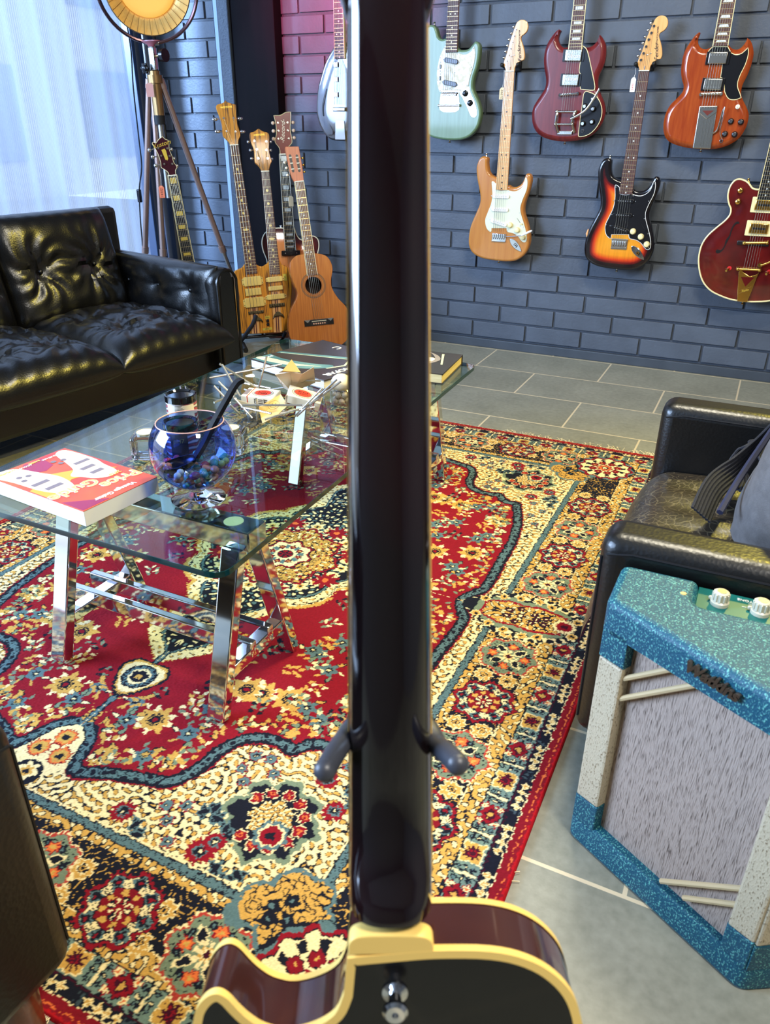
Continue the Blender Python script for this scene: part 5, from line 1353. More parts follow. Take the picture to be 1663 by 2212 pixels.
class Neck:
    """frame with origin at the body end, y running up to the nut"""
    def __init__(s, p0, p1, w0, w1, zf):
        s.p0, s.p1 = Vector((p0[0], p0[1])), Vector((p1[0], p1[1])); d = (s.p1 - s.p0); s.L = d.length; d.normalize(); s.d = d; s.n = Vector((d.y, -d.x)); s.w0, s.w1, s.zf = w0, w1, zf
        s.X = Matrix(((s.n.x, d.x, 0, p0[0]), (s.n.y, d.y, 0, p0[1]), (0, 0, 1, 0), (0, 0, 0, 1)))
    def w(s, y): return s.w0 + (s.w1 - s.w0) * y / s.L
    def build(s, root, nf, mb_back, mb_board, inlay='dots', m_inlay=None, binding=None, thick=.020, z0=.001, nstr=6, str_end=None, zs_end=.012, spread_end=.052, doubles=False, nut=True, str_r=.0005, extra=0.0, fret=None, nut_m=None, strsp=.78):
        m_inlay = m_inlay or M['pearl']
        b = MB(); n = 10; vs = []; fs = []
        for y in (-extra, s.L + .004):
            hw = s.w(y) / 2
            for k in range(n + 1):
                a = PI * k / n; vs.append((hw * math.cos(a), y, z0 - thick * math.sin(a) ** .8))
        fs = [[i, i + 1, n + 2 + i, n + 1 + i][::-1] for i in range(n)] + [[0, n + 1, 2 * n + 1, n]] + [list(range(n + 1)), [n + 1 + i for i in range(n + 1)][::-1]]
        b.add(vs, fs); nk = b.build('neck', mb_back, root, X=s.X)
        b = MB(); o = [(-s.w(0) / 2, 0), (s.w(0) / 2, 0), (s.w(s.L) / 2, s.L), (-s.w(s.L) / 2, s.L)]
        b.prism(o, z0, s.zf, 0, .0008, 1, X=s.X)
        if binding:
            for sg in (-1, 1): b.add(*s.strip(sg), mi=1, sm=False, X=s.X)
        # scale length from body-end fret number nf
        sc = s.L / (1 - 2 ** (-nf / 12.0)); s.scale = sc
        fb = b.build('fretboard', [mb_board, binding or mb_board], root)
        b = MB()
        for k in range(1, nf + 1):
            y = s.L - sc * (1 - 2 ** (-k / 12.0))
            if y < .002: continue
            b.box((0, y, s.zf + .0003), (s.w(y) * .985, .0013, .0013), 0, X=s.X)
        b.build('frets', fret or M['fret'], fb)
        for k in (3, 5, 7, 9, 12, 15, 17, 19, 21) if inlay != 'blocks' else (1, 3, 5, 7, 9, 12, 15, 17, 19):
            if k > nf: continue
            y = s.L - sc * (1 - (2 ** (-k / 12.0) + 2 ** (-(k - 1) / 12.0)) / 2); h = sc * (2 ** (-(k - 1) / 12.0) - 2 ** (-k / 12.0)); w = s.w(y)
            if inlay in ('dots', 'bigdots'):
                r = .0032 if inlay == 'dots' else min(.0065, h * .3)
                for dx in ((-w * .22, w * .22) if (k == 12 and inlay == 'dots') else (0,)):
                    b = MB()
                    if inlay == 'bigdots' and k == 12: b.lathe([(0, 0), (1, 0), (1, .0005), (0, .0005)], 14, X=s.X @ T(0, y, s.zf) @ Matrix.Diagonal((.015, .006, 1, 1)))
                    else: b.cyl((dx, y, s.zf - .0002), (dx, y, s.zf + .0003), r, n=12, X=s.X)
                    b.build('inlay', m_inlay, fb)
            elif inlay == 'blocks':
                b = MB(); b.box((0, y, s.zf), (w * .62, h * .62, .0006), X=s.X); b.build('inlay', m_inlay, fb)
            elif inlay == 'trap':
                b = MB(); b.prism([(-w * .34, y - h * .3), (w * .34, y - h * .3), (w * .28, y + h * .3), (-w * .28, y + h * .3)], s.zf - .0002, s.zf + .0003, X=s.X); b.build('inlay', m_inlay, fb)
        if nut:
            b = MB(); b.box((0, s.L + .0022, s.zf * .5 + .0015), (s.w1, .0045, s.zf + .003), 0, .0008, X=s.X); b.build('nut', nut_m or M['bone'], root)
        s.sp0 = s.w1 * strsp
        if str_end is not None:
            e = s.X.inverted() @ Vector((str_end[0], str_end[1], 0))
            for i in range(nstr):
                u = -0.5 + i / (nstr - 1); r = str_r * (1.5 - .9 * i / (nstr - 1))
                b = MB(); b.cyl((u * s.sp0, s.L + .004, s.zf + .0028), (e.x + u * spread_end, e.y, zs_end), r, n=5, cap=False, X=s.X); b.build('string', M['string'], root)
        return nk
    def strip(s, sg):
        vs = []
        for y in (0, s.L):
            hw = s.w(y) / 2
            vs += [(sg * (hw + .0009), y, .001), (sg * (hw + .0009), y, s.zf + .0003), (sg * (hw - .0016), y, s.zf + .0003), (sg * (hw - .0016), y, .001)]
        return vs, [[0, 1, 5, 4], [1, 2, 6, 5], [0, 3, 2, 1], [4, 5, 6, 7]]
def knob(root, x, y, m, r=.011, h=.014, cap=None, ring=None, z=0.0, name='knob'):
    b = MB(); b.lathe([(0, 0), (r * 1.15, 0), (r * 1.12, h * .25), (r, h * .35), (r * .88, h * .95), (r * .8, h), (0, h)], 20, X=T(x, y, z)); k = b.build(name, m, root)
    if cap:
        b = MB(); b.cyl((x, y, z + h), (x, y, z + h + .0008), r * .6, n=16); b.build('knob_cap', cap, k)
    if ring:
        b = MB(); b.cyl((x, y, z), (x, y, z + .0012), r * 1.7, n=22); b.build('dial_plate', ring, k)
    return k
def humbucker(root, c, ang, w, h, m_cover, m_ring, z=.0, rw=None, rh=None, poles=True, name='pickup', words=None, flip=False):
    X_ = T(c[0], c[1], z) @ rotz(ang); rw = rw or w + .018; rh = rh or h + .010
    b = MB(); b.prism(rpoly([(-rw / 2, -rh / 2), (rw / 2, -rh / 2), (rw / 2, rh / 2), (-rw / 2, rh / 2)], .003), 0, .005, 0, .001, X=X_); pk = b.build(name, m_ring, root)
    b = MB(); b.box((0, 0, .0065), (w, h, .011), 0, .0028, 3, X=X_); cv = b.build('pickup_cover', m_cover, pk)
    if poles:
        b = MB()
        for i in range(6): b.cyl((w * .74 * (-.5 + i / 5), (h * .25 if not flip else -h * .25), .0115), (w * .74 * (-.5 + i / 5), (h * .25 if not flip else -h * .25), .0128), .0022, n=8, X=X_)
        b.build('pole_screws', M['steel'], pk)
    if words: text(words, h * .5, 'pickup_lettering', pk, M['white'], X_ @ T(0, -h * .08 if not flip else h * .1, .0123), .0004, .2, bold=.0003)
    return pk
def pill(w, h, k=8):
    r = h / 2; return [(w / 2 - r + r * math.cos(-PI / 2 + PI * i / k), r * math.sin(-PI / 2 + PI * i / k)) for i in range(k + 1)] + [(-w / 2 + r + r * math.cos(PI / 2 + PI * i / k), r * math.sin(PI / 2 + PI * i / k)) for i in range(k + 1)]
def strap_button(root, p, d=(0, -1), m=None):
    d = Vector((d[0], d[1], 0)); b = MB(); q = Vector((p[0], p[1], -.02)); z_ = d.normalized(); x_ = Vector((0, 0, 1)); X_ = basis(q, x_, z_.cross(x_), z_)
    b.lathe([(0, -.002), (.0058, -.002), (.0035, .004), (.003, .008), (.0062, .012), (.0055, .014), (0, .014)], 14, X=X_); return b.build('strap_button', m or M['nickel'], root)
def tuner(root, post, knob_p, m, z=.0, kr=(.0075, .005), name='tuning_peg', m_knob=None):
    b = MB(); b.cyl((post[0], post[1], z), (post[0], post[1], z + .010), .0032, .0028, 10); b.cyl((post[0], post[1], z), (post[0], post[1], z + .003), .0048, n=12)
    d = Vector((knob_p[0] - post[0], knob_p[1] - post[1], 0)); b.cyl((post[0] + d.x * .45, post[1] + d.y * .45, z - .009), (knob_p[0], knob_p[1], z - .009), .0022, n=8)
    a = d.normalized(); X_ = basis((knob_p[0], knob_p[1], z - .009), a, Vector((0, 0, 1)).cross(a), (0, 0, 1))
    b2 = MB(); b2.ball((0, 0, 0), (kr[0], kr[1] * 1.25, kr[1]), X=X_, n=12); t = b.build(name, m, root); b2.build('tuner_button', m_knob or m, t); return t
def swing_tag(label, top, bot, m, ang=0.0, w=.016, h=.030, words=None, n=(0, -1, 0), word_m=None):
    """price tag on a loop of string: top = where the string hangs, bot = where it meets the card"""
    top, bot = Vector(top), Vector(bot); t = thing('price_tag', label, 'price tag', loc=tuple(top))
    b = MB(); b.tube([(0, 0, 0), (bot - top) * .5 + Vector((.003, 0, 0)), bot - top], .0006, 5); b.build('string_loop', M['white'], t)
    nn = Vector(n).normalized(); up = Vector((0, 0, 1)); up = (up - nn * up.dot(nn)).normalized(); x_ = up.cross(nn)
    X_ = basis(bot - top, x_, up, nn) @ rotz(ang)
    b = MB(); b.prism([(-w / 2, -h), (w / 2, -h), (w / 2, -.006), (w / 5, .002), (-w / 5, .002), (-w / 2, -.006)], 0, .0008, X=X_); cd = b.build('card', m, t)
    b = MB(); b.lathe([(.0012, .0009), (.0024, .0009)], 12, X=X_ @ T(0, -.002, 0)); b.build('eyelet', M['tag'], t)
    if words: text(words, w * .62, 'handwriting', t, word_m or M['ink'], X_ @ T(0, -h * .58, .0011) @ rotz(PI / 2), .0001, .2)
    return t
def wall_plane(px, py, yoff):
    r = ray(px, py); t = (YW - yoff) / r.y; P = CAMP + r * t
    return Plane(P, (1, 0, 0), (0, 0, 1))

# ================================================================== GUITARS ON THE BRICK WALL
G_WALL = 'guitars hanging on the brick wall'
# ---------- double-cutaway bolt-on pair: shape traced on the natural one, reused for the sunburst one
NZ = (1000, 330, 8.847)
pn_ = wall_plane(1083.9, 410, .105).set(*NZ)
S_BODY = pn_.cs([(640, 470), (575, 445), (510, 400), (474, 320), (462, 200), (465, 110), (425, 72), (370, 68), (310, 110), (262, 220), (247, 330), (262, 500), (300, 700), (322, 850), (310, 980), (255, 1120), (180, 1290), (125, 1450), (100, 1620), (105, 1780), (160, 1900), (280, 1990), (440, 2040), (640, 2068), (820, 2083), (980, 2070), (1110, 2005), (1205, 1900), (1258, 1760), (1270, 1640), (1255, 1500), (1215, 1330), (1168, 1190), (1155, 1080), (1175, 960), (1230, 800), (1275, 650), (1300, 520), (1288, 430), (1245, 395), (1200, 410), (1165, 490), (1120, 580), (1050, 640), (970, 660), (900, 645), (870, 620), (850, 640)])
S_GUARD = pn_.cs([(548, 560), (580, 545), (632, 590), (640, 700), (740, 722), (845, 700), (900, 725), (990, 738), (1080, 700), (1150, 620), (1185, 490), (1205, 470), (1228, 510), (1232, 600), (1212, 720), (1150, 870), (1105, 1000), (1095, 1080), (1110, 1180), (1160, 1340), (1205, 1510), (1218, 1640), (1200, 1700), (1160, 1712), (1110, 1680), (1050, 1600), (960, 1540), (850, 1512), (830, 1440), (545, 1440), (540, 1505), (500, 1500), (450, 1440), (425, 1340), (430, 1250), (480, 1120), (540, 960), (560, 800), (555, 680)], .002)
ps_ = wall_plane(1351.6, 419, .105)
pnh = Plane(ps_.O, ps_.ex, ps_.ey).set(1360, 20, 14.744)
hd0 = pnh.c(487, 1975)
S_HEAD = [(x - hd0[0], y - hd0[1]) for x, y in pnh.cs([(330, 1960), (322, 1880), (270, 1730), (300, 1600), (420, 1320), (560, 920), (700, 600), (790, 400), (850, 290), (950, 215), (1050, 195), (1150, 215), (1220, 290), (1245, 400), (1230, 510), (1170, 620), (1080, 700), (1000, 750), (965, 810), (960, 880), (1000, 1020), (1040, 1180), (1055, 1340), (1050, 1480), (1010, 1575), (900, 1610), (800, 1670), (740, 1740), (680, 1820), (650, 1960)])]
S_POST = [(x - hd0[0], y - hd0[1]) for x, y in pnh.cs([(800, 535), (720, 755), (635, 970), (550, 1190), (470, 1405), (385, 1615)])]
S_KNOB = [(x - hd0[0], y - hd0[1]) for x, y in pnh.cs([(690, 440), (600, 660), (505, 870), (430, 1075), (350, 1285), (275, 1490)])]
S_TXT = [(x - hd0[0], y - hd0[1]) for x, y in pnh.cs([(880, 1360), (905, 830), (500, 1860), (585, 1450), (690, 1405)])]
def oneside(label, pl, nut_px, mats, m_guard, m_pk, m_board, hard, guard_edge=None, dot=None, m_tune=None):
    root = thing('electric_guitar', label, 'electric guitar', X=pl.X(), group=G_WALL)
    body(root, smooth(S_BODY, 4, corners=(0, len(S_BODY) - 1)), .044, mats, bev=.011, seg=5)
    if guard_edge:
        b = MB(); b.prism(smooth(S_GUARD, 3, corners=(2, 3, 5, 28, 29)), .0002, .0016, 0, .0004, 1); b.build('pickguard_edge', guard_edge, root)
    gs = smooth(S_GUARD, 3, corners=(2, 3, 5, 28, 29))
    if guard_edge: gs = inset(ccw(gs), .0022)
    b = MB(); b.prism(gs, .0004, .0026, 0, .0006, 2); gd = b.build('pickguard', m_guard, root)
    b = MB()
    for q in ((572, 583), (868, 738), (1137, 835), (1203, 525), (1080, 1150), (1160, 1420), (1180, 1675), (855, 1490), (505, 1480), (448, 1260), (540, 1000)):
        x, y = pn_.c(*q); b.cyl((x, y, .0024), (x, y, .0032), .0022, n=8)
    b.build('guard_screws', M['steel'], gd)
    for q, ang in (((730, 832), 0), ((712, 1085), 0), ((688, 1335), -.24)):
        x, y = pn_.c(*q); X_ = T(x, y, .0024) @ rotz(ang)
        b = MB(); b.prism(pill(.084, .0165), 0, .0065, 0, .0015, X=X_); pk = b.build('pickup', m_pk, root)
        b = MB()
        for i in range(6): b.cyl((.052 * (-.5 + i / 5), 0, .006), (.052 * (-.5 + i / 5), 0, .0074), .0022, n=8, X=X_)
        b.build('pole_pieces', M['steel'], pk)
        b = MB()
        for sg in (-1, 1): b.cyl((sg * .047, 0, 0), (sg * .047, 0, .001), .002, n=8, X=X_)
        b.build('pickup_screws', M['steel'], pk)
    for q in ((905, 1380), (1042, 1474), (1148, 1612)): knob(root, *pn_.c(*q), M['cream'], .0118, .013, z=.002, name='control_knob')
    sw0, sw1 = pn_.c(1020, 1225), pn_.c(1110, 1360)
    b = MB(); b.box(((sw0[0] + sw1[0]) / 2, (sw0[1] + sw1[1]) / 2, .0028), (.0016, .019, .0006), X=None); b = MB()
    d = Vector((sw1[0] - sw0[0], sw1[1] - sw0[1], 0)); b.tube([(sw0[0] + d.x * .2, sw0[1] + d.y * .2, .0030), (sw0[0] + d.x * .85, sw0[1] + d.y * .85, .0030)], .0007, 5); b.build('switch_slot', M['ink'], gd)
    b = MB(); b.cyl((sw1[0], sw1[1], .003), (sw1[0] + .003, sw1[1], .012), .003, .0038, 8); b.build('selector_switch', m_pk if hard else M['cream'], root)
    nt = pl.at(*nut_px); nk = Neck((0, 0), nt, .0565, .042, .0075)
    br = pn_.c(690, 1500)
    bt = pn_.c(690, 1600)
    nk.build(root, 21, M['maple'], m_board, 'dots', dot, None, .021, .001, 6, br, .010, .052)
    Xh = T(nt[0], nt[1], 0)
    b = MB(); b.prism(smooth(S_HEAD, 3, corners=(0, 3, 24, len(S_HEAD) - 1)), -.010, .002, 0, .002, 2, X=Xh); b.build('headstock', M['maple'], root)
    for i, (q, k_) in enumerate(zip(S_POST, S_KNOB)): tuner(root, (q[0] + nt[0], q[1] + nt[1]), (k_[0] + nt[0], k_[1] + nt[1]), m_tune or M['chrome'], .002)
    ang = math.atan2(S_TXT[1][1] - S_TXT[0][1], S_TXT[1][0] - S_TXT[0][0])
    text('Fender', .0215, 'headstock_lettering', root, M['ink'], T(nt[0] + S_TXT[0][0], nt[1] + S_TXT[0][1], .0024) @ rotz(ang + .05), .0002, .35, bold=.0003)
    text('STRATOCASTER', .0083, 'headstock_lettering', root, M['ink'], T(nt[0] + S_TXT[1][0] + .001, nt[1] + S_TXT[1][1], .0024) @ rotz(ang - .03), .0002, .1, bold=.0002)
    b = MB(); x, y = S_TXT[2]; b.tube([(nt[0] + x, nt[1] + y - .006, .0022), (nt[0] + x + .001, nt[1] + y + .006, .003)], .0024, 8); b.build('truss_bullet', M['chrome'], root)
    for x, y in S_TXT[3:]:
        b = MB(); b.box((nt[0] + x, nt[1] + y, .005), (.008, .003, .003), 0, .001); b.cyl((nt[0] + x, nt[1] + y, .002), (nt[0] + x, nt[1] + y, .005), .0015, n=8); b.build('string_tree', M['nickel'], root)
    for i in range(6):
        q = S_POST[5 - i]; u = -.5 + i / 5
        b = MB(); b.cyl((nt[0] + u * nk.sp0, nt[1] + .004, .0100), (nt[0] + q[0], nt[1] + q[1], .008), .0005, n=5, cap=False); b.build('string', M['string'], root)
    # bridge
    x, y = bt
    b = MB(); b.box((x, y - .004, .002), (.070, .034 if not hard else .042, .003), 0, .001); bg = b.build('bridge_plate', M['chrome'] if not hard else M['nickel'], root)
    for i in range(6):
        xx = x + .0525 * (-.5 + i / 5)
        b = MB(); b.box((xx, y + .003, .0065), (.0088, .018, .007), 0, .0015); b.cyl((xx, y - .012, .0065), (xx, y - .004, .0065), .0016, n=8); b.build('saddle', M['chrome'] if not hard else M['steel'], bg)
    if hard:
        b = MB(); b.box((x, y + .017, .008), (.073, .010, .006), 0, .002); b.build('bridge_cover', M['nickel'], bg)
        b = MB(); b.box((x, y - .018, .0045), (.070, .005, .004), 0, .001); b.build('bridge_lip', M['nickel'], bg)
    else:
        b = MB(); b.box((x, y - .021, .004), (.070, .004, .006), 0, .001); b.build('bridge_lip', M['chrome'], bg)
        a0, a1_, a2 = pn_.c(830, 1595), pn_.c(1150, 1568), pn_.c(1360, 1470)
        b = MB(); b.tube(smooth([(a0[0], a0[1], .006), (a0[0] + .02, a0[1] + .001, .012), (a1_[0], a1_[1], .030), (a1_[0] + .01, a1_[1] + .003, .032)], 5, False), .0023, 8); ta = b.build('tremolo_arm', M['chrome'], root)
        b = MB(); b.tube([(a1_[0], a1_[1], .031), (a1_[0] + .012, a1_[1] + .006, .033), (a2[0] - .008, a2[1] - .004, .036), (a2[0], a2[1], .037)], [.003, .0048, .0052, .003], 8); b.build('arm_tip', M['white'], ta)
    # jack plate
    j0, j1 = pn_.c(898, 1645), pn_.c(1120, 1890); d = Vector((j1[0] - j0[0], j1[1] - j0[1])); an = math.atan2(d.y, d.x); X_ = T((j0[0] + j1[0]) / 2, (j0[1] + j1[1]) / 2, 0) @ rotz(an)
    hl = d.length / 2; pts = [(-hl + 2 * hl * k / 12, .0145 * math.sin(PI * min(1, (k / 12) ** .8 * 1.0)) ** .7 if 0 < k < 12 else 0) for k in range(13)]; pts = pts + [(p_[0], -p_[1]) for p_ in pts[11:0:-1]]
    b = MB(); b.prism(pts, 0, .003, 0, .0015, X=X_); jp = b.build('jack_plate', M['chrome'], root)
    b = MB(); b.box((0, 0, .0022), (.020, .013, .003), 0, .003, X=X_); b.build('jack_recess', M['ebony'], jp)
    b = MB(); b.lathe([(.0035, 0), (.0065, 0), (.0065, .006), (.0035, .006)], 14, X=X_ @ T(0, 0, .002)); b.build('jack_socket', M['gold'] if hard else M['chrome'], jp)
    strap_button(root, pn_.c(425, 80), (-.1, 1)); strap_button(root, pn_.c(660, 2062), (0, -1))
    return root, nt
M['natural'] = wood('natural_ash', (192, 128, 60), (172, 106, 44), 7, .22, .6, (5, .5, 5)); M['natside'] = mat('amber_side', (204, 134, 48), .2, coat=.6)
M['burst3'] = burst('three_colour_burst', [(0.0, (14, 10, 12)), (.19, (18, 10, 12)), (.27, (110, 16, 14)), (.36, (206, 60, 22)), (.52, (226, 140, 30)), (1, (232, 158, 44))]); M['burstside'] = mat('black_lacquer', (14, 12, 14), .12, coat=.7)
_, ntA = oneside('natural ash guitar with pale mint pickguard and white-tipped tremolo arm on the brick wall', pn_, (1101.6, 155), [M['natural'], M['natside']], M['mint'], M['white'], M['maple'], False, dot=M['black'])
rootB, ntB = oneside('sunburst guitar with black pickguard and rosewood neck, hanging below the two horned guitars', ps_, (1391.5, 154), [M['burst3'], M['burstside']], M['black'], M['black'], M['rosewood'], True, guard_edge=M['white'])
q = S_BODY[17]
b = MB(); b.tube([(q[0] + .004, q[1] - .014, -.006), (q[0] + .0005, q[1] + .006, -.006), (q[0] + .004, q[1] + .026, -.006)], [.002, .0058, .002], 8); b.build('wear_patch', mat('bare_worn_wood', (226, 166, 110), .6), rootB)
def hanger(label, pl, nt, up=.022):
    w_ = pl.O + pl.ex * nt[0] + pl.ey * (nt[1] + up)
    t = thing('wall_hanger', label, 'guitar hanger', loc=(w_.x, YW, w_.z), group='yoke hangers on the brick wall')
    zf = w_.y - YW
    b = MB(); b.box((0, -.012, .02), (.045, .022, .075), 0, .006); b.build('wall_block', M['rubber'], t)
    b = MB(); b.cyl((0, -.02, .01), (0, zf + .045, .0), .006, n=10); b.tube([(-.034, zf + .012, .0), (-.03, zf + .04, .0), (0, zf + .046, 0), (.03, zf + .04, 0), (.034, zf + .012, 0)], .0045, 8); b.build('yoke', M['black'], t)
    for sg in (-1, 1):
        b = MB(); b.cyl((sg * .0335, zf + .030, -.001), (sg * .036, zf - .010, .004), .0078, n=12); b.ball((sg * .036, zf - .010, .004), .0085); b.build('rubber_arm', M['rubber'], t)
hanger('black yoke hanger holding the natural ash guitar by its headstock', pn_, ntA); hanger('black yoke hanger holding the sunburst guitar by its headstock', ps_, ntB)
def wtag(label, top_px, bot_px, yoff, m, words, wm, **k):
    a = CAMP + ray(*top_px) * ((YW - yoff) / ray(*top_px).y); b_ = CAMP + ray(*bot_px) * ((YW - yoff) / ray(*bot_px).y)
    return swing_tag(label, a, b_, m, words=words, word_m=wm, **k)
wtag('cream price tag hanging beside the neck of the natural ash guitar', (1089, 152), (1085, 190), .10, M['tag'], '21992', M['ink'], w=.024, h=.045)
wtag('white price tag with red writing hanging beside the sunburst guitar neck', (1373, 147), (1369, 168), .10, M['paper'], '5490,-', M['redink'], w=.020, h=.052)

# ---------- wine-red guitar with two pointed horns
def simple_head(root, nt, m, tn=True):
    b = MB(); b.prism(rpoly([(nt[0] - .022, nt[1] + .004), (nt[0] + .022, nt[1] + .004), (nt[0] + .036, nt[1] + .05), (nt[0] + .034, nt[1] + .165), (nt[0], nt[1] + .175), (nt[0] - .034, nt[1] + .165), (nt[0] - .036, nt[1] + .05)], .008), -.014, .0, 0, .002); b.build('headstock', m, root)
pl = wall_plane(1242, 107, .095).set(1140, 40, 7.9)
C = pl.c
M['wine'] = mat('wine_red_mahogany', (92, 24, 26), .3, c2=(112, 34, 34), nscale=10, stretch=(7, .7, 7), coat=.35)
root = thing('electric_guitar', 'wine-red guitar with two pointed horns, black control plate and curved vibrato arm on the wall', 'electric guitar', X=pl.X(), group=G_WALL)
SGO = smooth(pl.cs([(690, 480), (655, 490), (600, 495), (550, 460), (518, 400), (508, 330), (530, 250), (552, 205), (520, 182), (470, 215), (400, 300), (330, 410), (285, 530), (262, 680), (268, 830), (290, 970), (300, 1080), (280, 1190), (220, 1290), (140, 1410), (80, 1520), (58, 1640), (70, 1800), (130, 1930), (240, 2020), (400, 2075), (580, 2098), (760, 2090), (920, 2060), (1080, 1990), (1200, 1870), (1275, 1740), (1308, 1600), (1295, 1450), (1248, 1330), (1200, 1220), (1185, 1110), (1200, 980), (1258, 850), (1300, 740), (1322, 600), (1318, 460), (1282, 360), (1220, 278), (1200, 330), (1150, 410), (1080, 470), (1010, 490), (930, 480)]), 4, corners=(0, 8, 44, 49))
body(root, SGO, .036, [M['wine'], M['wine']], .005, 3, chamfer=(.020, .013))
nt = (pl.c(840, 0)[0] * 0 + .004, .435)
nk = Neck(C(808, 535), (C(808, 535)[0] + .003, C(808, 535)[1] + .455), .056, .043, .0075)
nk.build(root, 22, M['mahog'], M['rosewood'], 'blocks', M['pearl'], M['cream'], .02, .0005, 6, C(690, 1590), .020, .051)
simple_head(root, nk.p1, M['mahog'])
b = MB(); g_ = smooth(pl.cs([(930, 455), (1000, 510), (1040, 620), (1090, 850), (1140, 1090), (1148, 1180), (1110, 1230), (895, 1210), (880, 1100), (905, 960), (870, 880), (925, 560)], .001), 4, corners=(0, 7, 9, 11))
b.prism(g_, .0002, .0016, 0, .0004, 1); b.build('pickguard_edge', M['cream'], root)
b = MB(); b.prism(inset(ccw(g_), .0028), .0004, .0024, 0, .0004, 1); b.build('pickguard', M['black'], root)
g_ = smooth(pl.cs([(985, 1243), (1050, 1250), (1150, 1300), (1230, 1410), (1268, 1540), (1258, 1680), (1200, 1820), (1100, 1940), (1000, 2000), (900, 2022), (860, 2005), (862, 1930), (890, 1700), (920, 1500), (945, 1300)], .001), 4)
b = MB(); b.prism(g_, .0002, .0016, 0, .0004, 1); b.build('control_plate_edge', M['cream'], root)
b = MB(); b.prism(inset(ccw(g_), .0026), .0004, .0024, 0, .0004, 1); b.build('control_plate', M['black'], root)
humbucker(root, C(785, 630), -.03, .070, .043, M['nickel'], M['black'], rw=.092, rh=.046, words='Gibson'); humbucker(root, C(735, 1050), -.03, .070, .043, M['nickel'], M['black'], rw=.090, rh=.047, words='Gibson', flip=True)
def tom(root, pa, pb, m, z=.010):
    b = MB(); b.tube([(pa[0], pa[1], z), (pb[0], pb[1], z)], .0062, 10, flat=.8); br = b.build('bridge', m, root)
    for q in (pa, pb):
        b = MB(); b.cyl((q[0], q[1], 0), (q[0], q[1], z + .004), .0065, n=14); b.build('bridge_post', m, br)
    for i in range(6):
        u = .16 + .68 * i / 5; b = MB(); b.box((pa[0] + (pb[0] - pa[0]) * u, pa[1] + (pb[1] - pa[1]) * u, z + .006), (.004, .009, .004), 0, .0008); b.build('saddle', m, br)
tom(root, C(560, 1308), C(860, 1282), M['chrome'])
# vibrato tailpiece: frame, two bars, curved arm
vb = MB()
for xa, xb in (((525, 1590), (495, 1800)), ((815, 1590), (770, 1800))):
    p, q = C(*xa), C(*xb); r_ = C(xb[0] + 30, 1945)
    vb.tube(smooth([(p[0], p[1], .012), (p[0] - .001, p[1] - .012, .020), (q[0], q[1] + .006, .020), (q[0], q[1], .016), (r_[0], r_[1], .006)], 4, False), .0062, 8)
p, q = C(520, 1950), C(745, 1950); vb.box(((p[0] + q[0]) / 2, p[1], .004), (q[0] - p[0] + .008, .015, .006), 0, .002)
vt = vb.build('vibrato_frame', M['nickel'], root)
for ya, xa, xb in ((1590, 510, 830), (1803, 490, 775)):
    p, q = C(xa, ya), C(xb, ya); b = MB(); b.cyl((p[0], p[1], .018), (q[0], q[1], .018), .0042, n=12); b.ball((p[0], p[1], .016), .008); b.ball((q[0], q[1], .016), .008); b.build('vibrato_bar', M['nickel'], vt)
b = MB(); p = C(790, 1690); b.cyl((p[0], p[1], .012), (p[0], p[1], .036), .010, .008, 16); b.build('arm_pivot', M['chrome'], vt)
pts = [C(770, 1720), C(900, 1655), C(1040, 1560), C(1180, 1370), C(1275, 1210)]
b = MB(); b.tube(smooth([(q_[0], q_[1], z_) for q_, z_ in zip(pts, (.038, .045, .052, .056, .058))], 5, False), [.0048] * 21, 8, flat=.6); b.build('vibrato_arm', M['chrome'], vt)
for q_ in ((975, 1500), (1117, 1545), (942, 1795), (1098, 1765)): knob(root, *C(*q_), M['black'], .0105, .012, M['steel'], None, .002, 'control_knob')
b = MB(); x, y = C(933, 1920); b.lathe([(.0032, .002), (.0075, .002), (.0065, .006), (.0032, .006)], 16, X=T(x, y, 0)); b.build('jack_socket', M['chrome'], root)
b = MB(); x, y = C(1110, 1375); b.cyl((x, y, .002), (x, y, .010), .0045, n=12); b.ball((x, y, .016), .0048); b.build('toggle_switch', M['white'], root)
strap_button(root, C(615, 2090))

# ---------- orange-red guitar with two pointed horns and plated lyre vibrato
pl = wall_plane(1557, 98, .095).set(1360, 0, 5.489); C = pl.c
M['cherry'] = mat('orange_cherry_mahogany', (136, 50, 16), .22, c2=(156, 70, 24), nscale=9, stretch=(7, .7, 7), coat=.5); M['cherrys'] = mat('cherry_side', (150, 40, 24), .25, coat=.5)
root = thing('electric_guitar', 'orange-red guitar with two pointed horns and a long plated vibrato cover, at the upper right', 'electric guitar', X=pl.X(), group=G_WALL)
out = smooth(pl.cs([(985, 530), (955, 562), (900, 580), (845, 568), (808, 515), (810, 450), (834, 388), (815, 380), (770, 420), (710, 500), (660, 580), (625, 680), (605, 820), (612, 930), (635, 1020), (620, 1090), (560, 1160), (480, 1240), (420, 1350), (395, 1470), (400, 1580), (440, 1660), (520, 1710), (640, 1745), (780, 1765), (950, 1770), (1080, 1752), (1200, 1705), (1305, 1625), (1380, 1500), (1408, 1380), (1390, 1290), (1342, 1190), (1318, 1110), (1333, 1010), (1392, 890), (1440, 760), (1466, 640), (1455, 540), (1430, 480), (1393, 442), (1370, 500), (1320, 560), (1270, 585), (1215, 575), (1170, 530)]), 4, corners=(0, 7, 40, 45))
body(root, out, .036, [M['cherry'], M['cherrys']], .005, 3, chamfer=(.022, .014))
nk = Neck(C(1075, 545), (C(1075, 545)[0] + .001, C(1075, 545)[1] + .46), .0565, .043, .0075)
nk.build(root, 22, M['mahog'], M['rosewood'], 'trap', M['pearl'], M['cream'], .02, .0005, 6, C(935, 1280), .014, .051)
simple_head(root, nk.p1, M['mahog'])
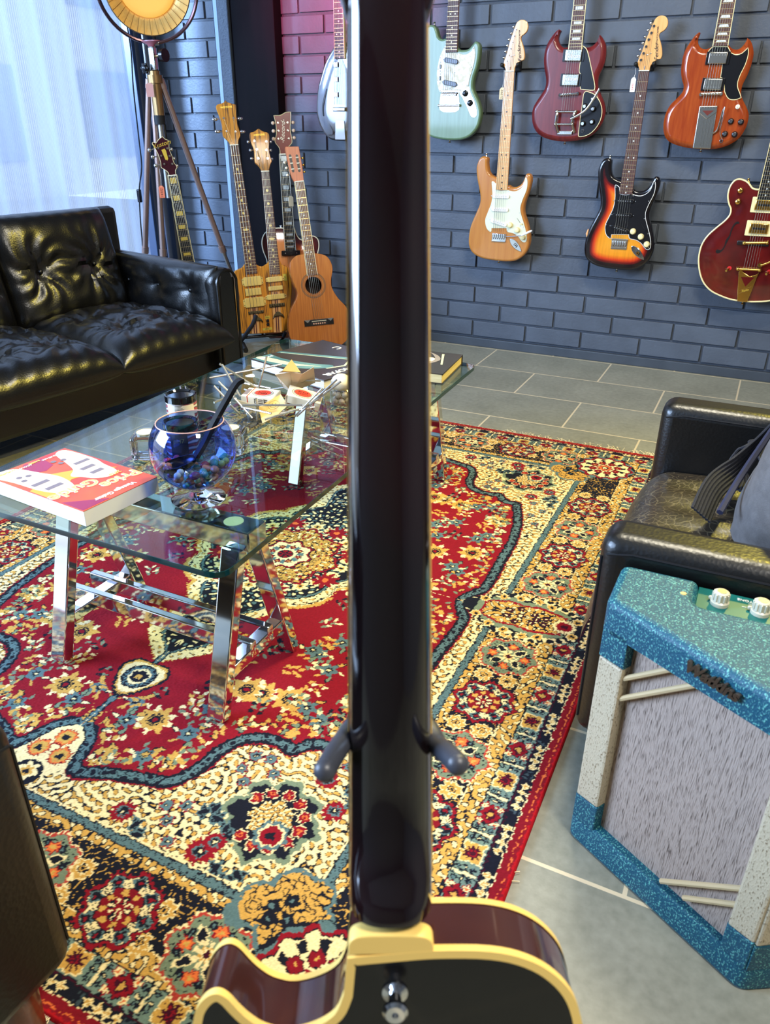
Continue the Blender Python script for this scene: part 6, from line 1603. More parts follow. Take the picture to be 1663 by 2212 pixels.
g_ = smooth(pl.cs([(985, 548), (1165, 548), (1205, 622), (1260, 645), (1320, 632), (1370, 592), (1402, 560), (1412, 600), (1402, 680), (1368, 780), (1318, 880), (1288, 960), (1283, 1030), (1308, 1100), (1326, 1158), (1260, 1185), (1190, 1183), (1150, 1150), (1122, 1090), (1112, 940), (1072, 920), (1095, 770), (930, 765), (905, 700), (925, 615)], .001), 3, corners=(0, 1, 2, 6, 14, 18, 19, 20, 21, 22))
b = MB(); b.prism(g_, .0002, .0016, 0, .0004, 1); b.build('pickguard_edge', M['cream'], root)
b = MB(); b.prism(inset(ccw(g_), .0026), .0004, .0024, 0, .0004, 1); b.build('pickguard', M['black'], root)
humbucker(root, C(1047, 690), -.02, .069, .040, M['nickel'], M['black'], rw=.088, rh=.045, z=.002); humbucker(root, C(988, 1002), -.04, .069, .040, M['nickel'], M['black'], rw=.086, rh=.046, z=.001, flip=True)
tom(root, C(848, 1120), C(1085, 1112), M['nickel'])
p = pl.cs([(828, 1255), (1045, 1252), (962, 1765), (745, 1760)], .004)
b = MB(); b.prism(rpoly(p, .004), .0, .0085, 0, .003, 3); vt = b.build('vibrato_cover', M['nickel'], root)
b = MB(); b.prism(pl.cs([(862, 1312), (1000, 1310), (920, 1370)], .008), .0084, .0092); b.build('cover_cutout', mat('cutout_wood', (96, 34, 20), .4), vt)
b = MB()
for a_, c_ in (((822, 1335), (915, 1412)), ((1030, 1330), (915, 1412)), ((880, 1420), (838, 1730)), ((915, 1420), (868, 1735)), ((955, 1420), (900, 1735)), ((990, 1420), (930, 1735))):
    p, q = C(*a_), C(*c_); b.tube([(p[0], p[1], .0086), (q[0], q[1], .0086)], .0009, 5)
b.build('engraved_lines', mat('engraving', (110, 104, 92), .3, .8), vt)
pts = [C(990, 1580), C(1040, 1540), C(1080, 1420), C(1110, 1320), C(1135, 1270)]
b = MB(); b.tube(smooth([(q[0], q[1], z_) for q, z_ in zip(pts, (.006, .010, .018, .024, .026))], 5, False), .0034, 8); b.build('vibrato_arm', M['nickel'], vt)
pts = [C(1135, 1270), C(1105, 1400), C(1075, 1560), C(1092, 1640)]
b = MB(); b.tube(smooth([(q[0], q[1], z_) for q, z_ in zip(pts, (.028, .026, .018, .008))], 5, False), .0018, 8); b.build('arm_link', M['chrome'], vt)
for q in ((1200, 1440), (1318, 1447), (1128, 1590), (1242, 1594)): knob(root, *C(*q), M['black'], .0102, .011, M['chrome'], None, 0, 'control_knob')
b = MB(); x, y = C(1280, 1266); b.cyl((x, y, 0), (x, y, .003), .0085, n=18); b.cyl((x, y, .002), (x + .004, y, .018), .0028, .0042, 10); b.build('toggle_switch', M['bone'], root)
b = MB(); x, y = C(1086, 1672); b.lathe([(.0032, .0), (.008, .0), (.0065, .005), (.0032, .005)], 16, X=T(x, y, 0)); b.build('jack_socket', M['chrome'], root)
strap_button(root, C(840, 1762))

# ---------- faded green offset guitar
pl = wall_plane(973, 112, .100).set(930, 50, 8.508); C = pl.c
M['sage'] = mat('faded_green_paint', (92, 116, 84), .4, c2=(104, 130, 100), nscale=12, stretch=(5, .4, 5), coat=.25); M['sagep'] = mat('green_side', (92, 112, 72), .35, coat=.3)
M['pearlg'] = mat('cream_pearloid', (208, 204, 186), .3, c2=(176, 158, 112), nscale=55, contrast=(.42, .6))
root = thing('electric_guitar', 'faded green offset guitar with pearl pickguard, hanging just right of the foreground guitar neck', 'electric guitar', X=pl.X(), group=G_WALL)
out = smooth(pl.cs([(300, 250), (260, 280), (200, 293), (140, 245), (115, 150), (85, 70), (30, 28), (-60, 50), (-130, 150), (-150, 350), (-130, 600), (-120, 800), (-160, 1000), (-230, 1250), (-280, 1500), (-280, 1750), (-200, 1950), (-50, 2060), (80, 2115), (300, 2148), (500, 2148), (650, 2115), (775, 2030), (868, 1900), (915, 1720), (915, 1600), (872, 1430), (812, 1300), (775, 1200), (775, 1080), (805, 950), (855, 800), (890, 600), (900, 430), (870, 355), (820, 333), (770, 385), (700, 465), (620, 492), (540, 488), (485, 455)]), 4, corners=(0, 40))
body(root, out, .042, [M['sage'], M['sagep']], bev=.009, seg=4)
nk = Neck(C(388, 538), (C(388, 538)[0] + .003, C(388, 538)[1] + .445), .056, .042, .0075)
nk.build(root, 22, M['maple'], M['rosewood'], 'dots', M['bone'], None, .021, .001, 6, C(352, 1310), .012, .052)
simple_head(root, nk.p1, M['maple'])
g_ = smooth(pl.cs([(282, 400), (230, 480), (170, 620), (130, 800), (115, 950), (120, 1100), (150, 1230), (185, 1268), (212, 1235), (505, 1232), (530, 1278), (600, 1222), (688, 1165), (708, 1060), (755, 900), (795, 750), (820, 600), (812, 480), (795, 432), (750, 510), (680, 565), (600, 578), (520, 552), (480, 545), (290, 545)], .001), 3, corners=(0, 8, 9, 23, 24))
b = MB(); b.prism(g_, .0003, .0026, 0, .0006, 1); gd = b.build('pickguard', M['pearlg'], root)
for (x0, y0), (x1, y1) in (((245, 668), (522, 722)), ((225, 1078), (497, 1138))):
    p, q = C(x0, y0), C(x1, y1); d = Vector((q[0] - p[0], q[1] - p[1])); X_ = T((p[0] + q[0]) / 2, (p[1] + q[1]) / 2, .0024) @ rotz(math.atan2(d.y, d.x))
    b = MB(); b.prism(pill(d.length * .92, .0195), 0, .007, 0, .002, X=X_); pk = b.build('pickup', mat('blue_grey_plastic', (58, 66, 84), .3), root)
    b = MB()
    for sg in (-1, 1): b.cyl((sg * d.length * .48, 0, 0), (sg * d.length * .48, 0, .003), .0028, n=8, X=X_)
    b.build('pickup_screws', M['black'], pk)
for q in ((187, 800), (180, 1015)):
    x, y = C(*q); b = MB(); b.box((x, y, .003), (.007, .016, .005), 0, .0015); b.build('slide_switch', M['black'], root)
b = MB()
for q in ((182, 638), (190, 718), (140, 845), (183, 882), (183, 935), (137, 1050), (175, 1100), (178, 1240), (362, 1198), (450, 915), (542, 1232), (675, 1142), (750, 810), (795, 468), (492, 568), (262, 450)):
    x, y = C(*q); b.cyl((x, y, .0024), (x, y, .0032), .0020, n=8)
b.build('guard_screws', M['black'], gd)
p = rpoly(pl.cs([(202, 1236), (512, 1236), (530, 1480), (525, 1590), (440, 1640), (250, 1640), (165, 1590), (165, 1480)], .001), .006)
b = MB(); b.prism(p, .0003, .0024, 0, .0006, 1); vt = b.build('vibrato_plate', M['chrome'], root)
p, q = C(215, 1288), C(495, 1288); b = MB(); b.cyl((p[0], p[1], .010), (q[0], q[1], .010), .0052, n=12); br = b.build('bridge', M['chrome'], vt)
for i in range(6):
    b = MB(); x, y = C(245 + 44 * i, 1318); b.cyl((x - .004, y, .009), (x + .004, y, .009), .0048, n=10); b.build('saddle', M['chrome'], br)
p, q = C(155, 1512), C(545, 1512); b = MB(); b.cyl((p[0], p[1], .010), (q[0], q[1], .010), .0056, n=12); b.build('tailpiece_bar', M['chrome'], vt)
p = smooth(pl.cs([(535, 1290), (560, 1240), (600, 1205), (690, 1172), (712, 1180), (735, 1290), (800, 1430), (840, 1570), (848, 1660), (828, 1715), (790, 1730), (740, 1700), (680, 1560), (600, 1390)], .001), 3)
b = MB(); b.prism(p, .0003, .0022, 0, .0005, 1); b.build('control_plate', M['chrome'], root)
for q in ((640, 1292), (728, 1468)): knob(root, *C(*q), M['black'], .0122, .014, None, None, .002, 'control_knob')
b = MB(); x, y = C(780, 1615); b.lathe([(.003, .002), (.0066, .002), (.006, .005), (.003, .005)], 16, X=T(x, y, 0)); b.build('jack_socket', M['chrome'], root)
strap_button(root, C(322, 2140)); strap_button(root, C(45, 40), (-.2, 1))

# ---------- polished metal-bodied resonator, half behind the foreground neck
pl = wall_plane(738, 118, .110).set(580, 0, 8.506); C = pl.c
root = thing('resonator_guitar', 'polished metal pear-shaped resonator guitar half hidden behind the foreground neck', 'resonator guitar', X=pl.X(), group=G_WALL)
o_ = pl.cs([(1250, 770), (1150, 920), (1060, 1080), (1000, 1230), (950, 1400), (905, 1570), (880, 1750), (868, 2000), (885, 2160), (940, 2330), (1030, 2480), (1150, 2570), (1330, 2590), (1510, 2570), (1630, 2480), (1720, 2330), (1775, 2160), (1792, 2000), (1780, 1750), (1755, 1570), (1710, 1400), (1660, 1230), (1600, 1080), (1510, 920), (1410, 770)])
M['mirror'] = mat('polished_nickel', (150, 148, 150), .1, 1.0)
body(root, smooth(o_, 4, corners=(0, 24)), .075, [M['mirror'], M['mirror']], bev=.012, seg=5, dome=.006, dome_w=.03)
nk = Neck(C(1330, 1080), (C(1330, 1080)[0], C(1330, 1080)[1] + .36), .054, .044, .016)
nk.build(root, 19, M['mahog'], M['ebony'], 'dots', M['pearl'], M['cream'], .022, .0, 6, C(1330, 1920), .020, .05)
simple_head(root, nk.p1, M['mahog'])
for sg in (-1, 1):
    x0 = 1330 + sg * 0
    pts = [(1060, 1640), (1010, 1800), (985, 1950), (990, 2100), (1010, 2130), (1005, 1980), (1040, 1800), (1075, 1650)]
    b = MB(); b.prism(smooth(pl.cs([((x, y) if sg < 0 else (2660 - x, y)) for x, y in pts], .007), 4), .0055, .0075); b.build('sound_slot', M['ebony'], root)
for k, y in enumerate((1190, 1460, 1740)):
    x, yy = C(1255, y); b = MB(); b.box((x, yy, .010), (.024, .022, .006), 0, .002); b.build('cover_block', M['chrome'], root)
x, y = C(1330, 2010); b = MB(); b.box((x, y, .016), (.07, .018, .014), 0, .004); b.build('bridge_cover', M['chrome'], root)
b = MB(); x, y = C(1330, 2380); b.prism(rpoly([(x - .03, y - .045), (x + .03, y - .045), (x + .024, y + .04), (x - .024, y + .04)], .004), .005, .010, 0, .001); b.build('tailpiece', M['chrome'], root)

# ---------- dark red hollow-body with gold hardware at the right edge
pl = wall_plane(1400 + 1590 / 6.323, 360 + 440 / 6.323, .120).set(1400, 360, 6.323); C = pl.c
M['walnut'] = mat('dark_cherry_walnut', (70, 12, 14), .16, c2=(98, 22, 20), nscale=9, coat=.7)
root = thing('hollow_body_guitar', 'dark red hollow-body guitar with cream binding and gold hardware, cut by the right picture edge', 'electric guitar', X=pl.X(), group=G_WALL)
o_ = smooth(pl.cs([(1530, 290), (1500, 308), (1430, 292), (1380, 230), (1330, 190), (1250, 166), (1175, 190), (1110, 280), (1083, 400), (1098, 510), (1124, 580), (1108, 660), (1040, 740), (930, 830), (810, 940), (730, 1060), (690, 1200), (684, 1330), (708, 1480), (760, 1600), (855, 1700), (980, 1765), (1120, 1815), (1280, 1842), (1450, 1850), (1663, 1835), (1900, 1760), (2080, 1610), (2180, 1410), (2190, 1200), (2130, 1020), (2020, 850), (1950, 720), (1920, 600), (1960, 450), (1980, 330), (1930, 240), (1840, 220), (1770, 290), (1720, 330), (1680, 300)]), 4, corners=(0, 40))
body(root, o_, .055, [M['walnut'], M['walnut']], bev=.003, seg=2, dome=.006, dome_w=.04)
b = MB(); rp = ccw(o_); b.tube([(q[0], q[1], -.002) for q in inset(rp, .0018)], .0040, 6, closed=True); b.build('binding', M['cream'], root)
nk = Neck(C(1590, 445), (C(1590, 445)[0] + .004, C(1590, 445)[1] + .46), .0575, .043, .016)
nk.build(root, 22, M['mahog'], M['ebony'], 'dots', M['pearl'], M['cream'], .022, .0, 6, C(1390, 1400), .022, .05)
simple_head(root, nk.p1, M['mahog'])
def filtertron(cx_, cy_):
    x, y = C(cx_, cy_, .01); X_ = T(x, y, .004)
    b = MB(); b.prism(rpoly([(-.050, -.030), (.050, -.030), (.050, .030), (-.050, .030)], .003), 0, .006, 0, .001, X=X_); pk = b.build('pickup', M['cream'], root)
    b = MB(); b.box((0, 0, .008), (.072, .040, .010), 0, .003, X=X_)
    b.build('pickup_cover', M['gold'], pk)
    b = MB()
    for sg in (-1, 1):
        for i in range(6): b.cyl((.058 * (-.5 + i / 5), sg * .012, .0125), (.058 * (-.5 + i / 5), sg * .012, .0145), .003, n=8, X=X_)
    b.build('pole_screws', M['gold'], pk); b = MB(); b.box((0, 0, .0132), (.05, .008, .0008), X=X_); b.build('pickup_slot', M['ebony'], pk)
filtertron(1590, 525); filtertron(1510, 845)
p, q = C(1310, 1042, .01), C(1625, 1038, .01); b = MB(); b.box(((p[0] + q[0]) / 2 - .01, p[1], .010), (q[0] - p[0] + .035, .016, .010), 0, .002); bb = b.build('bridge_base', M['ebony'], root)
b = MB(); b.tube([(p[0], p[1], .018), (q[0], q[1], .018)], .0055, 10); b.ball((p[0], p[1], .018), .008); b.ball((q[0], q[1], .018), .008); b.build('bridge_bar', M['gold'], bb)
# gold V vibrato
vo = pl.cs([(1235, 1440), (1262, 1400), (1300, 1440), (1390, 1500), (1480, 1470), (1515, 1440), (1480, 1520), (1420, 1680), (1350, 1848), (1215, 1838), (1222, 1640)], .01)
b = MB(); b.prism(vo, .008, .014, 0, .002); vt = b.build('vibrato_plate', M['gold'], root)
b = MB(); b.prism(pl.cs([(1265, 1505), (1450, 1515), (1325, 1640)], .015), .0141, .0148); b.build('cutout', M['walnut'], vt)
for (x0, y0), (x1, y1) in (((1240, 1695), (1410, 1640)), ((1235, 1735), (1400, 1680))):
    b = MB(); p, q = C(x0, y0, .015), C(x1, y1, .015); b.tube([(p[0], p[1], .0145), (q[0], q[1], .0145)], .0012, 5); b.build('raised_line', M['gold'], vt)
x, y = C(1322, 1690, .015); text('Bigsby', .011, 'vibrato_lettering', vt, M['goldink'], T(x, y, .0150) @ rotz(.31), .0006, .2)
p, q = C(1225, 1398, .02), C(1520, 1412, .02); b = MB(); b.cyl((p[0], p[1], .022), (q[0], q[1], .022), .0045, n=12); b.ball((p[0], p[1], .020), .0085); b.ball((q[0], q[1], .020), .0085); b.build('vibrato_bar', M['gold'], vt)
p = C(1530, 1340, .02); b = MB(); b.cyl((p[0], p[1], .016), (p[0], p[1], .036), .0095, n=16); b.build('arm_pivot', M['gold'], vt)
pts = [C(1540, 1350, .03), C(1620, 1320, .03), C(1720, 1270, .03), C(1830, 1180, .03)]
b = MB(); b.tube(smooth([(q[0], q[1], .034 + .004 * i) for i, q in enumerate(pts)], 5, False), .0048, 8, flat=.6); b.build('vibrato_arm', M['gold'], vt)
for (cx_, cy_) in ((1110, 1385), (1655, 1430)):
    x, y = C(cx_, cy_); b = MB(); b.lathe([(0, .004), (.0095, .004), (.0085, .009), (0, .009)], 18, X=T(x, y, 0)); kn = b.build('red_washer', mat('red_felt', (206, 26, 34), .6), root)
    b = MB(); b.cyl((x, y, .006), (x - .010, y - .008, .030), .0042, .005, 12); b.build('mute_knob', M['gold'], kn)
for q in ((1260, 325), (1226, 478)): knob(root, *C(*q), M['gold'], .0105, .013, None, None, .003, 'control_knob')
pts = [(1240, 755), (1205, 752), (1165, 790), (1130, 860), (1105, 940), (1060, 1000), (1035, 1090), (990, 1140), (945, 1130), (920, 1155), (935, 1180), (970, 1180), (1020, 1140), (1055, 1080), (1090, 1010), (1118, 960), (1140, 880), (1170, 815), (1205, 780), (1240, 780)]
b = MB(); b.prism(smooth(pl.cs(pts, .005), 3), .0052, .0068); b.build('f_hole', M['ebony'], root)
strap_button(root, C(1370, 215), (-.3, 1), M['gold']); strap_button(root, C(1290, 1845), (0, -1), M['gold'])

# ================================================================== GUITARS STANDING ON THE FLOOR
def lean_plane(O, a, lean):
    a, l = math.radians(a), math.radians(lean); n = Vector((math.sin(a), -math.cos(a), 0))
    return Plane(O, (math.cos(a), math.sin(a), 0), Vector((0, 0, 1)) * math.cos(l) - n * math.sin(l))
def y_plane(px, py, Y): return CAMP + ray(px, py) * (Y / ray(px, py).y)
G_FLOOR = 'guitars standing on the floor by the column'
# ---------- double-neck in striped wood
M['zebra'] = mat('striped_zebra_wood', (212, 138, 32), .4, c2=(92, 50, 14), nscale=17, stretch=(11, .35, 5), coat=.15, spec=.3, ndetail=5, contrast=(.5, .62))
M['creamy'] = mat('yellow_lit_cream', (232, 198, 104), .4)  # cream plastic with the yellow light on it put into the colour
pl = lean_plane(on_z(565, 722, .055), 40, 11).set(440, 200, 3.8125); C = pl.c
dn = thing('double_neck_guitar', 'double-neck guitar of dark-striped golden wood with cream pickups, standing beside the sofa arm', 'electric guitar', X=pl.X(), group=G_FLOOR)
out = pl.cs([(345, 1400), (315, 1440), (275, 1458), (250, 1480), (252, 1560), (258, 1640), (262, 1760), (278, 1900), (287, 1965), (300, 1985), (480, 1985), (660, 1968), (690, 1950), (712, 1850), (722, 1700), (728, 1600), (715, 1480), (680, 1430), (645, 1415), (625, 1385), (590, 1380), (540, 1385), (520, 1408), (478, 1430), (435, 1415), (415, 1385), (380, 1382)])
body(dn, smooth(out, 4, corners=(8, 9, 11)), .042, [M['zebra'], M['zebra']], bev=.006)
bass_end, bass_nut = C(395, 1492), C(250, 437); g_end, g_nut = C(588, 1495), C(505, 653)
# centre stripes
for cx0, cy0, cx1, cy1, w_, m_ in ((403, 1640, 428, 1983, .040, M['maple']), (592, 1640, 612, 1974, .042, M['maple']), (395, 1640, 418, 1983, .006, M['mahog']), (412, 1640, 436, 1982, .006, M['mahog']), (585, 1640, 603, 1975, .006, M['mahog']), (601, 1640, 620, 1973, .006, M['mahog'])):
    a, b_ = C(cx0, cy0), C(cx1, cy1); b = MB(); h_ = w_ / 2; z_ = .0006 if w_ < .02 else .0003
    b.prism([(a[0] - h_, a[1]), (b_[0] - h_, b_[1]), (b_[0] + h_, b_[1]), (a[0] + h_, a[1])], -.001, z_); b.build('centre_stripe', m_, dn)
def dn_neck(end, nut, w0, w1, nf, br, ns, head, posts, keys, txt, kr, fan=False):
    nk = Neck(end, nut, w0, w1, .0075)
    nk.build(dn, nf, M['mahog'], M['rosewood'], 'bigdots', M['creamy'], None, .021, .0005, ns, br, .012, w0 * .86, str_r=.0008 if ns == 4 else .0005, fret=M['fret'])
    b = MB(); b.prism(smooth(pl.cs(head), 3, corners=(0, len(head) - 1, [i for i, q in enumerate(head) if q == txt[3]][0])), -.014, .002, 0, .002); b.build('headstock', M['zebra'], dn)
    for q, k_ in zip(posts, keys): tuner(dn, C(*q), C(*k_), M['chrome'], .002, kr)
    x, y = C(txt[0], txt[1]); text('WESTONE', txt[2], 'headstock_lettering', dn, M['goldink'], T(x, y, .0024) @ rotz(.08), .0002, bold=.0003)
    u = len(posts) // 2
    for i in range(ns):
        q = C(*posts[(u - 1 - i) if i < u else (i)]); b = MB(); b.cyl((nut[0] + (-.5 + i / (ns - 1)) * nk.sp0, nut[1] + .004, .0095), (q[0], q[1], .008), .0007, n=5, cap=False); b.build('string', M['string'], dn)
k = 3.8125 / 6.347
def h2(pts): return [((10 + x / 6.347) * 3.8125, (5 + y / 6.347) * 3.8125) for x, y in pts]
bh = h2([(300, 695), (285, 650), (240, 605), (200, 560), (190, 500), (185, 420), (160, 320), (125, 230), (105, 165), (130, 130), (200, 110), (232, 72), (262, 100), (330, 122), (375, 135), (385, 180), (385, 280), (400, 400), (425, 490), (438, 560), (412, 620), (408, 695)])
dn_neck(bass_end, bass_nut, .060, .043, 24, C(430, 1800), 4, bh, h2([(208, 320), (248, 500), (345, 320), (372, 505)]), h2([(90, 330), (125, 500), (435, 320), (470, 500)]), (h2([(245, 170)])[0][0], h2([(245, 170)])[0][1], .012, bh[11]), (.014, .007))
gh = h2([(728, 1055), (715, 1010), (680, 965), (640, 930), (632, 880), (625, 760), (585, 650), (563, 560), (575, 520), (630, 502), (688, 460), (745, 500), (805, 515), (832, 550), (835, 640), (832, 760), (850, 850), (868, 910), (850, 950), (825, 1055)])
dn_neck(g_end, g_nut, .054, .041, 24, C(600, 1740), 6, gh, h2([(630, 632), (665, 750), (682, 870), (792, 640), (795, 758), (810, 872)]), h2([(548, 640), (578, 755), (595, 870), (855, 640), (855, 755), (872, 875)]), (h2([(695, 550)])[0][0], h2([(695, 550)])[0][1], .012, gh[10]), (.008, .006))
def B6(x, y): return ((60 + x / 6.929) * 3.8125, (370 + y / 6.929) * 3.8125)
for (x0, y0, x1, y1, ears, sl) in ((180, 195, 450, 325, 1, -.05), (205, 370, 450, 468, 0, -.05), (200, 508, 490, 640, 1, -.06), (538, 195, 762, 265, 1, -.02), (550, 335, 770, 392, 0, -.02), (532, 458, 798, 525, 1, -.03)):
    p, q = C(*B6(x0, y0)), C(*B6(x1, y1)); c = ((p[0] + q[0]) / 2, (p[1] + q[1]) / 2); w_, h_ = abs(q[0] - p[0]), abs(q[1] - p[1]); X_ = T(c[0], c[1], 0) @ rotz(.06)
    b = MB(); b.box((0, 0, .005), (w_, h_, .012), 0, .003, 3, X=X_); pk = b.build('pickup', M['creamy'], dn)
    if ears:
        b = MB(); b.prism(rpoly([(-w_ / 2 - .010, -h_ * .38), (w_ / 2 + .010, -h_ * .38), (w_ / 2 + .010, h_ * .38), (-w_ / 2 - .010, h_ * .38)], .006), 0, .004, 0, .001, X=X_); b.build('mounting_ears', M['creamy'], pk)
        b = MB()
        for sx in (-1, 1):
            for sy in ((-1, 1) if h_ > .03 else (0,)): b.cyl((sx * (w_ / 2 + .005), sy * h_ * .22, .004), (sx * (w_ / 2 + .005), sy * h_ * .22, .005), .0022, n=8, X=X_)
        b.build('ear_screws', M['ebony'], pk)
M['antique'] = mat('antique_bronze', (84, 74, 52), .4, .85)
for (x0, y0, x1, y1), n_ in (((255, 690, 480, 760), 4), ((567, 575, 795, 660), 6)):
    p, q = C(*B6(x0, y1)), C(*B6(x1, y0)); c = ((p[0] + q[0]) / 2, (p[1] + q[1]) / 2); w_, h_ = abs(q[0] - p[0]), abs(q[1] - p[1]) * .7; X_ = T(c[0], c[1], 0) @ rotz(.06)
    b = MB(); b.box((0, 0, .003), (w_, h_, .005), 0, .001, X=X_); br = b.build('bridge', M['antique'], dn)
    for i in range(n_):
        b = MB(); b.box((w_ * .82 * (-.5 + i / (n_ - 1)), 0, .0085), (w_ * .12, h_ * .75, .008), 0, .0015, X=X_); b.build('saddle', M['antique'], br)
for ctr, w_ in (((380, 838), .062), ((700, 768), .062)):
    c = C(*B6(*ctr)); pts = smooth([(-w_ / 2, -.016), (-w_ / 2 + .006, .000), (-w_ * .25, .010), (0, .020), (w_ * .25, .010), (w_ / 2 - .006, .000), (w_ / 2, -.016), (w_ * .3, -.006), (0, -.004), (-w_ * .3, -.006)], 4)
    b = MB(); b.prism(pts, 0, .012, 0, .003, X=T(c[0], c[1], 0) @ rotz(.06)); b.build('crown_tailpiece', M['antique'], dn)
for q in ((543, 852), (548, 906)): knob(dn, *C(*B6(*q)), M['black'], .007, .010, None, None, 0, 'control_knob')
for (x0, y0, x1, y1), wd, rt in (((505, 772, 572, 830), 'No.', 0), ((470, 948, 605, 998), '189:-', 0), ((775, 140, 820, 262), '2', 0)):
    p, q = C(*B6(x0, y1)), C(*B6(x1, y0)); b = MB(); c = ((p[0] + q[0]) / 2, (p[1] + q[1]) / 2); X_ = T(c[0], c[1], 0) @ rotz(.07)
    b.box((0, 0, .0006), (abs(q[0] - p[0]), abs(q[1] - p[1]) * .85, .0006), X=X_); st_ = b.build('sticker', mat('yellow_sticker', (206, 180, 60), .6), dn); text(wd, .014, 'handwriting', st_, M['ink'], X_ @ T(0, 0, .0012), .0001)
# its stand: two foam arms in front, legs, a rear strut
M['foam'] = mat('black_foam_tube', (22, 24, 32), .75)
sd = thing('guitar_stand', 'black tubular stand under the double-neck guitar, with one foam arm curling over its front', 'guitar stand', loc=tuple(on_z(565, 735, 0)))
so = Vector(sd.location)
def PP(px, py, off): # a point in front of the guitar face
    u, v = pl.at(px, py, off); return pl.O + pl.ex * u + pl.ey * v + pl.ez * off - so
b = MB(); arm = smooth([PP(520, 733, -.055), PP(519, 738, .0), PP(527, 728, .03), PP(538, 712, .045), PP(547, 698, .045), PP(553, 681, .035)], 5, False); b.tube(arm, .0105, 10); b.build('foam_arm', M['foam'], sd)
b = MB(); arm = smooth([PP(612, 722, -.055), PP(613, 726, .0), PP(616, 718, .02)], 5, False); b.tube(arm, .0095, 10); b.build('foam_arm', M['foam'], sd)
for px in (520, 612):
    p = PP(px, 730, -.055)
    b = MB(); b.cyl(p, p + Vector((.03 if px > 560 else -.02, -.10, 0)) + Vector((0, 0, -(p.z + so.z) + .012)), .007, n=10); b.build('leg', M['black'], sd)
p0, p1 = PP(520, 730, -.055), PP(612, 722, -.055)
b = MB(); b.cyl(p0, p1, .008, n=10); b.build('cross_tube', M['black'], sd)
b = MB(); m_ = (p0 + p1) / 2; b.tube([m_, m_ + Vector((-.07, .13, .30)), m_ + Vector((-.10, .20, -(m_.z + so.z) + .01 + .0))], .008, 8); b.build('rear_strut', M['black'], sd)
q0 = on_z(531, 757, .012) - so; dv = (p0 - q0)
b = MB(); b.cyl(q0, q0 + Vector((-.09, .10, .0)), .0125, n=14); b.build('rubber_foot', M['rubber'], sd)

# ---------- small-bodied acoustic with slotted head
pl = lean_plane(on_z(690, 752, .015), 38, 13).set(440, 200, 3.8125); C = pl.c
M['spruce'] = mat('aged_spruce', (194, 116, 44), .22, c2=(168, 92, 30), nscale=18, stretch=(10, .3, 5), coat=.6, contrast=(.4, .7)); M['redside'] = mat('reddish_mahogany_side', (170, 84, 48), .25, c2=(146, 64, 36), nscale=12, coat=.5)
M['inside'] = mat('dark_inside', (44, 26, 16), .8)
ac = thing('acoustic_guitar', 'small orange-brown acoustic guitar with slotted headstock leaning behind the glass table', 'acoustic guitar', X=pl.X(), group=G_FLOOR)
out = pl.cs([(880, 1322), (820, 1330), (760, 1345), (718, 1390), (708, 1440), (718, 1500), (750, 1590), (772, 1640), (762, 1700), (722, 1780), (702, 1850), (697, 1950), (722, 2040), (800, 2110), (930, 2140), (1060, 2115), (1170, 2050), (1222, 1950), (1215, 1850), (1170, 1760), (1105, 1690), (1058, 1610), (1050, 1540), (1062, 1450), (1040, 1380), (1000, 1340), (940, 1325)])
hc = C(903, 1587); hr = abs(C(971, 1587)[0] - hc[0])
body(ac, smooth(out, 4), .088, [M['spruce'], M['redside'], M['inside']], bev=.003, seg=2, hole=(hc[0], hc[1], hr))
for r0, r1 in ((1.06, 1.10), (1.28, 1.34), (1.40, 1.50)):
    b = MB(); b.lathe([(hr * r0, .0002), (hr * r1, .0002), (hr * r1, .0008), (hr * r0, .0008)], 48, X=T(hc[0], hc[1], 0), closed=True); b.build('rosette_ring', mat('rosette_wood', (112, 78, 42), .4), ac)
nk = Neck(C(893, 1503), C(785, 737), .052, .046, .0065)
nk.build(ac, 18, M['redside'], mat('pale_rosewood', (126, 84, 44), .4, c2=(104, 64, 32), nscale=30), 'dots', M['bone'], M['cream'], .022, .0, 6, C(950, 1868), .010, .050, fret=M['gold'])
def H3(x, y): return ((130 + x / 6.667) * 3.8125, (30 + y / 6.667) * 3.8125)
hd = [H3(*q) for q in ((438, 1085), (405, 1030), (372, 930), (340, 780), (303, 600), (310, 578), (498, 576), (505, 590), (527, 720), (558, 900), (574, 1085))]
b = MB(); b.prism(pl.cs(hd), -.016, .0, 0, .0015); hs_ = b.build('headstock', mat('orange_headplate', (196, 104, 52), .3, c2=(176, 88, 44), nscale=14, stretch=(8, .6, 5)), ac)
for a_, b__ in (((372, 690), (425, 950)), ((470, 690), (514, 945))):
    p, q = C(*H3(*a_)), C(*H3(*b__)); d = Vector((q[0] - p[0], q[1] - p[1])); X_ = T((p[0] + q[0]) / 2, (p[1] + q[1]) / 2, 0) @ rotz(math.atan2(d.y, d.x))
    b = MB(); b.prism(pill(d.length, .012), -.004, .0006, 0, X=X_); s_ = b.build('head_slot', M['ebony'], hs_)
    for t_ in (.18, .5, .82):
        b = MB(); c = Vector((-d.length / 2 + d.length * t_, 0, .001)); b.cyl(c + Vector((0, -.007, 0)), c + Vector((0, .007, 0)), .0032, n=8, X=X_); b.build('string_roller', M['bone'], s_)
for a_, sg in (((318, 800), -1), ((345, 880), -1), ((360, 980), -1), ((540, 735), 1), ((552, 835), 1), ((566, 935), 1)):
    x, y = C(*H3(*a_)); b = MB(); b.cyl((x - sg * .010, y, -.008), (x + sg * .004, y, -.010), .002, n=8); tk = b.build('tuning_peg', M['nickel'], ac)
    b = MB(); b.ball((x + sg * .006, y, -.012), (.0075, .006, .004)); b.build('tuner_button', M['bone'] if sg < 0 else M['gold'], tk)
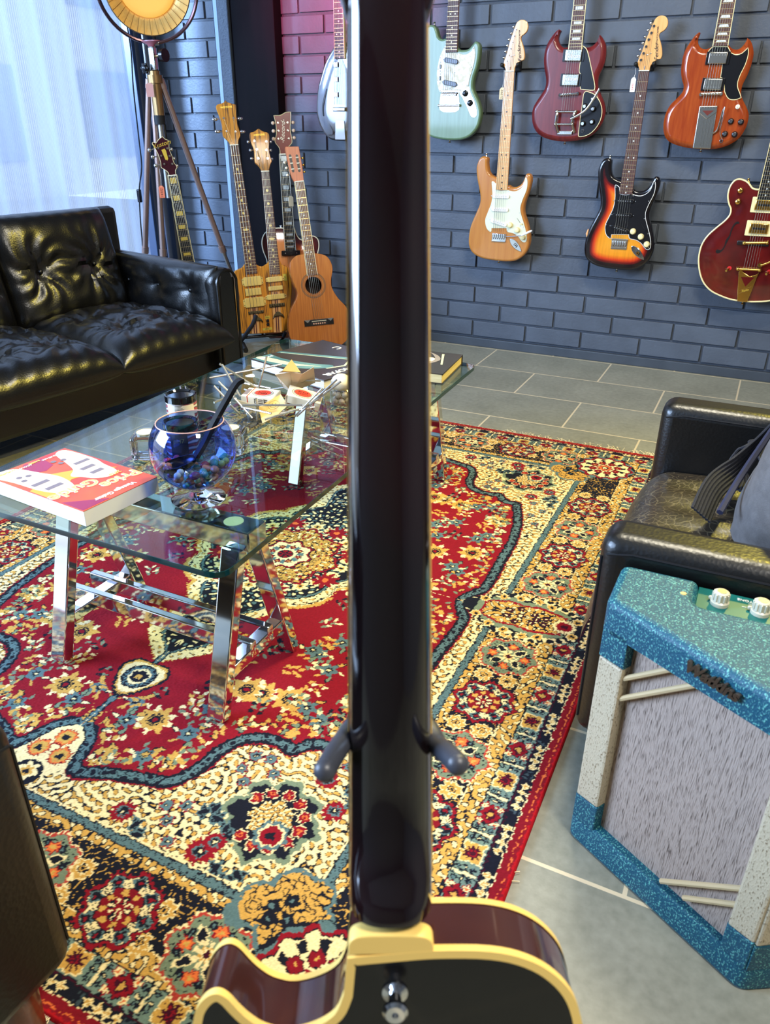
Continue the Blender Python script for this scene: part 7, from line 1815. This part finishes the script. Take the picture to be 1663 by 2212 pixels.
p, q = C(830, 1902), C(1068, 1878); d = Vector((q[0] - p[0], q[1] - p[1])); X_ = T((p[0] + q[0]) / 2, (p[1] + q[1]) / 2, 0) @ rotz(math.atan2(d.y, d.x)); wl = d.length
b = MB(); b.box((0, 0, .003), (wl, .030, .007), 0, .001, X=X_)
for sg in (-1, 1): b.add([(sg * wl * .5, -.015, .0066), (sg * wl * .5, .015, .0066), (sg * wl * .28, .015, .0066), (sg * wl * .28, -.015, .0066), (sg * wl * .40, 0, .0095)], [[0, 1, 4], [1, 2, 4], [2, 3, 4], [3, 0, 4]], 0, False, X=X_)
br = b.build('bridge', M['ebony'], ac)
b = MB(); b.box((0, .006, .0085), (wl * .50, .0035, .004), 0, .001, X=X_); b.build('saddle', M['bone'], br)
for i in range(6):
    b = MB(); x = wl * .38 * (-.5 + i / 5); b.cyl((x, -.006, .006), (x, -.006, .010), .0034, .0038, 10, X=X_); b.build('bridge_pin', mat('pink_bone', (226, 170, 140), .4) if i == 0 else bpy.data.materials['pink_bone'], br)

# ---------- archtop sunburst cutaway behind them
pl = lean_plane(y_plane(637, 540, 3.595), 38, 7).set(440, 200, 3.8125); C = pl.c
M['burst2'] = burst('red_brown_burst', [(0.0, (60, 14, 18)), (.18, (84, 20, 20)), (.36, (170, 70, 30)), (.6, (220, 136, 70)), (1, (226, 150, 90))])
ar = thing('archtop_guitar', 'red-brown sunburst archtop guitar with white binding, standing behind the double-neck and acoustic guitars', 'electric guitar', X=pl.X(), group=G_FLOOR)
out = smooth(pl.cs([(690, 1122), (620, 1116), (545, 1128), (498, 1168), (480, 1230), (490, 1300), (520, 1380), (520, 1450), (480, 1560), (445, 1700), (445, 1850), (500, 1985), (620, 2070), (760, 2095), (900, 2070), (1010, 1985), (1060, 1850), (1050, 1700), (1000, 1560), (950, 1450), (935, 1350), (948, 1270), (940, 1210), (900, 1182), (850, 1198), (805, 1214), (768, 1180), (745, 1115)]), 4, corners=(0, 27))
body(ar, out, .065, [M['burst2'], mat('dark_red_side', (70, 18, 22), .25, coat=.4)], bev=.003, seg=2, dome=.010, dome_w=.05)
b = MB(); b.tube([(q[0], q[1], -.001) for q in ccw(out)], .0028, 6, closed=True); b.build('binding', M['bone'], ar)
nk = Neck(C(712, 1300), C(655, 513), .056, .043, .018)
nk.build(ar, 20, M['mahog'], M['ebony'], 'blocks', M['pearl'], M['bone'], .022, .0, 6, C(760, 1750), .024, .05)
hd = [H3(*q) for q in ((232, 690), (226, 605), (168, 525), (160, 480), (180, 400), (172, 250), (141, 130), (200, 130), (250, 122), (310, 88), (388, 79), (385, 200), (378, 330), (403, 480), (398, 530), (352, 590), (338, 690))]
b = MB(); b.prism(smooth(pl.cs(hd, .012), 3, corners=(0, 6, 10, 16)), -.004, .012, 0, .001); b.build('headstock', burst('head_burst', [(0, (70, 16, 14)), (1, (150, 60, 36))]), ar) if False else b.build('headstock', mat('red_brown_head', (132, 50, 34), .25, c2=(108, 34, 26), nscale=10, coat=.5), ar)
b = MB(); b.tube([(q[0], q[1], .012) for q in smooth(pl.cs(hd, .012), 3, corners=(0, 6, 10, 16))], .0016, 5); b.build('head_binding', M['cream'], ar)
for i, (a_, k_) in enumerate((((198, 240), (128, 240)), ((205, 355), (136, 355)), ((205, 470), (138, 468)), ((335, 236), (415, 232)), ((340, 352), (424, 348)), ((352, 466), (432, 452)))):
    tuner(ar, C(*H3(*a_)), C(*H3(*k_)), M['nickel'], .012, (.009, .007), m_knob=mat('plastic_tuner_button', (236, 206, 176), .35) if i == 0 else bpy.data.materials['plastic_tuner_button'])
x, y = C(*H3(270, 365)); text('-Record-', .030, 'headstock_lettering', ar, M['bone'], T(x, y, .0124) @ rotz(PI / 2 - .10), .0002, .35)
p, q = C(640, 1345), C(790, 1297); b = MB(); b.box(((p[0] + q[0]) / 2, (p[1] + q[1]) / 2, .018), (q[0] - p[0], abs(q[1] - p[1]), .016), 0, .004); pk = b.build('pickup', M['black'], ar)
for sg in (-1, 1):
    b = MB(); b.cyl(((p[0] + q[0]) / 2 + sg * .030, (p[1] + q[1]) / 2, .026), ((p[0] + q[0]) / 2 + sg * .030, (p[1] + q[1]) / 2, .028), .003, n=8); b.build('pickup_screw', M['steel'], pk)
strap_button(ar, C(640, 1118), (-.1, 1), M['white'])
tp = y_plane(625, 372, 3.56); tb = y_plane(628, 424, 3.56)
swing_tag('blank cream price tag hanging from the acoustic guitar headstock by the column', tp, tb, M['tag'], w=.024, h=.048, n=(.6, -.8, 0))

# ---------- dark archtop whose neck rises behind the sofa arm
pl = lean_plane(y_plane(410, 580, 3.0), 38, 6).set(310, 280, 7.033); C = pl.c
dk = thing('archtop_guitar', 'dark red guitar with gold-inlaid headstock rising behind the sofa arm beside the lamp tripod', 'electric guitar', X=pl.X(), group=G_FLOOR)
hd = pl.cs([(388, 695), (370, 645), (315, 603), (270, 572), (262, 500), (225, 380), (180, 290), (133, 215), (150, 193), (190, 205), (230, 152), (285, 108), (330, 148), (370, 163), (385, 200), (390, 300), (430, 400), (460, 500), (507, 568), (484, 622), (492, 695)])
b = MB(); b.prism(smooth(hd, 3, corners=(0, 11, 20)), -.015, .002, 0, .001); b.build('headstock', mat('dark_plum_head', (58, 16, 26), .2, coat=.6), dk)
b = MB(); b.tube([(q[0], q[1], .001) for q in smooth(hd, 3, corners=(0, 11, 20))], .0016, 5); b.build('head_binding', M['cream'], dk)
ndir = Vector((C(440, 705)[0], C(440, 705)[1])); nk = Neck((0, 0), C(440, 705), .056, .043, .0085)
nk.build(dk, 15, M['mahog'], M['ebony'], 'blocks', M['goldink'], M['cream'], .021, .0, 6, None, fret=M['fret'])
for i in range(6):
    b = MB(); u = -.5 + i / 5; b.cyl((nk.X @ Vector((u * nk.sp0, nk.L + .004, .011))), (nk.X @ Vector((u * .05, -.20, .020))), .0007, n=5, cap=False); b.build('string', M['string'], dk)
for a_, k_ in (((222, 280), (90, 310)), ((268, 400), (140, 415)), ((316, 525), (185, 545)), ((360, 287), (420, 300)), ((398, 403), (460, 440)), ((438, 522), (505, 550))): tuner(dk, C(*a_), C(*k_), M['nickel'], .002, (.009, .007))
b = MB(); b.prism(pl.cs([(270, 308), (320, 288), (340, 318), (375, 445), (360, 472), (348, 455), (335, 462), (325, 440)], .002), .0018, .0028); b.build('shield_inlay', M['goldink'], dk)
x, y = C(275, 225); text('Kustom', .026, 'headstock_lettering', dk, M['goldink'], T(x, y, .0026) @ rotz(.28), .0002, .3)
d_ = ndir.normalized(); n_ = Vector((d_.y, -d_.x))
o_ = smooth([(n_.x * u + d_.x * v, n_.y * u + d_.y * v) for u, v in ((-.03, .0), (-.08, .005), (-.12, -.05), (-.115, -.12), (-.10, -.16), (-.12, -.22), (-.15, -.29), (-.13, -.37), (-.05, -.41), (.05, -.41), (.13, -.37), (.15, -.29), (.12, -.22), (.10, -.16), (.115, -.12), (.11, -.06), (.06, -.07), (.03, -.01))], 4)
body(dk, o_, .06, [M['walnut'], M['walnut']], bev=.003, seg=2, dome=.008, dome_w=.05)
for q in ((340, 372),): pass
tp, tb = y_plane(344, 364, 2.98), y_plane(348, 402, 2.98)
swing_tag('orange price tag with black digits hanging from the dark guitar headstock', tp, tb, mat('orange_tag', (236, 130, 96), .8), words='14302', w=.024, h=.050, n=(.6, -.8, 0))

# ================================================================== PARABOLIC LAMP ON A TRIPOD
ap = y_plane(335, 172, 3.25)
lamp = thing('tripod_lamp', 'large gold-dish lamp on a worn bronze tripod in front of the curtain edge', 'floor lamp', loc=(ap.x, ap.y, 0))
lo = Vector(lamp.location)
def LP(px, py, Y): return y_plane(px, py, Y) - lo
for (px, py, Y) in ((314, 532, 3.27), (352, 540, 3.24), (486, 553, 3.50)):
    top = LP(322 if px < 330 else (330 if px < 400 else 348), 176, 3.25 + (Y - 3.25) * .08); low = LP(px, py, Y)
    d = (low - top).normalized(); t_ = top.z / -d.z; foot_ = top + d * t_; mid = top + d * (t_ * .64)
    b = MB(); b.cyl(top, mid, .0145, n=14); lg = b.build('leg', M['bronze'], lamp)
    b = MB(); b.cyl(mid - d * .05, foot_ + Vector((0, 0, .012)), .0105, n=12); b.build('lower_leg', M['steel'], lg)
    b = MB(); b.cyl(mid - d * .02, mid + d * .014, .0185, n=14); b.cyl(top - d * .01, top + d * .03, .0175, n=14); b.build('clamp_ring', M['bronze'], lg)
    b = MB(); b.ball(foot_ + Vector((0, 0, .012)), .014); b.build('rubber_foot', M['rubber'], lg)
M['brass'] = mat('aged_brass', (166, 132, 88), .35, .9)
b = MB(); b.cyl((0, 0, ap.z - .16), (0, 0, ap.z + .035), .026, n=18); b.cyl((0, 0, ap.z - .015), (0, 0, ap.z + .018), .036, n=20); hub = b.build('tripod_hub', M['brass'], lamp)
b = MB(); b.cyl((0, 0, ap.z - .19), (0, 0, ap.z - .15), .027, n=16); b.build('column_clamp', M['rubber'], hub)
b = MB(); b.cyl((0, 0, ap.z - .52), (0, 0, ap.z - .16), .013, n=12); b.build('centre_column', M['steel'], lamp)
b = MB(); b.box((.004, 0, ap.z + .085), (.034, .030, .10), 0, .008); hdj = b.build('tilt_joint', M['nickel'], lamp)
hz = LP(322, 90, 3.25).z
b = MB(); b.lathe([(.010, ap.z + .13), (.012, hz - .03), (.022, hz - .012), (.052, hz), (.052, hz + .005), (0, hz + .005)], 20, X=Matrix.Diagonal((1, .45, 1, 1))); b.build('mount_wedge', mat('red_brown_paint', (150, 80, 84), .35), lamp)
b = MB(); b.cyl((.02, 0, ap.z + .095), (.068, -.004, ap.z + .097), .006, n=10); kb = b.build('tilt_handle', M['brass'], lamp)
b = MB(); b.cyl((.062, -.004, ap.z + .097), (.082, -.005, ap.z + .097), .028, n=18); b.build('handle_knob', M['black'], kb)
b = MB(); k0 = Vector((-.026, -.03, ap.z + .045)); b.ball(k0, (.020, .014, .020))
for i in range(6): b.ball(k0 + Vector((.018 * math.cos(i * 1.047), -.002, .018 * math.sin(i * 1.047))), .007, n=8)
b.build('star_knob', M['black'], lamp)
# dish, ring yoke
dc = y_plane(318, -26, 3.24); tocam = (CAMP - dc).normalized(); fz = (tocam + Vector((.10, .0, -.22))).normalized(); fx = Vector((0, 0, 1)).cross(fz).normalized(); fy = fz.cross(fx)
Xd = basis(dc - lo, fx, fy, fz); RD = .187
M['dishgold'] = mat('gold_dish', (255, 216, 134), .3, .3); M['dishplate'] = mat('reflected_glow_plate', (252, 206, 112), .35, 0, emit=(255, 190, 80), estr=.55)  # plate of an unlit lamp; weak emission stands in for reflected yellow light
b = MB(); prof = [(RD * math.sin(t) / math.sin(1.0), .11 * (1 - math.cos(t)) / (1 - math.cos(1.0)) - .11) for t in [1.0 * i / 14 for i in range(15)]]
b.lathe([(r_, z_) for r_, z_ in prof if r_ > .10], 72, sm=False, X=Xd); ds = b.build('dish', M['dishgold'], lamp)
b = MB(); b.lathe([(0, -.045), (.10, -.046), (.122, -.050), (.129, -.058)], 48, X=Xd); b.build('inner_plate', M['dishplate'], ds)
b = MB(); b.lathe([(RD + .002, -.002), (RD - .002, .003)] + [(r_ + .004, z_ - .006) for r_, z_ in prof[::-1]], 48, X=Xd); b.build('dish_shell', M['brass'], ds)
b = MB()
for i in range(36):
    a = 2 * PI * i / 36; b.tube([(.132 * math.cos(a), .132 * math.sin(a), -.050), (RD * .985 * math.cos(a), RD * .985 * math.sin(a), -.002)], .0011, 4, X=Xd)
b.build('dish_ribs', M['brass'], ds)
b = MB(); b.tube([((RD + .034) * math.cos(2 * PI * i / 60), (RD + .034) * math.sin(2 * PI * i / 60), -.02) for i in range(60)], .0085, 8, closed=True, X=Xd); yk = b.build('ring_yoke', mat('dark_bronze_tube', (104, 78, 82), .25, .9), lamp)
b = MB(); pb = Xd @ Vector((0, -(RD + .034), -.02)); b.cyl(pb - fx * .03, pb + fx * .03, .0125, n=12); b.cyl(pb, (0, 0, hz), .006, n=8); b.build('yoke_sleeve', M['steel'], yk)
for sg in (-1, 1):
    b = MB(); b.cyl(Vector((sg * (RD - .004), 0, -.01)), Vector((sg * (RD + .038), 0, -.02)), .006, n=10, X=Xd); b.build('pivot_pin', M['steel'], yk)
# cable with in-line switch
cd = [LP(272, 40, 3.40), LP(283, 110, 3.42), LP(288, 190, 3.42), LP(300, 300, 3.42), LP(306, 360, 3.42), LP(301, 408, 3.40), LP(303, 470, 3.40), LP(308, 535, 3.40), LP(312, 640, 3.40)]
b = MB(); b.tube(smooth(cd, 5, False), .0036, 7); cb_ = b.build('cable', M['rubber'], lamp)
b = MB(); c0 = LP(301, 423, 3.40); b.box(c0, (.024, .018, .066), 0, .006, 3); b.build('inline_switch', M['black'], cb_)
tp, tb = y_plane(322, 172, 3.20), y_plane(322, 180, 3.20)
swing_tag('pink price tag tied to the top of the lamp tripod', tp, tb, mat('pink_tag', (226, 170, 160), .8), w=.034, h=.056, n=(.6, -.8, 0))

# ================================================================== GUITAR IN THE FOREGROUND (seen from behind) AND ITS STAND
h0 = at_depth(844, 1990, .488); n0 = at_depth(836, -30, .372)
fy = (n0 - h0).normalized(); fz = (CAMP - h0); fz = (fz - fy * fz.dot(fy)).normalized(); fx = fy.cross(fz)
fp = Plane(h0, fx, fy)            # plane of the body's back; +z looks at the camera
M['lacq'] = mat('dark_lacquer', (14, 8, 10), .07, coat=1.0, c2=(40, 8, 12), nscale=3, contrast=(.45, .8)); M['blacklacq'] = mat('black_lacquered_back', (8, 7, 9), .22, coat=.25)
M['sidew'] = mat('brown_red_side', (52, 28, 28), .12, coat=.8, c2=(68, 36, 31), nscale=9); M['bind'] = mat('aged_cream_binding', (232, 196, 110), .35)
fg = thing('electric_guitar', 'dark glossy guitar seen from behind, its neck crossing the whole picture in the foreground', 'electric guitar', X=fp.X())
NL = (n0 - h0).length
def fa(px, py, z=0): return fp.at(px, py, z)
# ---- body: back outline traced where it is visible, the rest completed below the frame
bk = [fa(*q) for q in ((752, 2071), (850, 2062), (945, 2055), (1060, 2057), (1140, 2075), (1200, 2110), (1240, 2160), (1258, 2230), (1262, 2300))]
lf = [fa(*q) for q in ((419, 2212), (427, 2180), (446, 2156), (468, 2148), (489, 2158), (511, 2181), (535, 2203), (570, 2224), (620, 2234), (680, 2220), (725, 2192), (745, 2150))]
xr = bk[-1][0]; xl = lf[0][0]
low = [(xr - .004, -.16), (xr - .012, -.21), (xr + .018, -.28), (xr + .030, -.35), (xr - .01, -.42), (.05, -.455), (-.05, -.455), (xl - .02, -.42), (xl - .06, -.35), (xl - .045, -.28), (xl - .012, -.22), (xl - .010, -.16), (xl - .006, -.11)]
out = smooth(bk + low + lf, 4, corners=(0, len(bk + low + lf) - 1))
TH = .0475
b = MB(); rp = ccw(out); n_ = len(rp)
# side wall, back with a slight swell, top
lim = inset_limit(rp)
b.add([(q[0], q[1], 0) for q in rp] + [(q[0], q[1], -TH) for q in rp], [[i, n_ + i, n_ + (i + 1) % n_, (i + 1) % n_][::-1] for i in range(n_)], 1, True)
tri = geometry.tessellate_polygon([[Vector((q[0], q[1], 0)) for q in rp]])
b.add([(q[0], q[1], 0) for q in rp], [list(t) for t in tri], 0, False)
b.add([(q[0], q[1], -TH) for q in rp], [list(t)[::-1] for t in tri], 0, False)
b.build('body', [M['blacklacq'], M['sidew']], fg)
for z_ in (0, -TH):
    b = MB(); ra = inset(rp, -.0008); rb = inset(rp, .0052, lim); dz = .0045 if z_ == 0 else -.0045
    zz = [(q[0], q[1], z_ + (.0006 if z_ == 0 else -.0006)) for q in ra] + [(q[0], q[1], z_ - dz * 1.1) for q in ra] + [(q[0], q[1], z_ + (.0006 if z_ == 0 else -.0006)) for q in rb]
    fs = []
    for i in range(n_):
        j = (i + 1) % n_; fs += [[i, n_ + i, n_ + j, j], [i, j, 2 * n_ + j, 2 * n_ + i]]
    b.add(zz, fs, 0, True); b.build('binding', M['bind'], fg)
# ---- neck: half-round back, flaring into the heel
b = MB(); vs = []; k_ = 20; ys = [-.004, .004, .010, .018, .030, .050, .08, .14, .2, .28, .36, NL - .05, NL - .025, NL - .008, NL + .004, NL + .012]
def dep(y):   # height of the neck's back above the fretboard gluing plane
    if y < .05: return .021 + .024 * (1 - min(1, max(0, (y - .006) / .044))) ** 2.0
    return .021 - .004 * y / NL
zb = -TH + .004
def hw(y): return (.0565 + (.0430 - .0565) * y / NL) / 2
for y in ys:
    for i in range(k_ + 1):
        a = PI * i / k_; d_ = dep(y); sq = .78 if y < .03 else .9
        vs.append((hw(y) * math.copysign(abs(math.cos(a)) ** sq, math.cos(a)), y, zb + d_ * math.sin(a) ** (.55 if y < .03 else .85)))
m_ = k_ + 1
fs = [[j * m_ + i, j * m_ + i + 1, (j + 1) * m_ + i + 1, (j + 1) * m_ + i] for j in range(len(ys) - 1) for i in range(k_)] + [list(range(m_))[::-1]]
b.add(vs, fs); b.build('neck', M['lacq'], fg)
# pale cap on the heel
b = MB(); cp = [(-hw(0) * .98, .000), (hw(0) * .98, .000), (hw(0) * .98, .007), (hw(0) * .85, .0125), (hw(0) * .5, .0145), (-hw(0) * .5, .0145), (-hw(0) * .85, .0125), (-hw(0) * .98, .007)]
yo = fa(850, 2062)[1]
cp = [(x, y + yo) for x, y in cp]
b.prism(smooth(cp, 3, corners=(0, 1)), -.012, .0005, 0, .001); b.build('heel_cap', M['bind'], fg)
b = MB(); b.prism([(-hw(0) - .0005, 0), (hw(0) + .0005, 0), (hw(NL) + .0005, NL), (-hw(NL) - .0005, NL)], zb - .006, zb + .0002); fbd = b.build('fretboard', M['rosewood'], fg)
for sg in (-1, 1):
    b = MB(); b.add([(sg * (hw(y) + o), y, z) for y in (0, NL) for o, z in ((.0003, zb - .0062), (.0012, zb - .0062), (.0012, zb - .001), (.0003, zb - .001))], [[0, 1, 5, 4], [1, 2, 6, 5], [2, 3, 7, 6], [0, 4, 7, 3]], 0, False); b.build('neck_binding', M['bind'], fbd)
# headstock just above the frame with its machine heads
b = MB(); b.prism(rpoly([(-.0215, NL), (.0215, NL), (.036, NL + .045), (.040, NL + .16), (0, NL + .17), (-.040, NL + .16), (-.036, NL + .045)], .008), zb - .012, zb + .006, 0, .003); b.build('headstock', M['lacq'], fg)
x, y = fa(853, 2142); b = MB(); b.lathe([(.0, .0), (.0085, .0), (.0085, .0015), (.0045, .003), (.0042, .0105), (.0080, .014), (.0082, .0165), (.0062, .0185), (.0022, .0185), (.0022, .015), (0, .015)], 24, X=T(x, y, 0)); b.build('strap_button', M['chrome'], fg)
# ---- stand: upright behind the guitar, padded yoke hugging the neck, tripod on the floor
def FW(x, y, z): return h0 + fx * x + fy * y + fz * z
yy = fa(843, 1640)[1]
base = FW(0, yy, zb - .035); st = thing('guitar_stand', 'black guitar stand whose two padded yoke arms hold the foreground guitar neck', 'guitar stand', loc=(base.x, base.y, 0))
sb = Vector(st.location)
b = MB(); b.cyl((0, 0, .05), base - sb, .0105, n=12); up_ = b.build('upright', M['black'], st)
b = MB(); b.tube(smooth([FW(-.026, yy - .010, zb - .014) - sb, FW(-.020, yy - .004, zb - .030) - sb, FW(0, yy, zb - .036) - sb, FW(.020, yy - .004, zb - .030) - sb, FW(.026, yy - .010, zb - .014) - sb], 5, False), .0062, 8); b.build('yoke', M['black'], st)
for sg, pe, pm in ((-1, (702, 1664), (738, 1608)), (1, (988, 1650), (946, 1613))):
    e_ = fa(*pe, z=zb + .036); m_ = fa(*pm, z=zb + .004)
    b = MB(); b.tube(smooth([FW(sg * .026, yy - .010, zb - .014) - sb, FW(m_[0], m_[1], zb + .002) - sb, FW((m_[0] + e_[0]) / 2, (m_[1] + e_[1]) / 2 + .001, zb + .020) - sb, FW(e_[0], e_[1], zb + .036) - sb], 5, False), .0072, 12); b.ball(FW(e_[0], e_[1], zb + .036) - sb, .0074); b.build('padded_arm', mat('grey_rubber_sleeve', (58, 60, 68), .38) if sg < 0 else bpy.data.materials['grey_rubber_sleeve'], st)
for a in (.2, 1.3, -1.3):
    b = MB(); b.tube([(0, 0, .16), (.10 * math.cos(a), .10 * math.sin(a), .11), (.30 * math.cos(a), .30 * math.sin(a), .012)], .009, 8); b.build('leg', M['black'], st)
